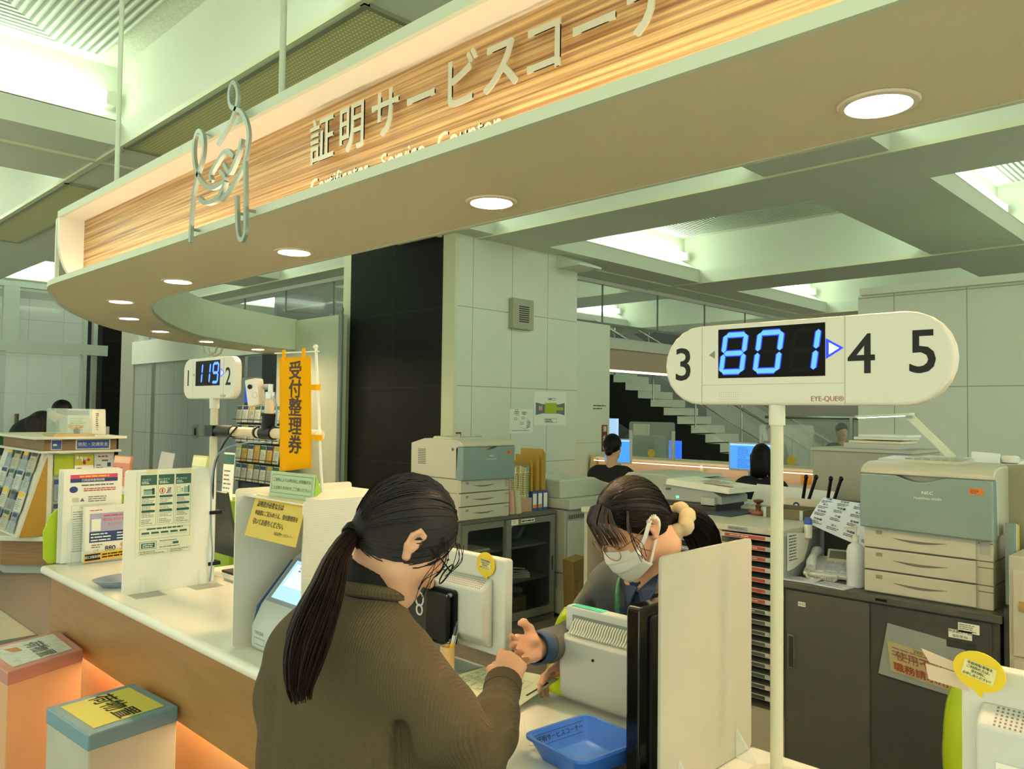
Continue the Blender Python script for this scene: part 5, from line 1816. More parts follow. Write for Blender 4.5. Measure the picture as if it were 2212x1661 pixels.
t = thing('ticket_booth', 'white corrugated board booth round the ticket machine on the counter', 'booth', (1.35, 2.1, 0.8))
g = B(); board_y(g, 2.29, 1.145, 1.56, 0.802, 1.278); g.build('side_panel', CORR, t)
g = B(); board_y(g, 1.93, 1.16, 1.56, 0.802, 1.27); g.build('side_panel', CORR, t)
B().box(1.17, 1.56, 1.933, 2.287, 1.255, 1.26).build('top_board', CORR, t)
B().box(1.55, 1.556, 1.933, 2.287, 0.802, 1.254).build('back_board', CORR, t)
# ticket machine
t = thing('ticket_machine', 'grey white ticket machine with a sloping blue touchscreen inside the booth', 'ticket machine', (1.3, 2.13, 0.8))
pf = [(1.185, 0.802), (1.50, 0.802), (1.50, 1.02), (1.43, 1.075), (1.365, 1.082), (1.33, 1.06), (1.215, 0.93), (1.185, 0.87)]
B().prism(pf, 'y', 1.975, 2.255).build('machine_body', mat('machine_grey', '#b9bfb8', 0.4), t, bev=0.012, seg=3, smooth=True)
A0, A1 = Vector((1.222, 0, 0.938)), Vector((1.328, 0, 1.057))
uu = (A1 - A0).normalized(); nn = Vector((-uu.z, 0, uu.x))
def slope(y, s_, k): return Vector((A0.x, y, A0.z)) + uu * s_ * (A1 - A0).length + nn * k
g = B().mat(mat('bezel_grey', '#8f9a9c', 0.35)); g.plate([slope(2.235, .02, .003), slope(1.995, .02, .003), slope(1.995, .98, .003), slope(2.235, .98, .003)], 0.004, nn)
g.build('bezel', None, t)
g = B().mat(mat('touchscreen', '#a9cfe8', 0.2, emit=0.35, ec='#a8d4f4')); g.plate([slope(2.215, .1, .005), slope(2.01, .1, .005), slope(2.01, .92, .005), slope(2.215, .92, .005)], 0.002, nn)
pg = Page(g, slope(2.11, .5, .005), (0, -1, 0), uu)
pg.rect(mat('screen_white', '#dfeef6', 0.3, emit=0.3, ec='#dfeef6'), -0.09, 0.09, -0.02, 0.055, 1)
pg.lines(mat('screen_blue', '#4a78b8', 0.4), -0.06, 0.06, 0.03, 0.05, 2, 2)
g.build('touchscreen', None, t)
B().prism([(1.194, 0.875), (1.206, 0.875), (1.33, 1.038), (1.32, 1.05), (1.206, 0.925)], 'y', 2.2545, 2.2565).build('side_stripe', mat('blue_stripe', '#4a6a9a', 0.4), t)
g = B(); pg = Page(g, (1.184, 2.2, 0.84), (0, -1, 0), (0, 0, 1)); pg.text(GINK, 'EYE-QUE', 0.0, 0.015, 0.013, 1); pg.frame(GINK, -0.03, 0.03, -0.02, 0.0, 0.001, 1)
g.build('ticket_slot', None, t)


# yellow notice hanging from the booth roof
def quad_pt(c, u, w):
    a, b_, c_, d_ = [Vector(q) for q in c]
    return (a * (1 - u) + b_ * u) * (1 - w) + (d_ * (1 - u) + c_ * u) * w
NQ = [(1.185, 2.235, 1.262), (1.185, 1.955, 1.262), (1.105, 1.87, 1.158), (1.105, 2.15, 1.158)]
g = B().mat(mat('yellow_notice', '#d8b43a', 0.45)); g.plate(NQ, 0.0012)
cen = quad_pt(NQ, .5, .5); R_ = (Vector(NQ[1]) - Vector(NQ[0])); U_ = (Vector(NQ[0]) - Vector(NQ[3]))
n_ = R_.cross(U_).normalized()
NI = mat('notice_ink', '#2a2410', 0.6)
def notice_map(pg, fn):
    pass
pg = Page(g, cen, R_, U_ - R_.normalized() * U_.dot(R_.normalized()), 0.001)
sh = U_.dot(R_.normalized()) / (U_ - R_.normalized() * U_.dot(R_.normalized())).length
hh = (U_ - R_.normalized() * U_.dot(R_.normalized())).length / 2
def shp(x, y): return (x + sh * y, y)
for a, b_, c_, e in ((-0.127, 0.127, -hh * .8, -hh * .8 + .0015), (-0.127, 0.127, hh * .82, hh * .82 + .0015)):
    pg.poly(NI, [shp(a, c_), shp(b_, c_), shp(b_, e), shp(a, e)], 1)
for a in (-0.127, 0.1255):
    pg.poly(NI, [shp(a, -hh * .8), shp(a + .0015, -hh * .8), shp(a + .0015, hh * .82), shp(a, hh * .82)], 1)
for i, s_ in enumerate(('証明書が必要な方は', '申請書にご記入のうえ、受付整理券を', '引いてお待ちください。')):
    y = hh * (0.55 - 0.42 * i)
    pg.text(NI, s_, *shp(-0.117, y), 0.0205 if i != 1 else 0.0172, 2, bold=0.03, align='LEFT', sx=0.82, shear=sh)
pg.text(NI, '区民証明サービスコーナー', *shp(0.118, -hh * .64), 0.0105, 2, bold=0.01, align='RIGHT', sx=0.8, shear=sh)
o = g.build('hanging_notice', None)
tag(o, 'tilted yellow notice sheet hanging from the booth roof', 'notice')
# green tent card on the booth roof
t0 = [(1.205, 2.20, 1.2605), (1.225, 1.985, 1.2605), (1.235, 1.99, 1.335), (1.215, 2.205, 1.335)]
GC = mat('pale_green_card', '#b3c49a', 0.6)
g = B().mat(GC); g.plate(t0[::1], 0.001, (-1, 0, 0.2)); g.plate([(1.255, 1.98, 1.2605), (1.235, 1.99, 1.335), (1.215, 2.205, 1.335), (1.245, 2.2, 1.2605)], 0.001, (1, 0, .2))
g.mat(mat('lime_edge', '#9ac03a', 0.6)).add([(1.225, 1.984, 1.2605), (1.236, 1.988, 1.335), (1.256, 1.979, 1.2605)], [(0, 1, 2)])
pg = Page(g, quad_pt(t0, .5, .5), Vector(t0[1]) - Vector(t0[0]), Vector(t0[3]) - Vector(t0[0]), 0.002)
pg.frame(mat('green_ink', '#3a5030', 0.6), -0.098, 0.098, -0.026, 0.028, 0.001, 1)
pg.text(mat('green_ink'), 'ご用件によりお呼び出しが前後する', 0, 0.012, 0.0115, 1, bold=0.01)
pg.text(mat('green_ink'), 'ことがありますので ご了承ください。', 0, -0.011, 0.0115, 1, bold=0.01)
o = g.build('tent_card', None); tag(o, 'pale green folded card with notice on the booth roof', 'card')
# flag banner on a little white stand
t = thing('flag_banner', 'yellow vertical flag banner on a white stand on the booth roof', 'banner', (1.27, 2.0, 1.26))
FW = mat('flag_stand_white', '#e6dfcc', 0.4)
B().lathe([(0.046, 0), (0.048, 0.008), (0.02, 0.014), (0.007, 0.024)], (1.255, 1.985, 1.26), 28).build('base', FW, t, smooth=True)
B().cyl((1.255, 1.985, 1.27), (1.25, 2.028, 1.70), 0.0042, n=12).ell((1.25, 2.03, 1.703), 0.0075).build('pole', FW, t, smooth=True)
B().cyl((1.249, 2.262, 1.694), (1.249, 2.01, 1.689), 0.0022, n=8).build('cross_bar', FW, t, smooth=True)
FY = mat('flag_yellow', '#f5a800', 0.9, spec=0.1, vary=0.03, vscale=15)
FQ = [(1.247, 2.228, 1.678), (1.247, 2.050, 1.676), (1.243, 2.026, 1.352), (1.243, 2.204, 1.330)]
def flag_pt(u, w):
    p = quad_pt(FQ, u, w)
    return p + Vector((-0.004 * math.sin(u * math.pi) * w, 0, 0))
g = B().mat(FY); g.grid(flag_pt, 8, 12)
cl = g.build('cloth', None, t, smooth=True)
md = cl.modifiers.new('solidify', 'SOLIDIFY'); md.thickness = 0.0012
g = B()
for i, ch in enumerate('受付整理券'):
    c_ = flag_pt(0.53 - 0.0 * i, 0.13 + 0.165 * i)
    pg = Page(g, c_ + Vector((-0.0015, 0, 0)), Vector(FQ[1]) - Vector(FQ[0]), Vector(FQ[0]) - Vector(FQ[3]) - Vector((0, .02, 0)), 0.001)
    pg.text(mat('flag_ink', '#3a1c10', 0.6), ch, 0, 0.0, 0.058, 1, bold=0.016, sx=1.3)
g.build('printed_character', None, t)
for yy in (2.205, 2.09):
    B().box(1.2455, 1.2495, yy - 0.008, yy + 0.008, 1.67, 1.702).build('loop', FY, t)
for zz, yy in ((1.585, 2.016), (1.44, 2.0)):
    B().box(1.243, 1.257, yy - 0.006, yy + 0.032, zz - 0.008, zz + 0.008).build('side_loop', FY, t)
# dark tablet screen and desk seen between divider and booth
dk = thing('back_desk', 'white desk behind the counter holding a dark tablet screen', 'desk', (1.95, 3.1, 0))
B().box(1.7, 2.2, 2.5, 3.75, 0.72, 0.75).build('desk_top', WHITE, dk, bev=0.004)
for x in (1.72, 2.14):
    for y in (2.52, 3.69):
        B().box(x, x + 0.04, y, y + 0.04, 0, 0.72).build('leg', GPLAST, dk)
B().box(1.71, 1.73, 2.56, 3.69, 0.3, 0.72).build('modesty_panel', LIME, dk)
t = thing('tablet_screen', 'dark tablet screen standing behind the slim display pole', 'screen', (1.78, 3.5, 0.75))
g = B(); g.M = Matrix.Translation((1.75, 3.56, 0.75)) @ Matrix.Rotation(math.radians(-12), 4, 'Y')
g.box(0, 0.012, -0.14, 0.14, 0.09, 0.40); g.build('screen', mat('screen_dark', '#2c2d2a', 0.3), t, bev=0.004)
B().box(1.75, 1.86, 3.5, 3.62, 0.75, 0.76).box(1.79, 1.81, 3.54, 3.58, 0.75, 1.0).build('stand', BLACK, t)
leaflet('poster', 'pinkish notice fixed to the back desk front, half hidden', 'poster', (1.703, 3.28, 0.6), (0, -1, 0), (0, 0, 1), 0.24, 0.2, 0.003, [mat('pink_paper', '#d8b8a8', 0.7), mat('pale_pink', '#e4d0c4', 0.7), INK])


# ---------------------------------------------------------------- monitors seen from behind on the counter
MW = mat('monitor_white', '#d9d8cc', 0.42)
VENT = mat('vent_shadow', '#77786e', 0.6)


def monitor_back(nm, label, y0, y1, z0, z1, X, style):
    """a monitor whose back faces the viewer (-x); y1 > y0; the right edge in the picture is y0."""
    t = thing(nm, label, 'monitor', (X, (y0 + y1) / 2, 0.8))
    B().prism(rrect(y0, y1, z0, z1, 0.008, 3), 'x', X, X + 0.03).build('frame', MW, t, bev=0.004, seg=2, smooth=True)
    B().box(X + 0.0305, X + 0.032, y0 + .02, y1 - .02, z0 + .025, z1 - .02).build('screen', mat('screen_dark'), t)
    h = z1 - z0; w = y1 - y0
    if style == 'bulge':
        a, b_, c_ = z1 - 0.055, z1 - 0.085, z0 + 0.05
        B().prism([(X, a), (X - 0.04, b_), (X - 0.04, c_), (X - 0.012, z0 + 0.02), (X, z0 + 0.02)], 'y', y0 + 0.045, y1 - 0.03).build('rear_shell', mat('monitor_shell', '#cfcfc6', 0.4), t, bev=0.008, seg=3, smooth=True)
        g = B()
        nrm = Vector((-(a - b_), 0, 0.04)).normalized()
        u_ = Vector((0.04, 0, a - b_)).normalized()
        pg = Page(g, (X - 0.02, (y0 + y1) / 2 + .005, (a + b_) / 2), (0, -1, 0), u_, 0.0008)
        nc = int((w - 0.12) / 0.0072)
        for i in range(nc + 1):
            for j in range(6):
                x = -w / 2 + 0.06 + i * (w - 0.12) / nc; y = -0.019 + j * 0.0068
                pg.rect(VENT, x, x + 0.0032, y, y + 0.0036, 1)
        g.build('vent_holes', None, t)
    else:
        # recessed grille with curved fins under the top edge
        g = B()
        n = 34
        for i in range(n):
            y = y1 - 0.035 - i * (w - 0.07) / (n - 1)
            g.tube([(X - 0.002, y, z1 - 0.028), (X - 0.012, y, z1 - 0.037), (X - 0.018, y, z1 - 0.05), (X - 0.030, y, z1 - 0.060)], 0.0028, 5)
        g.build('vent_fins', mat('fin_white', '#dedccb', 0.4), t, smooth=True)
        B().box(X - 0.003, X, y0 + 0.025, y1 - 0.025, z1 - 0.07, z1 - 0.02).build('vent_recess', mat('recess_grey', '#8d9088', 0.6), t)
        pr_ = [(X, z1 - 0.062), (X - 0.034, z1 - 0.064), (X - 0.040, z1 - 0.075), (X - 0.034, z0 + 0.03), (X - 0.02, z0 + 0.01), (X, z0 + 0.01)]
        B().prism(pr_, 'y', y0 + 0.004, y1 - 0.008).build('rear_shell', mat('monitor_shell'), t, bev=0.010, seg=3, smooth=True)
        B().cyl((X - 0.0375, y1 - 0.12, z0 + 0.13), (X - 0.041, y1 - 0.12, z0 + 0.13), 0.0035, n=10).build('lock_hole', BLACK, t)
        B().box(X + 0.002, X + 0.026, y1 - 0.115, y1 - 0.018, z1 + 0.0002, z1 + 0.0012).build('turquoise_label', mat('turquoise', '#3cc0a4', 0.4), t)
    return t


mA = monitor_back('monitor', 'white monitor seen from behind on a black stand, with yellow bubble sign on its edge', 1.512, 1.99, 0.862, 1.123, 1.525, 'bulge')
g = B().prism(rrect(1.75, 1.86, 0.84, 1.045, 0.012, 3), 'x', 1.455, 1.478)
g.mat(mat('mark_white', '#d8d8d0', 0.4))
for zc, rr in ((0.985, 0.0185), (0.955, 0.014)):
    g.tube([(1.4545, 1.785 + rr * 0.9 * math.cos(a), zc + rr * math.sin(a)) for a in [2 * math.pi * i / 22 for i in range(22)]], 0.0026, 6, closed=True)
g.mats = [mat('stand_black', '#1c1d1b', 0.4), MATS['mark_white']]; g.mi = [0 if i < 26 else 1 for i in range(len(g.mi))]
g.build('stand_cover', None, mA)
B().prism(rrect(1.655, 1.752, 0.875, 1.025, 0.012, 3), 'x', 1.472, 1.484).build('hinge_plate', BLACK, mA)
B().box(1.45, 1.473, 1.665, 1.755, 0.885, 1.015).build('hinge_arm', BLACK, mA, bev=0.006)
for zc in (1.012, 0.89):
    B().cyl((1.471, 1.668, zc), (1.462, 1.668, zc), 0.0065, n=14).build('screw', STEEL, mA, smooth=True)
B().box(1.45, 1.56, 1.62, 1.96, 0.801, 0.812).build('base', mat('base_grey', '#8d948c', 0.4), mA, bev=0.005)
B().box(1.47, 1.50, 1.70, 1.86, 0.81, 0.87).build('neck', mat('neck_grey', '#70766f', 0.4), mA)
mB = monitor_back('monitor', 'white monitor with curved vent fins and turquoise label, facing the masked clerk', 0.995, 1.322, 0.80, 1.035, 1.552, 'fins')
mC = monitor_back('monitor', 'white monitor at the lower right corner with a yellow bubble sign', -0.05, 0.405, 0.83, 1.11, 1.50, 'bulge')
B().box(1.47, 1.6, 0.08, 0.3, 0.80, 0.812).box(1.51, 1.535, 0.15, 0.22, 0.81, 0.86).build('base', MATS['base_grey'], mC)
g = B(); pg = Page(g, (1.4595, 0.325, 0.93), (0, -1, 0), (0, 0, 1)); pg.rect(PAPER, -0.02, 0.05, -0.045, 0.045, 1); pg.lines(GINK, -0.015, 0.045, -0.03, 0.04, 5, 2); pg.rect(BLUEI, -0.02, 0.05, -0.045, -0.03, 2)
g.build('paper_label', None, mC)


def bubble(label, c, ry, rz, words, tilt=0.0):
    g = B()
    YB_ = mat('bubble_yellow', '#ecc814', 0.35)
    pts = []
    for i in range(40):
        a = 2 * math.pi * i / 40
        x, z = ry * math.cos(a), rz * math.sin(a)
        pts.append((x, z))
    # speech tail
    k = [i for i, p in enumerate(pts) if -0.35 * ry < p[0] * -1 < 0.25 * ry and p[1] < 0]
    pts = pts[:29] + [(-0.05 * ry, -rz * 0.99), (0.32 * ry, -rz * 1.28), (0.34 * ry, -rz * 0.93)] + pts[32:]
    c_, s_ = math.cos(tilt), math.sin(tilt)
    P = [(c[1] - (x * c_ - z * s_), c[2] + x * s_ + z * c_) for x, z in pts]
    g.mat(YB_).prism(P[::-1], 'x', c[0], c[0] + 0.003)
    pg = Page(g, c, (0, -1, 0), (0, 0, 1), 0.0008)
    q = [(-ry * .62, -rz * .42), (ry * .62, -rz * .42), (ry * .62, rz * .42), (-ry * .62, rz * .42)]
    R2 = lambda x, z: (x * c_ - z * s_, x * s_ + z * c_)
    pg.poly(mat('bubble_label', '#e8dc98', 0.5), [R2(*p) for p in q], 1)
    for i, s0 in enumerate(words):
        x, y = R2(0, rz * (0.30 - 0.2 * i))
        pg.text(INK, s0, x, y, rz * 0.175, 2, bold=0.02, rot=tilt, sx=min(1.0, ry * 1.15 / (rz * .175 * len(s0))))
    o = g.build('bubble_sign', None)
    return tag(o, label, 'sign')


WD = ('市役所駐車場を', 'ご利用の方は、', '受付時に', 'お申し出ください！')
bubble('small yellow speech bubble sign on the edge of the white monitor', (1.5185, 1.583, 1.103), 0.035, 0.033, WD, -0.1)
bubble('large yellow speech bubble sign at the lower right corner', (1.452, 0.366, 1.113), 0.038, 0.031, WD, -0.22)
for i, (q, s_) in enumerate(((((1.47, 0.458, 1.127), (1.47, 0.40, 1.114), (1.47, 0.392, 1.099), (1.47, 0.445, 1.106)), 'upper'), (((1.472, 0.452, 1.102), (1.472, 0.392, 1.097), (1.472, 0.385, 1.072), (1.472, 0.447, 1.077)), 'lower'))):
    o = B().plate(q[::-1], 0.001, (-1, 0, 0)).build('paper_card', mat('pale_pink_card', '#d8bfa4', 0.6)); tag(o, s_ + ' pale pink card sticking out left of the large yellow bubble', 'card', 'pale pink cards')
office_chair((1.98, 0.42), (-1, 0), 'lime green office chair at the lower right behind the corner monitor', LIME)

# pen cup with pen
t = thing('pen_cup', 'cream cylinder pen cup on a dark square base', 'pen cup', (1.432, 1.636, 0.8))
PC = mat('cup_cream', '#d3b47c', 0.45)
B().lathe([(0.0195, 0.006), (0.0195, 0.088), (0.0172, 0.088), (0.0172, 0.012)], (1.432, 1.636, 0.8), 28).build('cup', PC, t, smooth=True)
B().box(1.407, 1.457, 1.611, 1.661, 0.8, 0.806).build('base', mat('dark_brown', '#3a2a22', 0.5), t)
t = thing('ballpoint_pen', 'clear ballpoint pen with yellow band standing in the cream cup', 'pen', (1.432, 1.636, 0.813))
pb = Vector((1.430, 1.639, 0.813)); pt_ = Vector((1.444, 1.612, 0.955)); dv = (pt_ - pb)
B().cyl(pb, pb + dv * 0.75, 0.005, n=12).build('barrel', mat('pen_clear', '#c9d0cc', 0.15), t, smooth=True)
B().cyl(pb + dv * 0.50, pb + dv * 0.60, 0.0056, n=12).build('band', YELL, t, smooth=True)
B().cyl(pb + dv * 0.75, pb + dv * 0.9, 0.0045, n=12).cyl(pb + dv * 0.9, pb + dv * 1.0, 0.0022, n=10).build('plunger', mat('pen_grey', '#4a545c', 0.3), t, smooth=True)
B().bar(pb + dv * 0.55 + Vector((0.004, -0.006, 0)), pb + dv * 0.85 + Vector((0.004, -0.006, 0)), 0.003, 0.0015).build('clip', STEEL, t)

# application form between the two women
FQ2 = [(1.425, 1.615, 0.812), (1.355, 1.335, 0.806), (1.565, 1.352, 0.835), (1.54, 1.60, 0.818)]
def form_pt(u, w):
    p = quad_pt(FQ2, u, w)
    return p + Vector((0, 0, 0.006 * math.sin(u * math.pi) * w + 0.010 * max(0, u - 0.6) * w))
g = B().mat(mat('green_form', '#cfd8b6', 0.7)); g.grid(form_pt, 16, 12)
def form_line(u0, w0, u1, w1, m, tw=0.004, k=0.0006):
    g.mat(m); a, b_ = form_pt(u0, w0), form_pt(u1, w1)
    for i in range(6):
        p, q = form_pt(u0 + (u1 - u0) * i / 6, w0 + (w1 - w0) * i / 6), form_pt(u0 + (u1 - u0) * (i + 1) / 6, w0 + (w1 - w0) * (i + 1) / 6)
        d_ = (q - p).normalized().cross(Vector((0, 0, 1))) * tw * 0.12
        z_ = Vector((0, 0, k)); g.add([p - d_ + z_, q - d_ + z_, q + d_ + z_, p + d_ + z_], [(0, 1, 2, 3)])
for i in range(8):
    form_line(0.08 + 0.105 * i, 0.08, 0.08 + 0.105 * i, 0.75, GINK)
for w in (0.08, 0.3, 0.52, 0.75):
    form_line(0.08, w, 0.82, w, GINK)
for i in range(7):
    for j in range(3):
        for k_ in range(random.randint(1, 3)):
            u0 = 0.1 + 0.105 * i + k_ * 0.03; w0 = 0.1 + 0.22 * j
            form_line(u0, w0, u0, w0 + random.uniform(0.05, 0.16), INK, 0.008)
form_line(0.93, 0.45, 0.95, 0.85, INK, 0.03)
o = g.build('application_form', None, None, smooth=True); tag(o, 'pale green printed form held between the two women over the counter', 'form')
# cash tray
t = thing('cash_tray', 'blue plastic cash tray on the counter', 'tray', (1.33, 1.1, 0.8))
rim = [(1.226, 1.163), (1.205, 0.985), (1.395, 0.962), (1.418, 1.142)]
rim = [Vector((x, y, 0.848)) for x, y in rim]
cc = sum(rim, Vector()) / 4
def ring(sc, z, r=0.16):
    pts = []
    for i in range(4):
        p, a, b_ = rim[i], rim[i - 1], rim[(i + 1) % 4]
        for j in range(6):
            tt = j / 5
            q0, q1 = p + (a - p) * r, p + (b_ - p) * r
            q = q0 * (1 - tt) ** 2 + p * 2 * tt * (1 - tt) + q1 * tt * tt
            v = cc + (q - cc) * sc
            pts.append(Vector((v.x, v.y, z)))
    return pts
g = B()
rings = [ring(1.0, 0.842), ring(1.0, 0.848), ring(0.93, 0.848), ring(0.68, 0.808), ring(0.66, 0.806)]
outs = [ring(0.94, 0.842), ring(0.72, 0.801)]
allr = outs[::-1] + rings
n = len(allr[0]); vs = [p for r_ in allr for p in r_]
fs = [(i * n + j, i * n + (j + 1) % n, (i + 1) * n + (j + 1) % n, (i + 1) * n + j) for i in range(len(allr) - 1) for j in range(n)]
fs += [tuple(range(n - 1, -1, -1)), tuple(range((len(allr) - 1) * n, len(allr) * n))]
g.mat(mat('tray_blue', '#3f78d8', 0.32)); g.add(vs, fs)
g.build('tray', None, t, smooth=True)
g = B()
e0, e1 = rim[0], rim[3]
mid = cc + ((e0 + e1) / 2 - cc) * 0.82
up_ = Vector((0, 0, 0.04)) + ((e0 + e1) / 2 - cc) * 0.25
pg = Page(g, Vector((mid.x, mid.y, 0.830)), (e1 - e0), up_, 0.002)
pg.text(INK, '証明サービスコーナー', 0.0, 0.0, 0.0135, 1, bold=0.01); pg.frame(INK, -0.075, 0.075, -0.011, 0.011, 0.0008, 1)
g.build('lettering', None, t)
tag(B().plate([(1.40, 1.325, 0.8012), (1.28, 1.19, 0.8012), (1.37, 1.12, 0.8012), (1.51, 1.27, 0.8012)], 0.0008, (0, 0, 1)).build('blank_sheet', PAPER), 'blank white sheet lying between blue tray and green form', 'paper')
# black monitor on edge and white corrugated screen
t = thing('monitor', 'black monitor seen edge-on beside the white corrugated screen', 'monitor', (1.5, 0.955, 0.69))
B().prism(rrect(1.325, 1.535, 0.71, 1.133, 0.012, 4), 'y', 0.935, 0.968).build('frame', mat('gloss_black', '#0d0d0b', 0.15, coat=0.5), t, bev=0.004, smooth=True)
B().prism(rrect(1.36, 1.52, 0.74, 1.11, 0.01, 4), 'y', 0.928, 0.935).build('rear_shell', mat('matt_black', '#1b1a16', 0.5), t)
B().box(1.40, 1.48, 0.91, 0.995, 0.69, 0.70).box(1.43, 1.45, 0.94, 0.96, 0.69, 0.72).build('stand', BLACK, t)
t = thing('divider_panel', 'tall white corrugated screen standing beside the black monitor', 'divider', (1.44, 0.85, 0.8))
g = B(); board_y(g, 0.85, 1.268, 1.616, 0.802, 1.253, 0.006); g.build('panel', mat('corrugated_cream', '#bcb49c', 0.5), t)
for x in (1.33, 1.55):
    B().prism([(0.845, 0.801), (0.80, 0.801), (0.845, 0.86)], 'x', x - 0.003, x + 0.003).build('foot', ACRYL, t)
# ---------------------------------------------------------------- office furniture behind the counter
CABG = mat('cabinet_grey', '#484a41', 0.5, vary=0.05, vscale=3)
CABD = mat('cabinet_dark', '#3b3d36', 0.5, vary=0.04, vscale=4)
t = thing('sliding_cabinet', 'dark grey steel cabinet with sliding doors under the large printer', 'cabinet', (3.55, 1.18, 0))
g = B().box(3.352, 3.78, 0.775, 1.60, 0.0, 0.772)
g.build('cabinet_body', CABD, t)
B().box(3.335, 3.79, 0.765, 1.608, 0.772, 0.80).build('cabinet_top', CABG, t, bev=0.003)
d1 = B().box(3.338, 3.350, 1.235, 1.585, 0.03, 0.765).build('door', CABG, t)
d2 = B().box(3.345, 3.352, 0.80, 1.245, 0.03, 0.765).build('door', CABD, t)
g = B().mat(STEEL).box(3.334, 3.338, 1.548, 1.578, 0.43, 0.575).mat(mat('handle_dark', '#2c2d29', 0.5)).box(3.332, 3.3345, 1.553, 1.573, 0.437, 0.568)
g.build('handle', None, d1)
B().box(3.338, 3.345, 0.855, 0.95, 0.655, 0.68).build('handle', MATS['handle_dark'], d2)


def sticker(label, X, y0, y1, z0, z1, m, words=(), cat='label', lines=0):
    g = B().mat(m).box(X - 0.0008, X, y0, y1, z0, z1)
    pg = Page(g, (X - 0.0008, (y0 + y1) / 2, (z0 + z1) / 2), (0, -1, 0), (0, 0, 1), 0.0004)
    h = z1 - z0
    for i, w in enumerate(words):
        pg.text(INK, w, 0, h * (0.5 - (i + 0.5) / len(words)), h * 0.75 / len(words), 1, bold=0.01)
    if lines:
        pg.lines(GINK, -(y1 - y0) * .45, (y1 - y0) * .45, -h * .4, h * .4, lines, 1, 0.4)
    o = g.build('paper_label', None)
    return tag(o, label, cat)


sticker('tiny white label on the left cabinet door above its handle', 3.338, 1.50, 1.533, 0.703, 0.722, PAPER, ('H-55',))
sticker('black maker plate on the edge of the cabinet top', 3.335, 1.165, 1.21, 0.782, 0.792, BLACK)
sticker('white label upper right on the right cabinet door', 3.345, 0.84, 0.912, 0.716, 0.752, PAPER, (), 'label', 4)
sticker('white handwritten label above the right cabinet door handle', 3.345, 0.865, 0.945, 0.69, 0.722, PAPER, ('申請書(大・長)', '保存用 R6'))
# clear plastic envelope hung on the right door
g = B().mat(mat('plastic_sleeve', '#a9b0aa', 0.25, alpha=0.8)).plate([(3.34, 1.165, 0.70), (3.337, 1.20, 0.495), (3.337, 0.88, 0.468), (3.34, 0.888, 0.672)], 0.004, (-1, 0, 0))
pg = Page(g, (3.336, 1.045, 0.565), (0, -1, -0.12), (0, 0.12, 1), 0.001)
KR = mat('manila', '#b5a878', 0.7)
pg.rect(KR, -0.115, 0.115, -0.062, 0.055, 1)
pg.text(INK, '2000', 0.0, 0.044, 0.018, 2); pg.lines(GINK, -0.1, 0.1, 0.0, 0.04, 3, 2, 0.3)
RH = mat('red_handwriting', '#8f3c22', 0.6)
pg.text(RH, '使用不可', 0.0, 0.005, 0.04, 3, sx=1.1); pg.text(RH, '職務請求用', 0.0, -0.04, 0.035, 3, bold=0.015, sx=1.15)
o = g.build('plastic_envelope', None); tag(o, 'clear plastic envelope with red handwriting hung on the cabinet door', 'envelope')

# drawer unit with many shallow trays
BEI = mat('beige_steel', '#b9b59f', 0.5)
t = thing('drawer_unit', 'tall beige unit of shallow document trays beside the grey cabinet', 'drawer unit', (3.7, 2.2, 0))
g = B().box(3.40, 4.44, 1.62, 2.75, 0.0, 0.2).mat(BEI)
g.build('base', BEI, t)
B().box(3.36, 4.46, 1.612, 2.76, 0.985, 1.013).build('unit_top', mat('unit_top', '#c3c1ab', 0.4), t, bev=0.003)
B().box(3.375, 4.44, 1.615, 1.635, 0.2, 0.985).build('side_panel', mat('side_grey', '#a3a89f', 0.5), t)
B().box(3.375, 4.44, 2.73, 2.75, 0.2, 0.985).build('side_panel', MATS['side_grey'], t)
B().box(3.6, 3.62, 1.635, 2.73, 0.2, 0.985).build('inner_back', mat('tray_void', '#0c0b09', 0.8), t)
cols = [(1.665, 1.915), (1.945, 2.195), (2.225, 2.475), (2.48, 2.72)]
for ya, yb in cols:
    B().box(3.37, 3.6, yb + 0.003, yb + 0.022, 0.2, 0.985).build('divider', BEI, t)
TRAY = mat('tray_steel', '#b5b7ad', 0.4)
LR, LB, LG = mat('label_red', '#a8402e', 0.6), mat('label_blue', '#4a6a94', 0.6), mat('label_dark', '#4a5048', 0.6)
for c_, (ya, yb) in enumerate(cols[:3]):
    for i in range(16):
        z = 0.962 - i * 0.047
        dr = B().box(3.362, 3.58, ya + 0.004, yb - 0.002, z - 0.004, z - 0.002).box(3.358, 3.364, ya + 0.004, yb - 0.002, z - 0.004, z + 0.016).build('drawer', TRAY, t)
        m = (LR if i < 7 else LG) if c_ == 0 else LB
        g = B().mat(m).box(3.3570, 3.358, ya + 0.03, yb - 0.02, z - 0.001, z + 0.013)
        if i < 8:
            pg = Page(g, (3.357, (ya + yb) / 2, z + 0.006), (0, -1, 0), (0, 0, 1), 0.0004)
            pg.lines(mat('label_print', '#d8b8a0', 0.6), -0.08, 0.08, -0.004, 0.005, 1, 1, 0.5)
        g.build('label_strip', None, dr)
g = B(); pg = Page(g, (3.359, 1.83, 0.999), (0, -1, 0), (0, 0, 1)); pg.rect(mat('grey_blue_tape', '#8a9a9a', 0.5), -0.05, 0.05, -0.009, 0.009, 1); pg.lines(GINK, -0.045, 0.045, -0.006, 0.006, 1, 2)
g.build('tape_label', None, t)
g = B().mat(PAPER); g.plate([(3.40, 1.611, 1.0), (3.40, 1.611, 0.83), (3.46, 1.609, 0.835), (3.56, 1.606, 0.86), (3.62, 1.60, 0.98)], 0.001, (0, -1, 0))
pg = Page(g, (3.47, 1.609, 0.93), (1, 0, 0), (0, 0, 1), 0.002); pg.lines(GINK, -0.06, 0.1, -0.06, 0.06, 9, 1, 0.4)
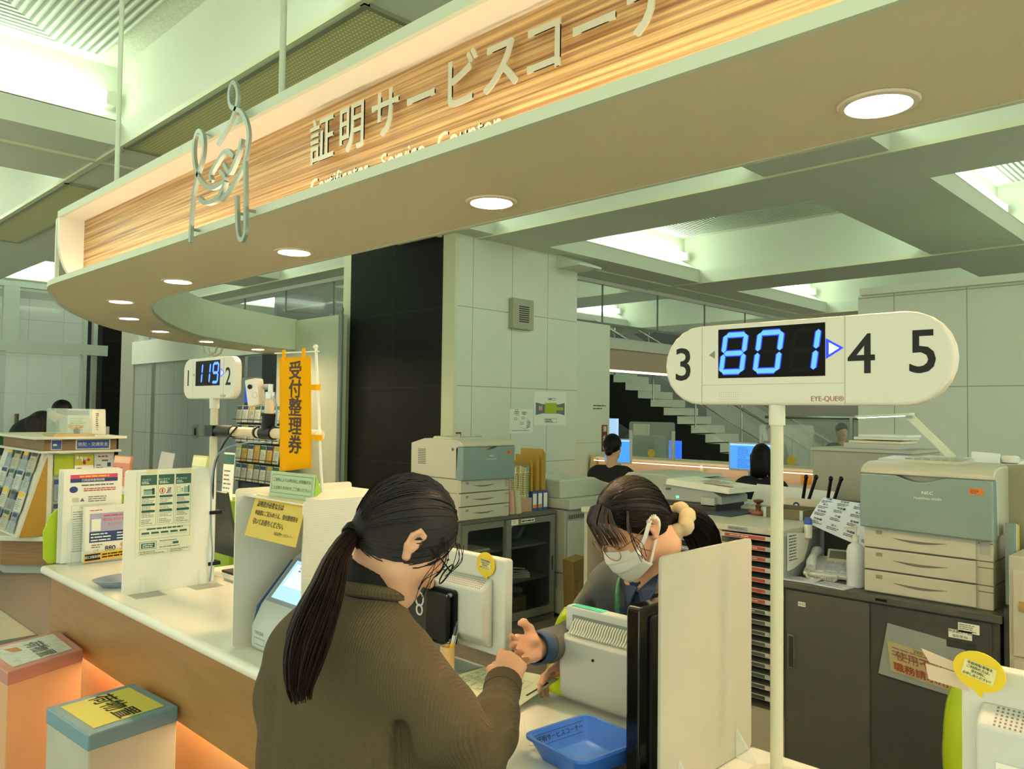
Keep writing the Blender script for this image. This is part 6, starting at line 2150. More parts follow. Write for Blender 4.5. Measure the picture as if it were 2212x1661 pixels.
o = g.build('phone_list', None); tag(o, 'white phone list sheet taped to the side of the tray unit', 'paper')
t = thing('wall_holder', 'small white and blue capsule shaped holder on the tray unit side', 'holder', (3.62, 1.6, 1.02))
g = B().mat(WPLAST).lathe([(0.012, -0.05), (0.018, -0.045), (0.019, 0.0), (0.019, 0.015)], (3.57, 1.592, 1.01), 18).mat(mat('holder_blue', '#2f55b8', 0.4)).lathe([(0.0185, 0.015), (0.0185, 0.035), (0.012, 0.045)], (3.57, 1.592, 1.01), 18)
g.build('case', None, t, smooth=True)

# things on the tray unit
t = thing('check_writer', 'grey office embossing machine with a stack of forms on top', 'office machine', (3.9, 2.3, 1.013))
B().prism([(2.13, 1.05), (2.51, 1.05), (2.51, 1.12), (2.49, 1.135), (2.20, 1.125), (2.13, 1.09)], 'x', 3.74, 4.02).build('machine_body', mat('machine_steel', '#9aa09b', 0.4), t, bev=0.006)
B().box(3.72, 4.02, 2.15, 2.5, 1.013, 1.05).build('machine_base', mat('machine_black', '#1e201d', 0.4), t, bev=0.004)
B().box(3.72, 3.745, 2.16, 2.24, 1.04, 1.085).build('slot_block', GPLAST, t)
g = B(); pg = Page(g, (3.739, 2.455, 1.11), (0, -1, 0), (0, 0, 1)); pg.text(INK, 'AIM', 0, 0, 0.02, 1, bold=0.03); pg.rect(mat('green_led', '#3fd890', 0.4, emit=1.0, ec='#3fd890'), 0.05, 0.068, -0.045, -0.032, 1)
g.build('badge', None, t)
for yy in (2.18, 2.47):
    B().cyl((3.735, yy, 1.013), (3.735, yy, 1.03), 0.012, n=12).build('foot', WPLAST, t)
g = B().mat(PAPER)
for i in range(5):
    e = 0.003 * i
    g.plate([(3.72 + e, 2.46, 1.142 + .006 * i), (3.72 + e, 2.08, 1.118 + .006 * i), (4.0 + e, 2.06, 1.118 + .006 * i), (4.0 + e, 2.46, 1.142 + .006 * i)], 0.005, (0.06, -0.06, 1))
pg = Page(g, (3.87, 2.2, 1.1505), (0, -1, -0.06), (1, 0, 0), 0.001); pg.rect(mat('pink_band', '#c86a64', 0.6), -0.06, 0.11, -0.10, -0.07, 1); pg.lines(GINK, -0.12, 0.1, -0.05, 0.1, 6, 1, 0.3)
o = g.build('form_stack', None); tag(o, 'thick stack of printed forms with a red band lying on the grey machine', 'papers')
tag(B().prism(rrect(3.60, 3.93, 2.0, 2.23, 0.012, 3), 'z', 1.0135, 1.018).build('mouse_mat', mat('mat_navy', '#333c4e', 0.8, vary=0.2, vscale=60)), 'dark blue mat on the tray unit top', 'mat')
t = thing('calculator', 'cream desk calculator behind the blue mat', 'calculator', (4.06, 2.12, 1.013))
B().box(3.98, 4.14, 2.02, 2.2, 1.0135, 1.028).build('case', CREAM, t, bev=0.004)
for i in range(4):
    for j in range(4):
        B().box(3.995 + i * .026, 4.012 + i * .026, 2.04 + j * .035, 2.063 + j * .035, 1.028, 1.032).build('key', GPLAST, t)
t = thing('rubber_stamp', 'brown turned wooden stamp standing on a red clay dish', 'stamp', (3.83, 1.935, 1.013))
WB = mat('stamp_wood', '#6b3a22', 0.35)
B().lathe([(0.03, 0.0), (0.045, 0.012), (0.048, 0.02), (0.02, 0.02)], (3.80, 1.955, 1.013), 24).build('dish', mat('clay_red', '#a86a50', 0.5), t, smooth=True)
B().lathe([(0.014, 0.02), (0.012, 0.032), (0.016, 0.045), (0.009, 0.056), (0.024, 0.066), (0.026, 0.074), (0.018, 0.078)], (3.80, 1.955, 1.013), 20).build('handle', WB, t, smooth=True)
t = thing('stamp_box', 'olive wooden stamp box with metal corners on the tray unit', 'box', (3.85, 1.82, 1.013))
OL = mat('olive_wood', '#6a6440', 0.5)
B().box(3.75, 3.762, 1.70, 1.90, 1.0135, 1.06).box(3.95, 3.962, 1.70, 1.90, 1.0135, 1.06).box(3.762, 3.95, 1.70, 1.712, 1.0135, 1.06).box(3.762, 3.95, 1.888, 1.90, 1.0135, 1.06).box(3.762, 3.95, 1.712, 1.888, 1.0135, 1.02).build('box', OL, t)
for y in (1.698, 1.886):
    B().box(3.7485, 3.7515, y, y + 0.016, 1.0135, 1.061).build('corner_plate', STEEL, t)
t = thing('pen_stand', 'cream pen stand with round badges behind the stamp box', 'pen stand', (4.05, 1.75, 1.013))
PS = mat('stand_cream', '#d9d4ba', 0.45)
g = B().box(4.03, 4.04, 1.62, 1.92, 1.0135, 1.09).box(4.14, 4.15, 1.62, 1.92, 1.0135, 1.06).box(4.04, 4.14, 1.62, 1.63, 1.0135, 1.075).box(4.04, 4.14, 1.91, 1.92, 1.0135, 1.075).box(4.04, 4.14, 1.63, 1.91, 1.0135, 1.02)
g.build('holder', PS, t)
for y, m in ((1.86, BLUEI), (1.72, RED)):
    g = B().mat(m).prism(circle2(y, 1.052, 0.018, 18), 'x', 4.028, 4.0305).mat(PAPER).prism(circle2(y, 1.052, 0.009, 14), 'x', 4.0275, 4.0285)
    g.build('badge', None, t)
for i, y in enumerate((1.86, 1.84, 1.73, 1.71)):
    o = B().cyl((4.09, y, 1.0205), (4.07 + .03 * (i % 2), y - 0.035 - .02 * (i % 2), 1.20), 0.0085, n=10).ell((4.07 + .03 * (i % 2), y - 0.035 - .02 * (i % 2), 1.20), (0.010, 0.011, 0.014)).build('marker_pen', BLACK, None, smooth=True)
    tag(o, 'black pen leaning in the cream pen stand', 'pen', 'black pens in the cream pen stand')
t = thing('laptop', 'white laptop lid seen from behind on the tray unit', 'laptop', (4.3, 2.0, 1.013))
g = B().plate([(4.18, 2.2, 1.02), (4.18, 1.75, 1.02), (4.24, 1.74, 1.12), (4.24, 2.19, 1.13)], 0.01, (-1, 0, .3)); g.build('lid', WPLAST, t)
B().box(4.2, 4.43, 1.75, 2.2, 1.0135, 1.03).build('keyboard_base', GPLAST, t)

# phone, sheet, sanitiser on the grey cabinet
t = thing('desk_phone', 'white office telephone with coiled cord on the grey cabinet', 'telephone', (3.62, 1.5, 0.80), rotz=0.25)
PH = mat('phone_white', '#dde0dc', 0.35)
def ph():
    g = B(); g.M = Matrix.Rotation(math.radians(-14), 4, 'Y'); return g
g = ph(); g.prism(rrect(-0.11, 0.10, -0.10, 0.11, 0.015, 3), 'z', 0.03, 0.05); g.build('phone_base', PH, t, local=True, bev=0.006, smooth=True)
B().box(-0.09, 0.09, -0.08, 0.09, 0.0, 0.035).build('foot', PH, t, local=True)
g = ph(); g.plate([(0.045, 0.03, 0.052), (0.045, -0.095, 0.052), (0.10, -0.095, 0.085), (0.10, 0.03, 0.085)], 0.02, (-.5, 0, 1)); g.build('display_hood', CREAM, t, local=True)
g = ph(); g.plate([(0.055, 0.02, 0.0595), (0.055, -0.085, 0.0595), (0.09, -0.085, 0.081), (0.09, 0.02, 0.081)], 0.001, (-.5, 0, 1)); g.build('display', mat('lcd_grey', '#6a7468', 0.3), t, local=True)
KEYM = mat('phone_key', '#c3cbd4', 0.4)
for i in range(6):
    for j in range(6):
        g = ph(); g.box(-0.09 + i * 0.021, -0.076 + i * 0.021, 0.012 - j * 0.019, 0.026 - j * 0.019, 0.05, 0.054); g.build('key', KEYM, t, local=True)
g = ph(); g.tube([(-0.10, 0.075, 0.072), (-0.07, 0.077, 0.084), (0.0, 0.078, 0.088), (0.06, 0.077, 0.084), (0.095, 0.075, 0.072)], [0.020, 0.022, 0.016, 0.022, 0.021], 14); g.build('handset', PH, t, local=True, smooth=True)
g = B()
cp = []
ctr = catmull([(-0.10, 0.075, 0.035), (-0.14, 0.09, 0.012), (-0.175, 0.06, 0.009), (-0.15, 0.02, 0.009), (-0.165, -0.03, 0.009), (-0.115, -0.04, 0.02)], 30)
for i, p in enumerate(ctr):
    a = i * 1.5
    cp.append(Vector(p) + Vector((math.cos(a), math.sin(a) * 0.3, math.sin(a))) * 0.006)
g.tube(cp, 0.0018, 5); g.build('coiled_cord', mat('cord_cream', '#d8d8c4', 0.5), t, local=True, smooth=True)
BW = mat('blue_white_sheet', '#e4ecf4', 0.5)
g = B().mat(BW)
def big_sheet(u, w):
    a, b_, c_, d_ = (Vector(q) for q in ((3.74, 1.59, 1.135), (3.76, 1.30, 1.115), (3.60, 1.30, 0.93), (3.58, 1.60, 1.03)))
    p = (a * (1 - u) + b_ * u) * (1 - w) + (d_ * (1 - u) + c_ * u) * w
    return p + Vector((-0.012 * math.sin(math.pi * u), 0, 0.01 * math.sin(math.pi * w)))
g.grid(big_sheet, 8, 8)
nrm = Vector((-0.72, 0.1, 0.68)).normalized()
for i in range(4):
    for j in range(4):
        c_ = big_sheet(0.12 + 0.25 * i, 0.14 + 0.24 * j) + nrm * 0.003
        pg = Page(g, c_, Vector((0.05, -0.29, -0.03 - .05 * j / 4)), Vector((0.15, 0, 0.15)), 0.0006)
        pg.text(INK if (i + j) % 3 else BLUEI, ('内容', '法人', '区役所', '市民課')[(i * 2 + j) % 4], 0.0, 0.012, 0.0125, 1); pg.lines(GINK, -0.028, 0.03, -0.015, 0.002, 2, 1, 0.4)
o = g.build('chart_sheet', None); md = o.modifiers.new('solidify', 'SOLIDIFY'); md.thickness = 0.001; tag(o, 'large curled contact chart leaning behind the telephone', 'paper')
tag(B().plate([(3.56, 1.62, 0.8005), (3.56, 1.34, 0.8005), (3.77, 1.34, 0.8005), (3.77, 1.62, 0.8005)], 0.0, (0, 0, 1)).box(3.765, 3.775, 1.30, 1.60, 0.80, 1.13).build('back_stop', CABD), 'dark upright board behind the leaning contact chart', 'board')
t = thing('sanitiser_bottle', 'white pump bottle between the telephone and the large printer', 'bottle', (3.46, 1.335, 0.8))
B().lathe([(0.034, 0), (0.037, 0.006), (0.037, 0.15), (0.030, 0.172), (0.012, 0.185), (0.012, 0.2)], (3.46, 1.335, 0.80), 24).build('bottle', mat('bottle_white', '#d5dde0', 0.3), t, smooth=True)
B().lathe([(0.013, 0.195), (0.013, 0.215), (0.005, 0.217), (0.005, 0.245)], (3.46, 1.335, 0.80), 16).bar((3.475, 1.335, 1.048), (3.43, 1.37, 1.044), 0.014, 0.009).build('pump', WPLAST, t, smooth=True)
for i, (x, y, r_) in enumerate(((3.40, 1.55, 0.1), (3.39, 1.40, -0.15))):
    g = B().mat(mat('pale_blue_paper', '#c8d2d8', 0.6)); g.M = Matrix.Translation((x, y, 0.801)) @ Matrix.Rotation(r_, 4, 'Z')
    g.box(-0.045, 0.05, -0.07, 0.07, 0, 0.004)
    pg = Page(g, (0, 0, 0.004), (0, -1, 0), (1, 0, 0)); pg.lines(GINK, -0.06, 0.06, -0.03, 0.04, 5, 1, 0.3)
    o = g.build('memo_pad', None); tag(o, ['pale memo sheets in front of the telephone at left', 'clipped memo sheets between telephone and pump bottle'][i], 'papers')


# ---------------------------------------------------------------- printers (front towards local -x)
PCR = mat('printer_cream', '#c3c2ac', 0.42); PTE = mat('printer_teal', '#7d938c', 0.38); PSE = mat('printer_seam', '#55564c', 0.6)
def printer(label, loc, rotz, side_vent):
    t = thing('laser_printer', label, 'printer', loc, rotz=rotz)
    w = 0.235
    # three paper trays
    B().box(0.0, 0.50, -w, w, 0.0, 0.275).build('tray_housing', PCR, t, local=True, bev=0.004)
    for i in range(3):
        z = 0.006 + i * 0.09
        g = B().mat(PCR).box(-0.014, 0.0, -w + 0.055, w - 0.003, z, z + 0.084)
        tr = g.build('paper_tray', None, t, local=True, bev=0.003)
        # curved finger grip: a thin dark strip, the scoop's shade painted on
        pts = [(-0.10 + 0.2 * j / 10, z + 0.045 - 0.012 * math.sin(math.pi * j / 10)) for j in range(11)] + [(0.10 - 0.2 * j / 10, z + 0.046 - 0.003 * math.sin(math.pi * j / 10)) for j in range(11)]
        g = B().prism([(y + 0.02, zz) for y, zz in pts][::-1], 'x', -0.0155, -0.0135); g.build('finger_grip', mat('grip_shadow', '#6f6e5e', 0.6), tr, local=True)
        g = B().box(-0.0155, -0.013, w - 0.075, w - 0.05, z + 0.055, z + 0.07).build('tray_mark', mat('mark_grey', '#8d8c7a', 0.5), tr, local=True)
        B().box(-0.002, 0.0, -w, w, z + 0.084, z + 0.0875).build('seam', PSE, t, local=True)
        B().box(-0.0005, 0.0, -w, -w + 0.052, z + 0.06, z + 0.063).build('seam', PSE, t, local=True)
    for sy in (-1, 1):
        for z in (0.09, 0.18, 0.272):
            B().box(0.02, 0.48, sy * w - 0.0006, sy * w + 0.0006, z, z + 0.003).build('seam', PSE, t, local=True)
        for z in (0.03, 0.12, 0.215):
            B().box(0.25, 0.37, sy * w - 0.001, sy * w + 0.001, z, z + 0.018).build('side_grip', mat('grip_shadow'), t, local=True)
    # body above, with the grey-green front cover
    prof = [(0.02, 0.275), (0.5, 0.275), (0.5, 0.50), (0.36, 0.535), (0.05, 0.535), (0.0, 0.525), (-0.035, 0.505), (-0.035, 0.488), (0.005, 0.488)]
    B().prism(prof, 'y', -w - 0.012, w + 0.004).build('printer_body', PCR, t, local=True, bev=0.006, seg=3, smooth=True)
    cov = [(w + 0.002, 0.275)] + [(w + 0.006, 0.487)]
    top = [(y, 0.487 - (0.022 * math.cos((y - 0.01) / 0.09 * math.pi / 2) if abs(y - 0.01) < 0.09 else 0)) for y in [w + 0.004 - (2 * w + 0.014) * j / 40 for j in range(41)]]
    cv = [(w + 0.004, 0.27), *top, (-w - 0.010, 0.262)]
    bot = [(-w - 0.010 + (2 * w + 0.014) * j / 12, 0.262 + 0.008 * j / 12) for j in range(1, 12)]
    g = B().prism((cv + bot)[::-1], 'x', -0.042, 0.03); g.build('front_cover', PTE, t, local=True, bev=0.005, seg=2)
    g = B(); pg = Page(g, (-0.042, 0, 0.4), (0, -1, 0), (0, 0, 1), 0.0008)
    LW = mat('logo_white', '#d8dcd2', 0.5)
    pg.text(LW, 'NEC', 0.02, 0.025, 0.017, 1, bold=0.03, sx=1.3); pg.text(LW, 'MultiWriter 8450N', 0.02, 0.003, 0.0125, 1, bold=0.01)
    pg.poly(mat('orange_sticker', '#d07828', 0.5), rrect(0.165, 0.215, 0.032, 0.056, 0.004, 3), 1); pg.lines(INK, 0.17, 0.205, 0.036, 0.052, 3, 2, 0.4)
    g.build('front_print', None, t, local=True)
    # operator strip on the lid
    g = B().mat(PCR).prism([(0.09, 0.533), (0.3, 0.533), (0.28, 0.552), (0.1, 0.545)], 'y', -0.10, w - 0.02)
    for i in range(6):
        g.mat(mat('button_grey', '#9a9a88', 0.5)).box(0.12, 0.135, -0.08 + i * 0.035, -0.06 + i * 0.035, 0.545, 0.551)
    g.build('control_panel', None, t, local=True)
    g = B()
    for i in range(9):
        for j in range(6):
            g.box(0.34 + j * 0.014, 0.35 + j * 0.014, w + 0.003, w + 0.0052, 0.36 + i * 0.012, 0.366 + i * 0.012)
    g.build('side_vent', PSE, t, local=True)
    B().cyl((0.06, w + 0.003, 0.47), (0.06, w + 0.0055, 0.47), 0.011, n=14).build('knob', PSE, t, local=True)
    B().box(-0.002, 0.0, -w + 0.01, -w + 0.045, 0.205, 0.255).build('switch_plate', mat('switch_cream', '#b1b09a', 0.5), t, local=True)
    B().box(-0.004, -0.002, -w + 0.018, -w + 0.034, 0.215, 0.245).build('power_switch', GPLAST, t, local=True)
    return t


printer('large cream and grey-green printer on the dark grey sliding cabinet', (3.405, 1.042, 0.80), 0.0, 1)
printer('cream and grey-green printer on the glass door cabinet by the pillar', (3.73, 3.905, 0.80), math.pi / 2, 1)
# second machine and lamp behind the large printer
t = thing('side_table', 'low shelf behind the large printer carrying a white machine', 'table', (4.1, 1.1, 0))
B().box(3.95, 4.5, 0.7, 1.5, 1.22, 1.25).box(3.97, 4.48, 0.72, 0.75, 0, 1.22).box(3.97, 4.48, 1.45, 1.48, 0, 1.22).build('shelf', CABG, t)
t = thing('label_printer', 'white machine with raised panel behind the large printer', 'machine', (4.15, 1.05, 1.25))
B().prism([(3.98, 1.25), (4.35, 1.25), (4.35, 1.33), (4.1, 1.33), (3.98, 1.30)], 'y', 0.86, 1.32).build('machine_body', WPLAST, t, bev=0.008, seg=3, smooth=True)
g = B().plate([(4.02, 1.045, 1.30), (4.02, 0.93, 1.295), (4.05, 0.93, 1.365), (4.05, 1.045, 1.37)], 0.012, (-1, 0, .4)); g.build('raised_panel', mat('panel_white', '#e4e8ea', 0.4), t, bev=0.004)
B().lathe([(0.035, 0), (0.04, 0.02), (0.03, 0.03)], (4.08, 0.90, 1.325), 20).build('lid_knob', WPLAST, t, smooth=True)
t = thing('desk_lamp', 'white folding desk lamp leaning over the large printer', 'lamp', (3.98, 1.11, 1.28))
LMP = mat('lamp_white', '#d8dcbe', 0.35)
B().box(3.94, 4.02, 1.05, 1.16, 1.33, 1.342).build('base', LMP, t)
B().bar((3.98, 1.10, 1.335), (3.98, 1.285, 1.525), 0.035, 0.014, (1, 0, 0)).build('arm', LMP, t, bev=0.004)
B().box(3.965, 3.995, 1.27, 1.30, 1.515, 1.54).build('joint', GPLAST, t)
g = B().prism(rrect(1.265, 1.535, 3.955, 4.005, 0.02, 4), 'z', 0, 0.012)
g.v = [(b_, a, 1.528 + c - (a - 1.28) * 0.06) for a, b_, c in g.v]
g.build('lamp_head', LMP, t)
B().plate([(3.965, 1.30, 1.5255), (3.995, 1.30, 1.5255), (3.995, 1.52, 1.5125), (3.965, 1.52, 1.5125)], 0.0005, (0, 0, -1)).build('led_bar', mat('lamp_led', '#ffffff', 0.4, emit=14.0, ec='#cfe2ff'), t)
# folders and beige cabinet at the right edge
FLD = mat('clear_folder', '#9a9676', 0.35, alpha=0.9)
for i in range(6):
    o = B().prism([(0.62, 0.82), (0.80 - 0.006 * i, 0.82), (0.80 - 0.006 * i, 1.34 - 0.012 * i), (0.62, 1.35 - 0.012 * i)], 'x', 3.58 + 0.022 * i, 3.595 + 0.022 * i).build('file_folder', FLD)
    tag(o, 'tall translucent folder standing in the row right of the large printer', 'folder', 'translucent folders right of the large printer')
for i, m in enumerate((mat('file_green', '#7a9088', 0.5), mat('file_white', '#c8cabc', 0.5), mat('file_yellow', '#c8c43a', 0.5))):
    o = B().box(3.42 + 0.028 * i, 3.442 + 0.028 * i, 0.742, 0.772, 0.83, 1.13 - 0.005 * i).build('flat_file', m)
    tag(o, ['grey green', 'white', 'bright yellow'][i] + ' flat file standing against the right side of the large printer', 'file')
tag(B().box(3.35, 3.95, 0.742, 0.762, 0.0, 0.828).build('narrow_box', CABD), 'narrow dark box filling the gap right of the grey cabinet', 'box')
t = thing('beige_cabinet', 'beige steel drawer cabinet at the right edge', 'cabinet', (3.5, 0.45, 0))
B().box(3.30, 3.79, 0.27, 0.735, 0.0, 1.03).build('cabinet_body', BEI, t, bev=0.004)
for i in range(3):
    dr = B().box(3.288, 3.30, 0.285, 0.72, 0.04 + 0.32 * i, 0.345 + 0.32 * i).build('drawer', mat('beige_drawer', '#c0bca6', 0.5), t, bev=0.003)
    B().box(3.282, 3.289, 0.65, 0.70, 0.2 + 0.32 * i, 0.235 + 0.32 * i).build('handle', mat('brass_pull', '#a88f4a', 0.4), dr)
t = thing('grey_locker', 'grey steel locker topped with papers, seen behind the telephone corner', 'locker', (4.75, 1.8, 0))
B().box(4.5, 5.0, 1.45, 1.98, 0.0, 1.325).build('locker_body', mat('locker_grey', '#a3a28c', 0.45, vary=0.05, vscale=6), t, bev=0.004)
B().box(4.49, 5.0, 1.44, 1.99, 1.325, 1.34).build('locker_top', mat('locker_top', '#b4b4a0', 0.45), t)
for i, (dz, c_) in enumerate(((0.0, '#b9bab0'), (0.03, '#d8cfa8'), (0.05, '#dcdcd0'), (0.065, '#e4e4da'))):
    o = B().box(4.6 + .02 * i, 4.9, 1.55 - .01 * i, 1.84 - .02 * i, 1.341 + dz, 1.341 + dz + (0.029 if i == 0 else 0.014)).build('paper_pile', mat('pile_paper_%d' % i, c_, 0.7))
    tag(o, ['grey box file under the paper pile on the locker', 'cream folder in the pile on the locker', 'thin white papers in the pile on the locker', 'topmost white papers of the pile on the locker'][i], 'papers')

# ---------------------------------------------------------------- glass door cabinet by the pillar
CG = mat('cabinet_olive_grey', '#65665a', 0.45, vary=0.04, vscale=3)
t = thing('glass_cabinet', 'grey steel cabinet with two sliding glass doors below the far printer', 'cabinet', (4.0, 4.1, 0))
x0, x1, y0, y1 = 3.53, 4.47, 3.92, 4.42
g = B().box(x0, x1, y0 - 0.01, y1, 0.775, 0.80).box(x0, x1, y0, y1, 0, 0.05).box(x0, x0 + 0.015, y0, y1, 0.05, 0.775).box(x1 - 0.015, x1, y0, y1, 0.05, 0.775).box(x0 + .015, x1 - .015, y1 - 0.015, y1, 0.05, 0.775)
g.build('carcass', CG, t)
for z in (0.30, 0.545):
    B().box(x0 + .015, x1 - .015, y0 + 0.06, y1 - .015, z, z + 0.015).build('shelf', mat('shelf_grey', '#8a8c80', 0.4), t)
def gdoor(xa, xb, yy, nm):
    g = B()
    o_ = [(xa, 0.06), (xb, 0.06), (xb, 0.77), (xa, 0.77)]
    i_ = rrect(xa + 0.05, xb - 0.045, 0.115, 0.725, 0.02, 4)
    # frame: outer rectangle with a rounded opening
    k = len(i_)
    ip = [Vector((p[0], p[1])) for p in i_]
    op = []
    cx_, cz_ = (xa + xb) / 2, 0.415
    for p in ip:
        dx, dz = p.x - cx_, p.y - cz_
        s_ = min((xb - xa) / 2 / abs(dx) if abs(dx) > 1e-6 else 9, 0.355 / abs(dz) if abs(dz) > 1e-6 else 9)
        op.append(Vector((cx_ + dx * s_, cz_ + dz * s_)))
    # make sure the outer corners are kept
    for c_ in o_:
        j = min(range(k), key=lambda q: (op[q] - Vector(c_)).length)
        op[j] = Vector(c_)
    vs = [(p.x, y, p.y) for y in (yy, yy + 0.016) for ring_ in (op, ip) for p in ring_]
    fs = []
    for j in range(k):
        j2 = (j + 1) % k
        fs += [(j, k + j, k + j2, j2), (2 * k + j, 2 * k + j2, 3 * k + j2, 3 * k + j), (k + j, 3 * k + j, 3 * k + j2, k + j2), (j, j2, 2 * k + j2, 2 * k + j)]
    g.add(vs, fs)
    dd = g.build('door', mat('door_grey', '#7c7d70', 0.4), t)
    B().box(xa + 0.045, xb - 0.04, yy + 0.005, yy + 0.009, 0.11, 0.73).build('glass_pane', DGLASS, dd)
    return dd
gd1 = gdoor(3.55, 3.985, 3.925, 'left')
gd2 = gdoor(3.945, 4.45, 3.905, 'right')
B().cyl((3.965, 3.905, 0.42), (3.965, 3.898, 0.42), 0.009, n=12).build('lock', STEEL, gd2)
B().box(4.418, 4.434, 3.902, 3.906, 0.37, 0.47).build('handle', mat('handle_dark'), gd2)
g = B(); pg = Page(g, (4.03, 3.9045, 0.75), (1, 0, 0), (0, 0, 1)); pg.rect(PAPER, -0.04, 0.03, -0.02, 0.018, 1); pg.text(INK, '52', -0.012, 0, 0.022, 2); pg.rect(PAPER, 0.06, 0.20, -0.012, 0.012, 1); pg.lines(INK, 0.065, 0.195, -0.008, 0.008, 1, 2, 0.6, False)
g.build('number_label', None, gd2)
# contents of the cabinet
def item(nm, label, cat, bx, m, **k):
    return tag(B().box(*bx).build(nm, m, **k), label, cat)
CARD = mat('cardboard', '#8f7a4c', 0.75, vary=0.08, vscale=8)
item('cardboard_box', 'open brown cardboard box on the middle cabinet shelf', 'box', (3.72, 4.08, 4.0, 4.3, 0.3155, 0.50), CARD)
item('cardboard_box', 'brown cardboard box at the bottom right of the glass cabinet', 'box', (4.02, 4.25, 4.0, 4.3, 0.051, 0.19), CARD)
item('paper_bundle', 'flat paper bundle on the top shelf behind the left glass door', 'papers', (3.66, 3.88, 4.0, 4.2, 0.561, 0.575), PAPER)
g = B().mat(PAPER)
for i in range(5):
    g.M = Matrix.Translation((4.22, 4.1, 0.317 + 0.014 * i)) @ Matrix.Rotation(0.25 * i - 0.4, 4, 'Z') @ Matrix.Rotation(0.05 * i, 4, 'Y')
    g.box(-0.1, 0.1, -0.07, 0.07, 0, 0.010)
g.M = None
tag(g.build('loose_papers', PAPER), 'loose heap of white papers on the middle shelf behind the right glass door', 'papers')
d = Sdf((4.0, 3.98, 0.18), (4.3, 4.32, 0.32), 0.008)
for i in range(9):
    d.ell((4.06 + 0.02 * i, 4.1 + 0.05 * math.sin(i * 2.1), 0.235 + 0.015 * math.sin(i * 1.3)), (0.04, 0.04, 0.03), None, 0.01)
o = d.build('plastic_bag', mat('bag_grey', '#8c948c', 0.2, alpha=0.8)); tag(o, 'crumpled plastic bag lying on the bottom cardboard box', 'bag')
d = Sdf((4.15, 4.0, 0.55), (4.45, 4.3, 0.78), 0.008)
for i in range(6):
    d.ell((4.25 + 0.02 * i, 4.12, 0.60 + 0.024 * i), (0.05, 0.05, 0.03), None, 0.015)
o = d.build('plastic_bag', mat('bag_dark', '#54605e', 0.25)); tag(o, 'dark plastic bag on the top shelf behind the right glass door', 'bag')
# files on the glass cabinet
for i in range(2):
    o = B().cyl((4.035 + 0.07 * i, 3.955, 0.801), (4.03 + 0.062 * i, 3.965, 0.97), 0.03, n=18).build('rolled_sheet', mat('rolled_plastic_%d' % i, ['#cfa98c', '#c8c6a2'][i], 0.35), smooth=True)
    tag(o, ['pinkish', 'cream'][i] + ' rolled translucent sheet beside the far printer', 'roll')
FC = ['#b8c020', '#d8d8b0', '#c08a5a', '#d9b28a', '#e0d8c0', '#c9b04a', '#e0d0b8', '#d8c84a', '#c8c8b0', '#9aa49a']
for i in range(10):
    x = 4.01 + 0.026 * i
    g = B().mat(mat('file_col_%d' % i, FC[i], 0.6)).box(x, x + 0.022, 4.0, 4.28, 0.815, 1.13 - 0.006 * (i % 3))
    pg = Page(g, (x + 0.011, 4.0, 0.99), (1, 0, 0), (0, 0, 1)); pg.rect(mat('spine_yellow', '#d8d04a', 0.6) if i % 2 else PAPER, -0.007, 0.007, -0.08, 0.1, 1); pg.lines(INK, -0.005, 0.005, -0.07, 0.09, 12, 2, 0.5, False)
    o = g.build('flat_file', None); tag(o, ['lime flat file nearest the far printer', 'pale yellow flat file second from the far printer', 'brown flat file third from the far printer', 'tan flat file fourth from the far printer', 'off white flat file in the middle of the row', 'mustard flat file past the middle of the row', 'pale beige flat file beside the mustard one', 'yellow flat file beside the pale beige one', 'pale grey flat file second from the right of the row', 'grey flat file rightmost of the row'][i], 'file')
tag(B().box(4.0, 4.275, 3.99, 4.29, 0.8005, 0.8135).box(4.13, 4.275, 3.975, 3.985, 0.8005, 0.9).build('file_holder', mat('peach_clear', '#d0a88c', 0.3, alpha=0.85)), 'peach translucent file holder under the row of flat files', 'holder')
for i in range(3):
    x = 4.285 + 0.058 * i
    g = B().mat(mat('box_blue', '#3d5a9a', 0.5)).box(x, x + 0.052, 3.98, 4.25, 0.801, 0.94)
    pg = Page(g, (x + 0.026, 3.98, 0.87), (1, 0, 0), (0, 0, 1)); pg.rect(PAPER, -0.02, 0.02, -0.05, 0.055, 1)
    if i < 2: pg.rect(mat('orange_tab', '#e08a2a', 0.5), -0.02, 0.02, -0.05, -0.025, 2)
    o = g.build('file_box', None); tag(o, ['blue magazine box with orange tab, left of the two', 'blue magazine box with orange tab, right of the two', 'blue magazine box without tab at the cabinet edge'][i], 'file box')
    g = B().mat(mat('manila_envelope', '#c4a040', 0.6))
    for k in range(2 + i):
        g.box(x + 0.005 + 0.011 * k, x + 0.012 + 0.011 * k, 4.0, 4.22 + .01 * k, 0.942, 1.16 + 0.045 * i - 0.01 * k)
    o = g.build('envelope_bundle', None); tag(o, 'mustard envelopes standing in the ' + ['left orange tabbed', 'right orange tabbed', 'untabbed'][i] + ' blue box', 'envelopes')
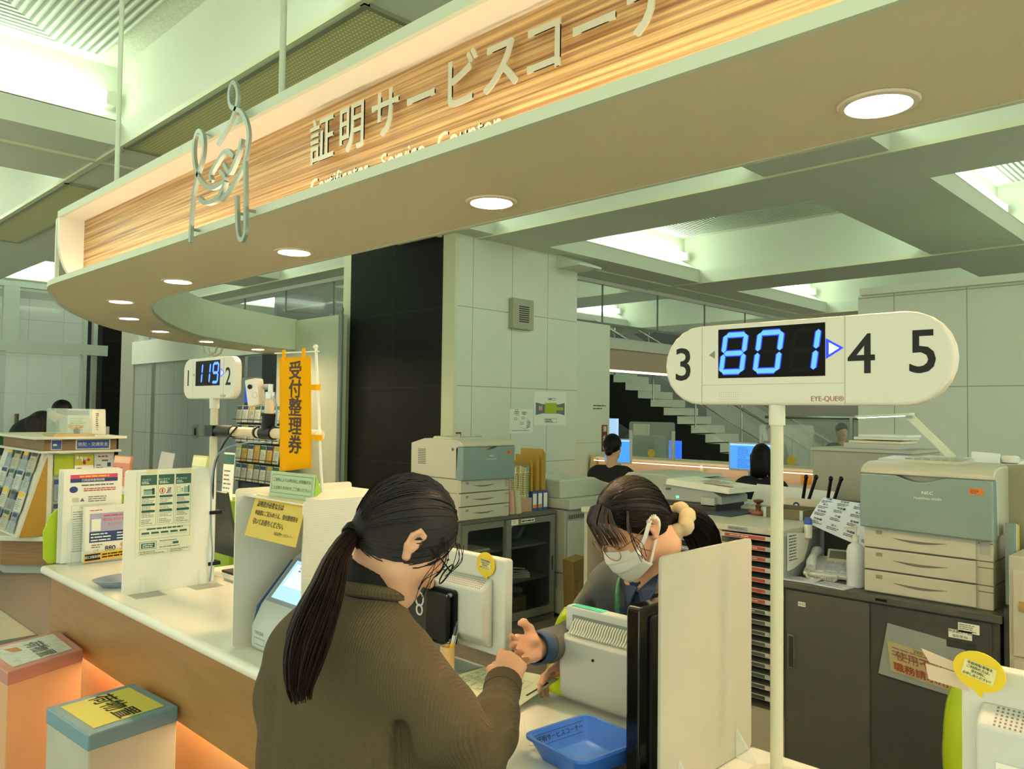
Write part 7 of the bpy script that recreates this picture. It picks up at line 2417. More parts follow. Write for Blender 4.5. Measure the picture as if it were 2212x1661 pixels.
# posters, vent and extinguisher signs on the pillar
YF = 5.94
t = thing('wall_vent', 'beige louvred vent box on the stone pillar', 'vent', (6.15, YF, 2.57))
VB = mat('vent_beige', '#a8a68c', 0.45)
B().box(5.99, 6.31, YF - 0.07, YF - 0.0005, 2.41, 2.735).build('box', VB, t, bev=0.006)
for i in range(8):
    B().box(6.08, 6.235, YF - 0.0715, YF - 0.070, 2.485 + 0.023 * i, 2.497 + 0.023 * i).build('slot', mat('slot_dark', '#33332a', 0.7), t)
for x in (6.02, 6.28):
    for z in (2.445, 2.70):
        B().cyl((x, YF - 0.07, z), (x, YF - 0.074, z), 0.008, n=10).build('screw', STEEL, t)
def wall_sheet(nm, label, x0, x1, z0, z1, draw, m=PAPER, cat='poster'):
    g = B().mat(m).box(x0, x1, YF - 0.0035, YF - 0.0005, z0, z1)
    pg = Page(g, ((x0 + x1) / 2, YF - 0.0035, (z0 + z1) / 2), (1, 0, 0), (0, 0, 1), 0.001)
    draw(pg, (x1 - x0) / 2, (z1 - z0) / 2)
    return tag(g.build(nm, None), label, cat)
def plan1(pg, w, h):
    for i in range(14):
        x, y = random.uniform(-w * .8, w * .6), random.uniform(-h * .6, h * .8)
        pg.frame(GINK, x, x + w * .25, y, y + h * .18, 0.004, 1)
    pts = [(w * .3 + w * .4 * math.cos(a), -h * .2 + h * .45 * math.sin(a)) for a in [math.pi * 2 * i / 20 for i in range(21)]]
    for i in range(20):
        (xa, ya), (xb, yb) = pts[i], pts[i + 1]
        pg.poly(GINK, [(xa, ya), (xb, yb), (xb * .97, yb * .97), (xa * .97, ya * .97)], 1)
    pg.lines(GINK, -w * .8, w * .8, -h * .85, -h * .7, 1, 1, 0.3)
def plan2(pg, w, h):
    pg.poly(mat('plan_grey', '#6f7a7a', 0.7), [(-w * .9, h * .35), (-w * .5, h * .25), (w * .5, h * .25), (w * .9, h * .35), (w * .9, -h * .4), (w * .5, -h * .3), (-w * .5, -h * .3), (-w * .9, -h * .4)], 1)
    pg.rect(mat('plan_lime', '#a9bf2a', 0.7), -w * .35, w * .38, -h * .28, h * .33, 2); pg.rect(mat('plan_lime'), w * .38, w * .8, -h * .1, h * .08, 2)
    pg.rect(mat('plan_pink', '#d8a090', 0.7), -w * .72, -w * .5, -h * .12, h * .14, 2)
    pg.frame(GINK, -w * .15, w * .3, h * .5, h * .62, 0.004, 2); pg.lines(INK, -w * .1, w * .25, h * .52, h * .6, 1, 2)
    pg.frame(GINK, -w * .35, w * .4, -h * .85, -h * .6, 0.004, 2); pg.lines(INK, -w * .3, w * .35, -h * .82, -h * .63, 2, 2)
wall_sheet('floor_plan', 'line drawing floor plan sheet on the stone pillar', 6.02, 6.385, 1.295, 1.555, plan1)
wall_sheet('floor_plan', 'coloured floor plan poster with lime area on the stone pillar', 6.40, 6.94, 1.38, 1.755, plan2)
def ext(chs):
    def f(pg, w, h):
        for i, ch in enumerate(chs):
            pg.text(PAPER, ch, 0, h * (1 - (2 * i + 1) / len(chs)) , h * 1.35 / len(chs), 1, bold=0.03)
    return f
MR = mat('sign_maroon', '#7a2418', 0.5)
wall_sheet('extinguisher_sign', 'maroon fire extinguisher sign behind the far printer', 5.242, 5.335, 0.98, 1.315, ext('消火器'), MR, 'sign')
YF = 5.957
wall_sheet('extinguisher_sign', 'maroon fire extinguisher sign on the white panel', 7.63, 7.735, 1.06, 1.38, ext('消火器'), MR, 'sign')
g = B(); pg = Page(g, (7.58, 5.9565, 1.6), (1, 0, 0), (0, 0, 1)); pg.lines(INK, -0.12, 0.14, -0.04, 0.03, 2, 1, 0.3); g.rect = None
g.box(7.5, 7.501, 5.9568, 5.957, 1.59, 1.591)
tag(g.build('wall_notice', None), 'two tiny printed lines on the white panel', 'notice')

# ---------------------------------------------------------------- copiers and the leaning carton
CPB = mat('copier_grey', '#b4b8a6', 0.45); CPL = mat('copier_light', '#c9ccba', 0.42); CPD = mat('copier_blue_grey', '#6c7a80', 0.4)
t = thing('copier', 'grey floor standing copier right of the glass door cabinet', 'copier', (4.85, 4.1, 0))
B().box(4.50, 5.25, 3.85, 4.45, 0.03, 0.33).build('lower_cabinet', CPB, t, bev=0.006)
B().box(4.50, 5.25, 3.85, 4.45, 0.335, 0.80).build('engine', CPB, t, bev=0.008)
B().box(4.50, 5.25, 3.80, 4.45, 0.805, 0.88).build('scanner', CPL, t, bev=0.008)
B().prism([(4.5, 0.88), (5.25, 0.88), (5.25, 0.93), (5.0, 0.99), (4.92, 1.02), (4.5, 1.02)], 'y', 3.9, 4.45).build('document_feeder', CPL, t, bev=0.012, seg=3, smooth=True)
B().box(4.52, 5.0, 3.835, 3.85, 0.44, 0.72).build('front_door', CPL, t, bev=0.008)
B().box(5.04, 5.15, 3.81, 3.85, 0.36, 0.78).build('side_cover', CPL, t, bev=0.014)
B().box(4.52, 5.0, 3.835, 3.85, 0.345, 0.425).build('paper_tray', CPL, t, bev=0.005)
B().cyl((5.05, 3.84, 0.31), (5.16, 3.84, 0.31), 0.035, n=16).build('hinge', CPL, t, smooth=True)
g = B()
for i in range(16):
    g.box(4.53 + 0.026 * i, 4.545 + 0.026 * i, 3.834, 3.8352, 0.735, 0.765)
g.build('vent', PSE, t)
B().prism([(4.95, 0.885), (5.2, 0.885), (5.2, 0.9), (4.95, 0.93)], 'y', 3.72, 3.83).build('control_panel', CPD, t)
for x in (4.55, 5.2):
    B().cyl((x - 0.02, 3.92, 0.015), (x + 0.02, 3.92, 0.015), 0.015, n=10).build('castor', BLACK, t)
g = B().mat(mat('carton_brown', '#8d7440', 0.75, vary=0.1, vscale=10))
g.M = Matrix.Translation((4.50, 3.64, 0.0)) @ Matrix.Rotation(math.radians(4), 4, 'X') @ Matrix.Rotation(math.radians(-8), 4, 'Y')
g.box(-0.12, 0.02, 0, 0.1, 0.0, 0.50)
pg = Page(g, (-0.05, 0, 0.28), (1, 0, 0), (0, 0, 1)); pg.text(mat('carton_red', '#7a3020', 0.6), 'キャノン', -0.045, 0.0, 0.045, 1, rot=-math.pi / 2); pg.lines(GINK, -0.0, 0.06, -0.2, 0.15, 14, 1, 0.35)
g.M = None
o = g.build('long_carton', None); tag(o, 'long narrow brown carton leaning on the front of the copier', 'carton')
# second flat machine and papers beyond
t = thing('copier', 'second white copier behind the masked clerk, only its flat lid in view', 'copier', (5.3, 3.5, 0))
B().box(4.98, 5.6, 3.0, 3.64, 0.0, 0.93).build('engine', CPB, t, bev=0.008)
B().prism([(3.05, 0.935), (3.68, 0.935), (3.68, 1.03), (3.62, 1.075), (3.35, 1.08), (3.05, 1.04)], 'x', 4.96, 5.5).build('document_feeder', CPL, t, bev=0.01, seg=3, smooth=True)
B().box(5.05, 5.45, 3.1, 3.34, 1.06, 1.075).build('output_tray', mat('tray_pale', '#c9d2c8', 0.4), t)
for i, (dx, c_) in enumerate(((0, '#b8a874'), (0.05, '#dcdcc8'))):
    g = B().mat(mat('hung_sheet_%d' % i, c_, 0.7)).plate([(7.38 + dx * 2.6, 5.92 - .02 * i, 1.03), (7.62 + dx * 2.6, 5.92 - .02 * i, 0.98), (7.66 + dx * 2.6, 5.94 - .02 * i, 0.68), (7.36 + dx * 2.6, 5.94 - .02 * i, 0.66)][::-1], 0.004, (0, -1, 0))
    if i:
        pg = Page(g, (7.63, 5.888, 0.85), (1, 0, -.1), (0.05, 0, 1)); pg.lines(GINK, -0.09, 0.1, -0.12, 0.12, 9, 1, 0.3)
    o = g.build('clip_board', None); tag(o, ['brown clipboard hanging at the foot of the white panel', 'printed sheets hanging over a brown clipboard on the white panel'][i], 'papers')

# ---------------------------------------------------------------- far counter, two office workers, stairs
PKW = mat('lit_pink_panel', '#e6c8ac', 0.6)
t = thing('far_counter', 'long far counter with warm pink panels and white top', 'counter', (7.6, 4.4, 0))
B().box(7.46, 7.9, 2.85, 5.92, 0.985, 1.01).build('counter_top', mat('far_top', '#e4dcc0', 0.45), t)
B().box(7.52, 7.56, 2.85, 5.92, 0.0, 0.985).build('back_panel', PKW, t)
for y in (3.2, 4.48, 5.6):
    B().box(7.47, 7.52, y, y + 0.03, 0.72, 0.985).build('post', mat('far_top'), t)
B().box(6.85, 7.52, 2.85, 5.92, 0.69, 0.72).build('desk_top', mat('far_desk', '#c8bea6', 0.5), t)
for y in (2.95, 4.6, 5.8):
    B().box(6.9, 7.5, y, y + 0.03, 0.0, 0.69).build('leg_panel', GPLAST, t)
B().box(7.44, 7.45, 2.85, 5.92, 0.962, 0.97).build('strip_light', mat('warm_strip'), t)
SB = mat('screen_blue_lit', '#4f94e8', 0.3, emit=0.5, ec='#3f8cf0')
def far_monitor(label, y0, y1, z0, z1):
    t = thing('monitor', label, 'monitor', (7.1, (y0 + y1) / 2, 0.72))
    B().box(7.1, 7.13, y0, y1, z0, z1).build('frame', MW, t)
    g = B().mat(SB).box(7.0985, 7.0995, y0 + .012, y1 - .012, z0 + .02, z1 - .012)
    pg = Page(g, (7.0985, (y0 + y1) / 2, (z0 + z1) / 2), (0, -1, 0), (0, 0, 1), 0.001)
    w, h = (y1 - y0) / 2, (z1 - z0) / 2
    pg.rect(mat('screen_pale', '#9cc4f4', 0.3, emit=0.45, ec='#9cc8ff'), -w * .93, w * .93, h * .78, h * .9, 1)
    pg.lines(mat('screen_text', '#2a5aa8', 0.3, emit=0.3, ec='#2a5aa8'), -w * .6, w * .1, -h * .8, h * .7, 14, 1, 0.35)
    g.build('screen', None, t)
    B().box(7.11, 7.13, (y0 + y1) / 2 - .03, (y0 + y1) / 2 + .03, 0.73, z0).box(7.02, 7.2, (y0 + y1) / 2 - .1, (y0 + y1) / 2 + .1, 0.72, 0.73).build('stand', GPLAST, t)
far_monitor('lit blue monitor in front of the long haired office worker', 3.50, 3.965, 0.98, 1.255)
far_monitor('lit blue monitor half hidden by the white panel', 5.147, 5.5, 0.97, 1.245)
def office_worker(label, hp, face, style):
    H_ = Head(hp, face, 8)
    f = Vector((face[0], face[1], 0)).normalized(); r_ = Vector((f.y, -f.x, 0))
    p = thing('person', label, 'person', (hp[0], hp[1], 0))
    c = Vector(hp)
    d = Sdf(c - Vector((0.75, 0.75, c.z)), c + Vector((0.75, 0.75, 0.2)), 0.011)
    H_.skull(d)
    sh = c + Vector((0, 0, -0.23)) - f * 0.03
    d.chain([(c + Vector((0, 0, -0.06)), 0.05), (sh, 0.05), (sh + Vector((0, 0, -0.45)), 0.11)], k=0.03)
    for s_ in (-1, 1):
        a = sh + r_ * 0.16 * s_ + Vector((0, 0, -0.03)); b_ = a + f * 0.06 + Vector((0, 0, -0.24)) + r_ * 0.05 * s_; e = b_ + f * 0.26 - r_ * 0.08 * s_
        d.chain([(sh, 0.05), (a, 0.045), (b_, 0.035), (e, 0.025)], k=0.03)
        d.cap(e, e + f * 0.09, 0.022, 0.016, k=0.01)
        d.chain([(sh + Vector((0, 0, -0.45)) + r_ * 0.09 * s_, 0.085), (sh + Vector((0, 0, -0.48)) + r_ * 0.1 * s_ + f * 0.36, 0.06), (Vector((sh.x, sh.y, 0.05)) + r_ * 0.1 * s_ + f * 0.36, 0.04), (Vector((sh.x, sh.y, 0.04)) + r_ * 0.1 * s_ + f * 0.48, 0.03)], k=0.03)
    d.build('body', SKIN, p, relax=1)
    d = Sdf(c - Vector((0.6, 0.6, 0.85)), c + Vector((0.6, 0.6, -0.08)), 0.011)
    rr = [tuple(r_), tuple(f), (0, 0, 1)]
    d.ell(sh + Vector((0, 0, -0.16)), (0.18, 0.12, 0.2), rr, 0.03); d.ell(sh + Vector((0, 0, -0.38)), (0.18, 0.14, 0.18), rr, 0.04)
    d.cap(sh + r_ * 0.12, sh - r_ * 0.12, 0.06, k=0.04)
    for s_ in (-1, 1):
        a = sh + r_ * 0.16 * s_ + Vector((0, 0, -0.03)); b_ = a + f * 0.06 + Vector((0, 0, -0.24)) + r_ * 0.05 * s_; e = b_ + f * 0.26 - r_ * 0.08 * s_
        d.chain([(a, 0.065), (b_, 0.052), (e, 0.038)], k=0.03)
    d.build('jacket', mat('black_jacket', '#101114', 0.85), p)
    d = Sdf(c - Vector((0.25, 0.25, 0.36)), c + Vector((0.25, 0.25, 0.2)), 0.008)
    d.ell(H_.p(0, -0.006, 0.013), (0.082, 0.10, 0.102), H_.R, 0)
    d.plane_cut(H_.p(0, 0.088, 0.046), H_.f * 0.8 - H_.u)
    if style == 'long':
        d.ell(H_.p(0, -0.04, -0.09), (0.085, 0.06, 0.11), H_.R, 0.03)
        for s_ in (-1, 1):
            d.cap(H_.p(0.07 * s_, 0.01, 0.0), H_.p(0.075 * s_, 0.01, -0.17), 0.03, 0.018, k=0.02)
    else:
        d.ell(H_.p(0, -0.095, -0.06), (0.035, 0.035, 0.04), H_.R, 0.02)
    d.build('hair', HAIR, p)
    return p
office_worker('person with loose black hair in a black jacket typing at the far counter', (6.47, 3.30, 1.165), (0.93, 0.3), 'long')
office_worker('person with tied black hair in a black jacket, half hidden by the white panel', (5.82, 4.42, 1.225), (0.93, 0.3), 'bun')
NVC = mat('chair_navy', '#141a2c', 0.85)
office_chair((6.36, 3.28), (0.93, 0.3), 'dark navy office chair of the long haired far worker', NVC, 0.46)
office_chair((5.75, 4.40), (0.93, 0.3), 'dark navy office chair of the tied haired far worker', NVC, 0.46)
item('book', 'blue book standing on the far desk by the post', 'book', (7.38, 7.42, 4.62, 4.78, 0.72, 0.85), mat('book_blue', '#2f4f9a', 0.5))
item('paper_tag', 'orange tag on the far counter panel at right', 'tag', (7.51, 7.519, 3.32, 3.42, 0.86, 0.95), mat('tag_orange', '#e09a3a', 0.5))
item('calendar', 'white calendar leaning on the far desk at right', 'calendar', (7.3, 7.32, 3.3, 3.6, 0.72, 0.86), PAPER)
# acrylic shields with yellow dots
for i, (ya, yb, w) in enumerate(((4.91, 5.53, 'left'), (3.33, 3.90, 'right'))):
    t = thing('acrylic_shield', 'clear acrylic shield with white posts and yellow dot, ' + w + ' one on the far counter', 'shield', (7.6, (ya + yb) / 2, 1.01))
    B().prism(rrect(ya, yb, 1.03, 1.43, 0.03, 3), 'x', 7.60, 7.605).build('panel', ACRYL, t)
    for y in (ya + 0.02, yb - 0.02):
        B().box(7.585, 7.62, y - 0.012, y + 0.012, 1.01, 1.33).build('post', mat('post_white', '#c8d0c0', 0.4), t)
    yc = (ya + yb) / 2 + (0.0 if i == 0 else -0.06)
    B().prism(circle2(yc, 1.075, 0.048, 24), 'x', 7.597, 7.5995).build('yellow_dot', mat('dot_yellow', '#e8c84a', 0.5), t)
# stairs beyond
STN = mat('stair_stone', '#c9d2c2', 0.55, vary=0.08, vscale=3)
t = thing('staircase', 'stone staircase with black side rising behind the far counter', 'staircase', (13, 7, 0))
g = B()
N = 14
for k in range(-5, 9):
    zt = 1.80 - 0.158 * k; yb = 8.55 - 0.289 * k
    if zt < 0.15: break
    st_ = B().box(12.4, 13.6, yb, yb + 0.32, zt - 0.14, zt)
    st_.build('step', STN, t)
pl = [(9.9, 2.55), (10.3, 2.75), (8.55 + .3, 1.64 + .02), (5.8, 0.14), (5.8, 0.0), (6.6, 0.0), (10.3, 2.0)]
B().prism([(8.55 + 0.289 * 5 + .4, 2.5), (8.55 - 0.289 * 9, 0.2), (8.55 - 0.289 * 9, 0.0), (6.7, 0.0), (8.55 + 0.289 * 5 + .4, 1.9)], 'x', 12.45, 13.5).build('stringer', mat('stringer_black', '#12130f', 0.5), t)
saw = [(10.3, 2.0), (10.3, 2.55)]
for k in range(-5, 9):
    zt = 1.80 - 0.158 * k; yb = 8.55 - 0.289 * k
    saw += [(yb + 0.289, zt + 0.004), (yb - 0.012, zt + 0.004), (yb - 0.012, zt - 0.154)]
saw += [(5.9, 0.1), (5.9, 0.0), (6.7, 0.0)]
B().prism(saw, 'x', 12.385, 12.40).build('side_string', mat('edge_dark', '#1c201c', 0.5), t)
RAIL = mat('rail_steel', '#aab2a8', 0.25, metal=0.8)
for x in (12.42, 13.58):
    B().tube([(x, 10.2, 3.55), (x, 5.6, 1.03)], 0.025, 10).tube([(x, 10.2, 3.2), (x, 5.6, 0.68)], 0.012, 8).build('handrail', RAIL, t, smooth=True)
    for k in range(5):
        y = 9.4 - 0.9 * k; z = 1.80 + 0.547 * (y - 8.55)
        B().cyl((x, y, z), (x, y, z + 0.92), 0.014, n=8).build('baluster', RAIL, t)
    B().plate([(x, 10.1, 2.75), (x, 5.7, 0.33), (x, 5.7, 0.95), (x, 10.1, 3.35)], 0.006, (1, 0, 0)).build('glass_panel', GLASS, t)
# glass balustrade and posts in the hall to the right of the stairs
t = thing('glass_balustrade', 'low glass balustrade with steel posts right of the stairs', 'balustrade', (10.5, 4.0, 0))
for y in (3.0, 4.1, 5.2):
    B().box(10.48, 10.52, y - .02, y + .02, 0, 1.5).build('post', RAIL, t)
B().box(10.495, 10.505, 3.0, 5.2, 0.1, 1.45).build('glass_panel', GLASS, t)
B().tube([(10.5, 5.3, 1.5), (10.5, 2.9, 1.5)], 0.02, 8).build('handrail', RAIL, t)
# hall signs behind
def panel(nm, label, cat, bx, m, **k):
    return tag(B().box(*bx).build(nm, m, **k), label, cat)
panel('display_stand', 'green cabinet with a poster behind the left acrylic shield', 'cabinet', (9.2, 9.5, 6.28, 6.76, 0.0, 1.22), mat('hall_green', '#2c5a38', 0.6))
panel('hall_poster', 'white poster with yellow picture on the green cabinet', 'poster', (9.22, 9.238, 6.38, 6.64, 1.22, 1.38), mat('hall_poster_cream', '#c8c29a', 0.6))
panel('sign_post', 'thin stand of the bright blue hall poster', 'stand', (9.62, 9.65, 6.17, 6.23, 0.0, 1.1), DARK)
panel('blue_poster', 'bright blue hall poster behind the left acrylic shield', 'poster', (9.6, 9.62, 6.1, 6.3, 0.89, 1.15), mat('hall_blue_glow', '#2c68d8', 0.5, emit=0.5, ec='#2c6ae8'))  # the poster is no lamp: its blue is made to glow
panel('information_screen', 'tall lit information screen beyond the white panel', 'screen', (9.0, 9.05, 6.77, 7.0, 0.0, 1.45), mat('info_screen', '#a8c8e8', 0.3, emit=0.4, ec='#a8ccf4'))
panel('vending_machine', 'dark vending machine with blue poster beyond the stairs', 'machine', (14.5, 15.2, 3.3, 5.4, 0, 2.2), mat('vending_dark', '#15181c', 0.5))
panel('blue_poster', 'dim blue poster on the dark vending machine', 'poster', (14.48, 14.499, 3.5, 4.3, 1.0, 2.1), mat('dim_blue_glow', '#2a4a80', 0.5, emit=0.15, ec='#2a4a90'))  # faint glow added to the printed blue
struct(B().box(16.0, 16.3, 4.6, 9.5, 0, 3.3).build('wall_hall', mat('hall_wall_pale', '#a9ada0', 0.6)))
office_worker('seated person in dark clothes in the hall left of the call display pole', (11.0, 5.45, 1.32), (-0.7, -0.7), 'bun')
office_worker('seated person in dark clothes in the hall right of the call display pole', (11.3, 4.55, 1.32), (-0.7, -0.7), 'bun')
for y, w in ((5.45, 'left'), (4.55, 'right')):
    x = 11.0 if w == 'left' else 11.3
    item('bench', 'dark hall bench under the ' + w + ' seated person', 'bench', (x + 0.02, x + 0.45, y - 0.25, y + 0.4, 0, 0.52), mat('bench_dark', '#26282a', 0.7))
# ---------------------------------------------------------------- leaflet kiosk in the hall at far left
KW = wood_mat('kiosk_wood', '#9a7a4c', '#6e5430', (1.0, 1.0, 26.0), 0.5, wave=1.6, dist=0.3, sharp=0.8)
KWH = mat('kiosk_white', '#dcdcc8', 0.45)
MUS = mat('mustard_board', '#b08a30', 0.55)
t = thing('leaflet_kiosk', 'white and wood leaflet kiosk with blue signs at the far left', 'kiosk', (2.5, 8.7, 0))
fp = [(1.95, 8.36), (2.28, 8.0), (2.92, 8.0), (2.92, 9.5), (1.95, 9.5)]
def grow(f, e):
    c = Vector((sum(p[0] for p in f) / len(f), sum(p[1] for p in f) / len(f)))
    return [tuple(c + (Vector(p) - c) * e) for p in f]
B().prism(grow(fp, 0.93), 'z', 0.0, 0.085).build('plinth', GPLAST, t)
B().prism(fp, 'z', 0.085, 0.30).build('wood_base', KW, t)
B().prism(grow(fp, 1.05), 'z', 0.30, 0.35).build('ledge', KWH, t, bev=0.012, seg=3)
B().prism([(2.0, 0.352), (2.80, 0.352), (2.80, 1.10), (2.20, 1.10)], 'y', 8.09, 9.42).build('rack_body', KWH, t)
B().prism([(2.02, 0.352), (2.225, 0.352), (2.225, 1.06)], 'y', 8.07, 8.089).build('side_board', MUS, t)
B().box(2.225, 2.262, 8.055, 8.09, 0.352, 1.10).build('corner_post', KWH, t)
B().box(2.18, 2.80, 8.03, 9.4, 1.12, 1.222).build('sign_band', KW, t)
B().box(2.14, 2.83, 7.99, 9.45, 1.098, 1.118).build('lower_shelf', KWH, t)
B().box(2.08, 2.86, 7.94, 9.45, 1.224, 1.248).build('top_board', KWH, t)
SGN = mat('sign_blue', '#2f4f98', 0.5)
g = B().mat(KWH).box(2.44, 2.74, 8.024, 8.03, 1.125, 1.217)
pg = Page(g, (2.59, 8.024, 1.171), (1, 0, 0), (0, 0, 1)); pg.rect(SGN, -0.14, 0.14, -0.038, 0.04, 1); pg.text(PAPER, '防犯・交通安全', 0, 0, 0.037, 2)
pg.o = Vector((2.28, 8.024, 1.171)); g.mat(KWH).box(2.235, 2.325, 8.026, 8.03, 1.125, 1.217); pg.rect(SGN, -0.04, 0.04, -0.04, 0.04, 1); pg.lines(PAPER, -0.03, 0.035, -0.015, 0.015, 1, 2, 0.6)
g.build('blue_sign', None, t)
B().box(2.30, 2.40, 8.0, 8.005, 1.09, 1.108).build('price_tab', PAPER, t)
def art_lime(pg, w, h):
    pg.lines(mat('lime_print', '#6a8a20', 0.6), -w * .2, w * .25, -h * .4, -h * .25, 1, 1, 0.5)
def art_map(pg, w, h):
    pg.rect(mat('sky_yellow', '#c8b83a', 0.6), -w / 2, w / 2, -h * .05, h / 2, 1)
    for i in range(9):
        x, y = random.uniform(-w * .4, w * .4), random.uniform(-h * .05, h * .4)
        pg.poly(RED if i % 2 else PAPER, circle2(x, y, h * 0.07, 8), 2)
    pg.lines(INK, -w * .4, 0, -h * .35, -h * .15, 2, 2)
def art_form(pg, w, h):
    pg.lines(RED, -w * .3, w * .3, h * .3, h * .42, 1, 1, .6); pg.rect(GINK, -w * .1, w * .25, h * .12, h * .2, 1); pg.lines(GINK, -w * .4, w * .2, -h * .4, 0, 3, 1); pg.rect(BLUEI, w * .2, w * .4, -h * .15, h * .05, 1)
for i, (m, f, nm) in enumerate(((mat('lime_cover', '#a9b820', 0.6), art_lime, 'lime green'), (PAPER, art_map, 'yellow and white illustrated'), (mat('grey_cover', '#c9cdc8', 0.6), art_form, 'pale grey printed'))):
    leaflet('leaflet', nm + ' leaflet in the top row of the far left kiosk', 'leaflet', (2.358 + 0.17 * i, 8.06, 0.985), (1, 0, 0), (0, 0.1, 1), 0.163, 0.19, 0.012, [m], None, f)
LCOL = ['#8a96a4', '#c8ccc8', '#5a6a80', '#b8b088', '#a4b4bc', '#d0ccb8']
for i in range(6):
    leaflet('leaflet', 'leaflet in the middle rows of the kiosk front', 'leaflet', (2.358 + 0.17 * (i % 3), 8.06, 0.76 - 0.22 * (i // 3)), (1, 0, 0), (0, 0.1, 1), 0.15, 0.2, 0.012,
            [mat('leaflet_col_%d' % i, LCOL[i], 0.6), BLUEI, GINK], 'leaflets in the middle rows of the kiosk front')
sl = Vector((0.2, 0, 0.75)).normalized()
for r_ in range(4):
    for c_ in range(4):
        x = 2.0 + 0.2 * (0.14 + 0.17 * r_ * 1.3) / 0.748 * 1.0
        z = 0.36 + 0.115 + 0.18 * r_
        x = 2.0 + 0.2 * (z - 0.352) / 0.748
        leaflet('leaflet', 'blue, white or yellow leaflet in the slanted side pockets of the kiosk', 'leaflet', (x - 0.028, 8.25 + 0.27 * c_, z), (0, -1, 0), (sl.x, 0, sl.z), 0.13 + .05 * ((r_ + c_) % 2), 0.19, 0.012,
                [mat('leaflet_col_%d' % ((r_ * 5 + c_ * 3) % 6), LCOL[(r_ * 5 + c_ * 3) % 6], 0.6), [BLUEI, YELL, TEAL, DARK][(r_ + c_ * 2) % 4], GINK], 'leaflets in the slanted side pockets of the kiosk')
t2 = t
for r_ in range(4):
    z = 0.36 + 0.07 + 0.18 * r_; x = 2.0 + 0.2 * (z - 0.352) / 0.748
    B().plate([(x - 0.045, 9.36, z - 0.06), (x - 0.045, 8.12, z - 0.06), (x - 0.018, 8.12, z + 0.05), (x - 0.018, 9.36, z + 0.05)], 0.002).build('clear_pocket', ACRYL, t2)
# glass case with flower arrangement
t = thing('glass_case', 'small clear glass case on a wooden base on the kiosk top', 'display case', (2.42, 8.15, 1.248))
B().box(2.25, 2.60, 8.02, 8.33, 1.249, 1.27).build('wood_base', mat('pale_wood', '#b8a070', 0.5), t)
g = B()
for bx_ in ((2.27, 2.58, 8.04, 8.044, 1.27, 1.50), (2.27, 2.58, 8.306, 8.31, 1.27, 1.50), (2.27, 2.274, 8.044, 8.306, 1.27, 1.50), (2.576, 2.58, 8.044, 8.306, 1.27, 1.50), (2.27, 2.58, 8.04, 8.31, 1.50, 1.504)):
    g.box(*bx_)
g.build('glass_box', mat('case_glass', '#d8ece0', 0.04, alpha=0.22), t)
t = thing('flower_arrangement', 'small orange and yellow flower ornament in the glass case', 'ornament', (2.46, 8.15, 1.27))
B().lathe([(0.025, 0), (0.03, 0.03), (0.02, 0.045)], (2.48, 8.14, 1.27), 14).build('pot', BLACK, t)
for i in range(8):
    a = i * 0.8
    B().ell((2.47 + 0.045 * math.cos(a), 8.14 + 0.03 * math.sin(a), 1.335 + 0.014 * math.sin(i * 2)), (0.022, 0.022, 0.014), 8, 6).build('petal', mat('petal_%d' % (i % 3), ['#e08a3a', '#d8c83a', '#d8a060'][i % 3], 0.6), t, smooth=True)
leaflet('notice_board', 'white notice in an acrylic stand behind the glass case', 'notice', (2.68, 8.75, 1.375), (1, 0, 0), (0, 0.1, 1), 0.2, 0.24, 0.004, [PAPER, BLUEI, GINK])
for i in range(3):
    o = leaflet('flyer', 'white narrow flyers in the stand right of the glass case', 'flyer', (2.75 + .012 * i, 8.42 + 0.03 * i, 1.375), (1, -0.15, 0), (0.0, 0.12, 1), 0.14, 0.25 - .01 * i, 0.004, [PAPER], 'white flyers right of the glass case', lambda pg, w, h: [pg.lines(GINK, -w * .1, w * .1, -h * .35, h * .35, 9, 1, .5)])
tag(B().box(2.68, 2.85, 8.36, 8.56, 1.249, 1.253).box(2.68, 2.85, 8.38, 8.383, 1.249, 1.33).build('flyer_stand', ACRYL), 'clear acrylic flyer stand right of the glass case', 'stand')
# person bending down behind the kiosk
f = Vector((0.75, -0.66, 0)).normalized()
P_ = Head((2.76, 9.60, 1.485), f, 62)
p = thing('person', 'person in a black coat bending down behind the far left kiosk', 'person', (2.45, 9.85, 0))
d = Sdf((1.8, 9.2, 0.0), (3.1, 10.4, 1.7), 0.011)
P_.skull(d)
hip, sho = Vector((2.42, 9.98, 0.95)), Vector((2.62, 9.75, 1.335))
r_ = Vector((f.y, -f.x, 0))
d.chain([(P_.c + Vector((-0.03, 0.03, -0.03)), 0.05), (sho, 0.06), (hip, 0.11)], k=0.04)
for s_ in (-1, 1):
    d.chain([(sho + r_ * 0.05 * s_, 0.05), (sho + r_ * 0.17 * s_, 0.05), (sho + r_ * 0.2 * s_ + Vector((0.05, -0.05, -0.26)), 0.04), (sho + r_ * 0.16 * s_ + f * 0.22 + Vector((0, 0, -0.38)), 0.03)], k=0.03)
    d.chain([(hip + r_ * 0.09 * s_, 0.09), (Vector((hip.x, hip.y, 0.5)) + r_ * 0.09 * s_, 0.06), (Vector((hip.x, hip.y, 0.06)) + r_ * 0.09 * s_, 0.04), (Vector((hip.x, hip.y, 0.04)) + r_ * 0.1 * s_ + f * 0.14, 0.03)], k=0.03)
d.build('body', SKIN, p, relax=1)
d = Sdf((1.8, 9.2, 0.55), (3.1, 10.4, 1.6), 0.012)
d.chain([(sho + Vector((0.0, 0, 0.0)), 0.14), ((sho + hip) / 2 + Vector((0, 0, 0.06)), 0.17), (hip, 0.17), (hip + Vector((0, 0, -0.3)), 0.17)], k=0.05)
d.cap(sho + r_ * 0.15, sho - r_ * 0.15, 0.09, k=0.04)
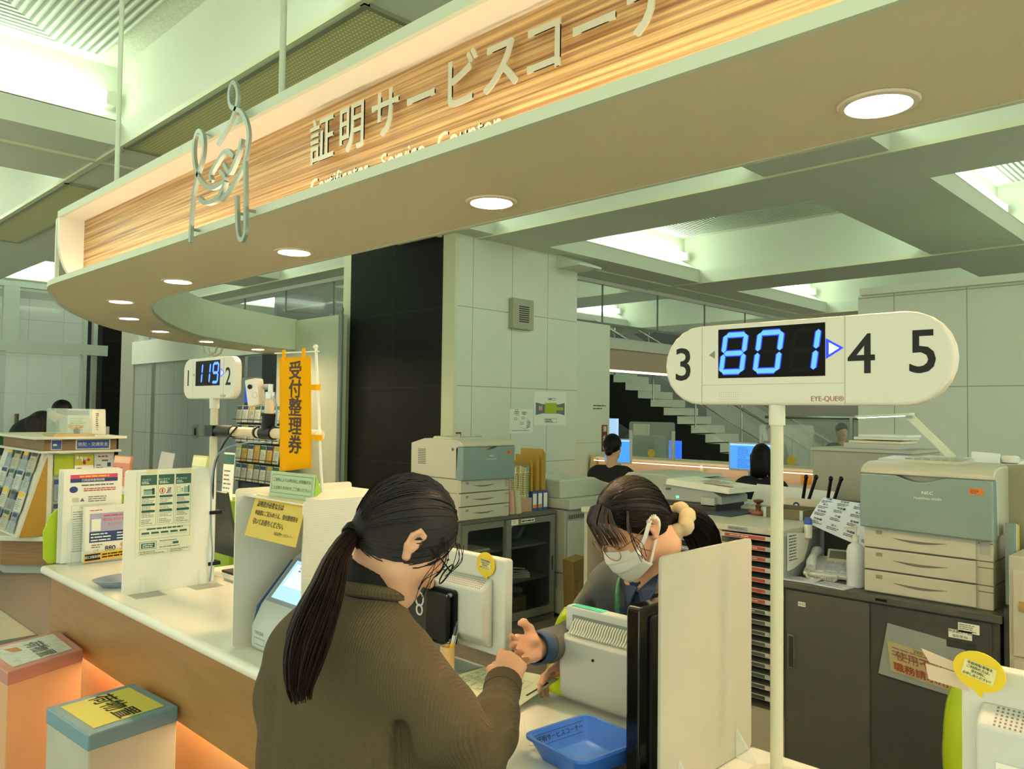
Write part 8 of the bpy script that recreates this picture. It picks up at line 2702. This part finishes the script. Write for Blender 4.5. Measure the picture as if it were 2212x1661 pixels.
for s_ in (-1, 1):
    d.chain([(sho + r_ * 0.17 * s_, 0.08), (sho + r_ * 0.2 * s_ + Vector((0.05, -0.05, -0.26)), 0.065), (sho + r_ * 0.16 * s_ + f * 0.22 + Vector((0, 0, -0.38)), 0.05)], k=0.03)
d.build('coat', mat('black_coat', '#0c0c0d', 0.85), p)
g = B().ell(tuple(sho + f * 0.10 + Vector((0, 0, 0.04))), (0.05, 0.05, 0.05), 12, 8).build('white_collar', PAPER, p, smooth=True)
d = Sdf((2.45, 9.25, 1.2), (3.05, 9.95, 1.7), 0.009)
d.ell(P_.p(0, -0.006, 0.013), (0.084, 0.102, 0.104), P_.R, 0)
d.plane_cut(P_.p(0, 0.088, 0.03), P_.f * 0.8 - P_.u)
d.build('hair', HAIR, p)
# green rounded sign at the left edge, red flowering plant on the hall floor
t = thing('round_sign', 'green and white oval sign stand at the left edge of the hall', 'sign', (2.30, 10.35, 0))
B().ell((2.30, 10.38, 1.0), (0.18, 0.12, 0.21), 24, 14).build('oval_board', mat('oval_green', '#2a5a34', 0.5), t, smooth=True)
B().tube([(2.30 + 0.185 * math.cos(a), 10.36, 1.0 + 0.22 * math.sin(a)) for a in [2 * math.pi * i / 30 for i in range(30)]], 0.016, 8, closed=True).build('rim', GPLAST, t, smooth=True)
B().cyl((2.30, 10.4, 0.0), (2.30, 10.4, 0.8), 0.02).lathe([(0.14, 0), (0.14, 0.02), (0.03, 0.03)], (2.30, 10.4, 0), 20).build('post', GPLAST, t)
t = thing('flower_planter', 'planter with red flowers on the floor at the left edge', 'planter', (2.05, 11.3, 0))
B().box(1.6, 2.5, 11.1, 11.45, 0, 0.22).build('box', mat('planter_brown', '#7a6a50', 0.7), t)
for i in range(10):
    c_ = (1.68 + 0.08 * i, 11.27 + 0.08 * math.sin(i * 2.3), 0.30 + 0.04 * math.sin(i * 1.7))
    B().ell(c_, (0.045, 0.045, 0.035), 8, 6).build('flower', mat('flower_red', '#a8382c', 0.6), t, smooth=True)
    B().cyl((c_[0], c_[1], 0.2), c_, 0.008, n=6).build('stem', mat('stem_green', '#3a5a2a', 0.7), t)

# ---------------------------------------------------------------- the opening beside the partition: racks and posters beyond
RKM = mat('rack_wire', '#2c3236', 0.4)
t = thing('brochure_rack', 'wire rack full of pamphlets left of the yellow flag', 'rack', (4.75, 8.95, 0))
g = B()
for y in (8.45, 8.95, 9.5):
    g.cyl((4.79, y, 0.0), (4.79, y, 1.52), 0.012, n=8)
for z in (0.62, 0.86, 1.10, 1.34):
    g.cyl((4.76, 8.42, z), (4.76, 9.52, z), 0.008, n=6).cyl((4.70, 8.42, z + 0.05), (4.70, 9.52, z + 0.05), 0.006, n=6)
g.build('wire_frame', RKM, t)
B().box(4.81, 4.83, 8.4, 9.54, 0.5, 1.5).build('back_panel', mat('rack_back', '#3c464c', 0.6), t)
B().box(4.7, 4.9, 8.4, 9.54, 0.0, 0.04).build('base', RKM, t)
PCOL = ['#d4d8cc', '#c9d2c0', '#d8d4b8', '#b8c0b0', '#c8a040', '#cfd6d4']
for r_ in range(4):
    for c_ in range(7):
        i = (r_ * 7 + c_ * 3) % 6
        leaflet('pamphlet', 'pamphlet in the wire rack left of the yellow flag', 'pamphlet', (4.735, 8.50 + 0.155 * c_, 0.63 + 0.24 * r_ + 0.11), (0, -1, 0), (0.12, 0, 1), 0.125, 0.21, 0.01,
                [mat('pamphlet_%d' % i, PCOL[i], 0.6), [TEAL, mat('head_yellow', '#c8b040', 0.6), BLUEI][(r_ + c_) % 3], GINK], 'pamphlets in the wire rack')
g = B().mat(mat('poster_land', '#4a5a4a', 0.6, vary=0.4, vscale=9)).box(5.78, 5.8, 10.7, 11.35, 1.0, 1.62).mat(mat('poster_sky_glow', '#2a5ad0', 0.5, emit=0.25, ec='#2a5ae0')).box(5.78, 5.8, 10.7, 11.35, 1.62, 1.9)  # the printed sky glows a little, brightness put into the material
tag(g.build('hall_poster', None), 'landscape poster with blue sky in the opening beyond the camera arm', 'poster')
tag(B().box(5.81, 5.83, 10.6, 12.0, 0.0, 2.0).build('display_board', mat('board_pale', '#9aa49c', 0.6)), 'pale display board standing in the opening', 'board')
t = thing('air_conditioner', 'grey ceiling air unit hanging at the top of the opening', 'air conditioner', (6.3, 11.2, 2.2))
B().box(6.12, 6.9, 10.75, 11.95, 1.95, 2.36).build('case', mat('unit_grey', '#8a949c', 0.5), t, bev=0.01)
B().box(6.08, 6.12, 10.75, 11.95, 1.93, 1.99).build('lip', mat('unit_light', '#b4bcbc', 0.5), t)
tag(B().box(5.6, 6.0, 9.8, 10.5, 0, 2.3).build('dark_cupboard', mat('cupboard_dark', '#23282c', 0.5)), 'tall dark cupboard in the opening beside the partition', 'cupboard')
t = thing('wall_plate', 'small square metal plate on the grey tiled wall', 'switch plate', (5.95, 13.4, 1.1))
B().box(5.935, 5.949, 13.3, 13.5, 1.02, 1.24).build('plate', STEEL, t)
B().box(5.93, 5.935, 13.36, 13.42, 1.06, 1.18).build('keyhole', BLACK, t)
# clear brochure holder and grey machine behind the booth
t = thing('acrylic_holder', 'clear acrylic holder behind the booth, left of the flag', 'holder', (2.3, 4.1, 0.75))
B().plate([(2.10, 3.62, 0.78), (2.10, 3.38, 0.78), (2.22, 3.36, 1.05), (2.22, 3.6, 1.06)], 0.004).box(2.1, 2.2, 3.38, 3.62, 0.751, 0.755).build('panel', ACRYL, t)
tag(B().ell((1.95, 2.95, 0.80), (0.10, 0.16, 0.10), 20, 12).box(1.87, 2.03, 2.8, 3.1, 0.751, 0.80).build('card_reader', GPLAST, smooth=True), 'rounded grey device on the back desk behind the booth', 'device')
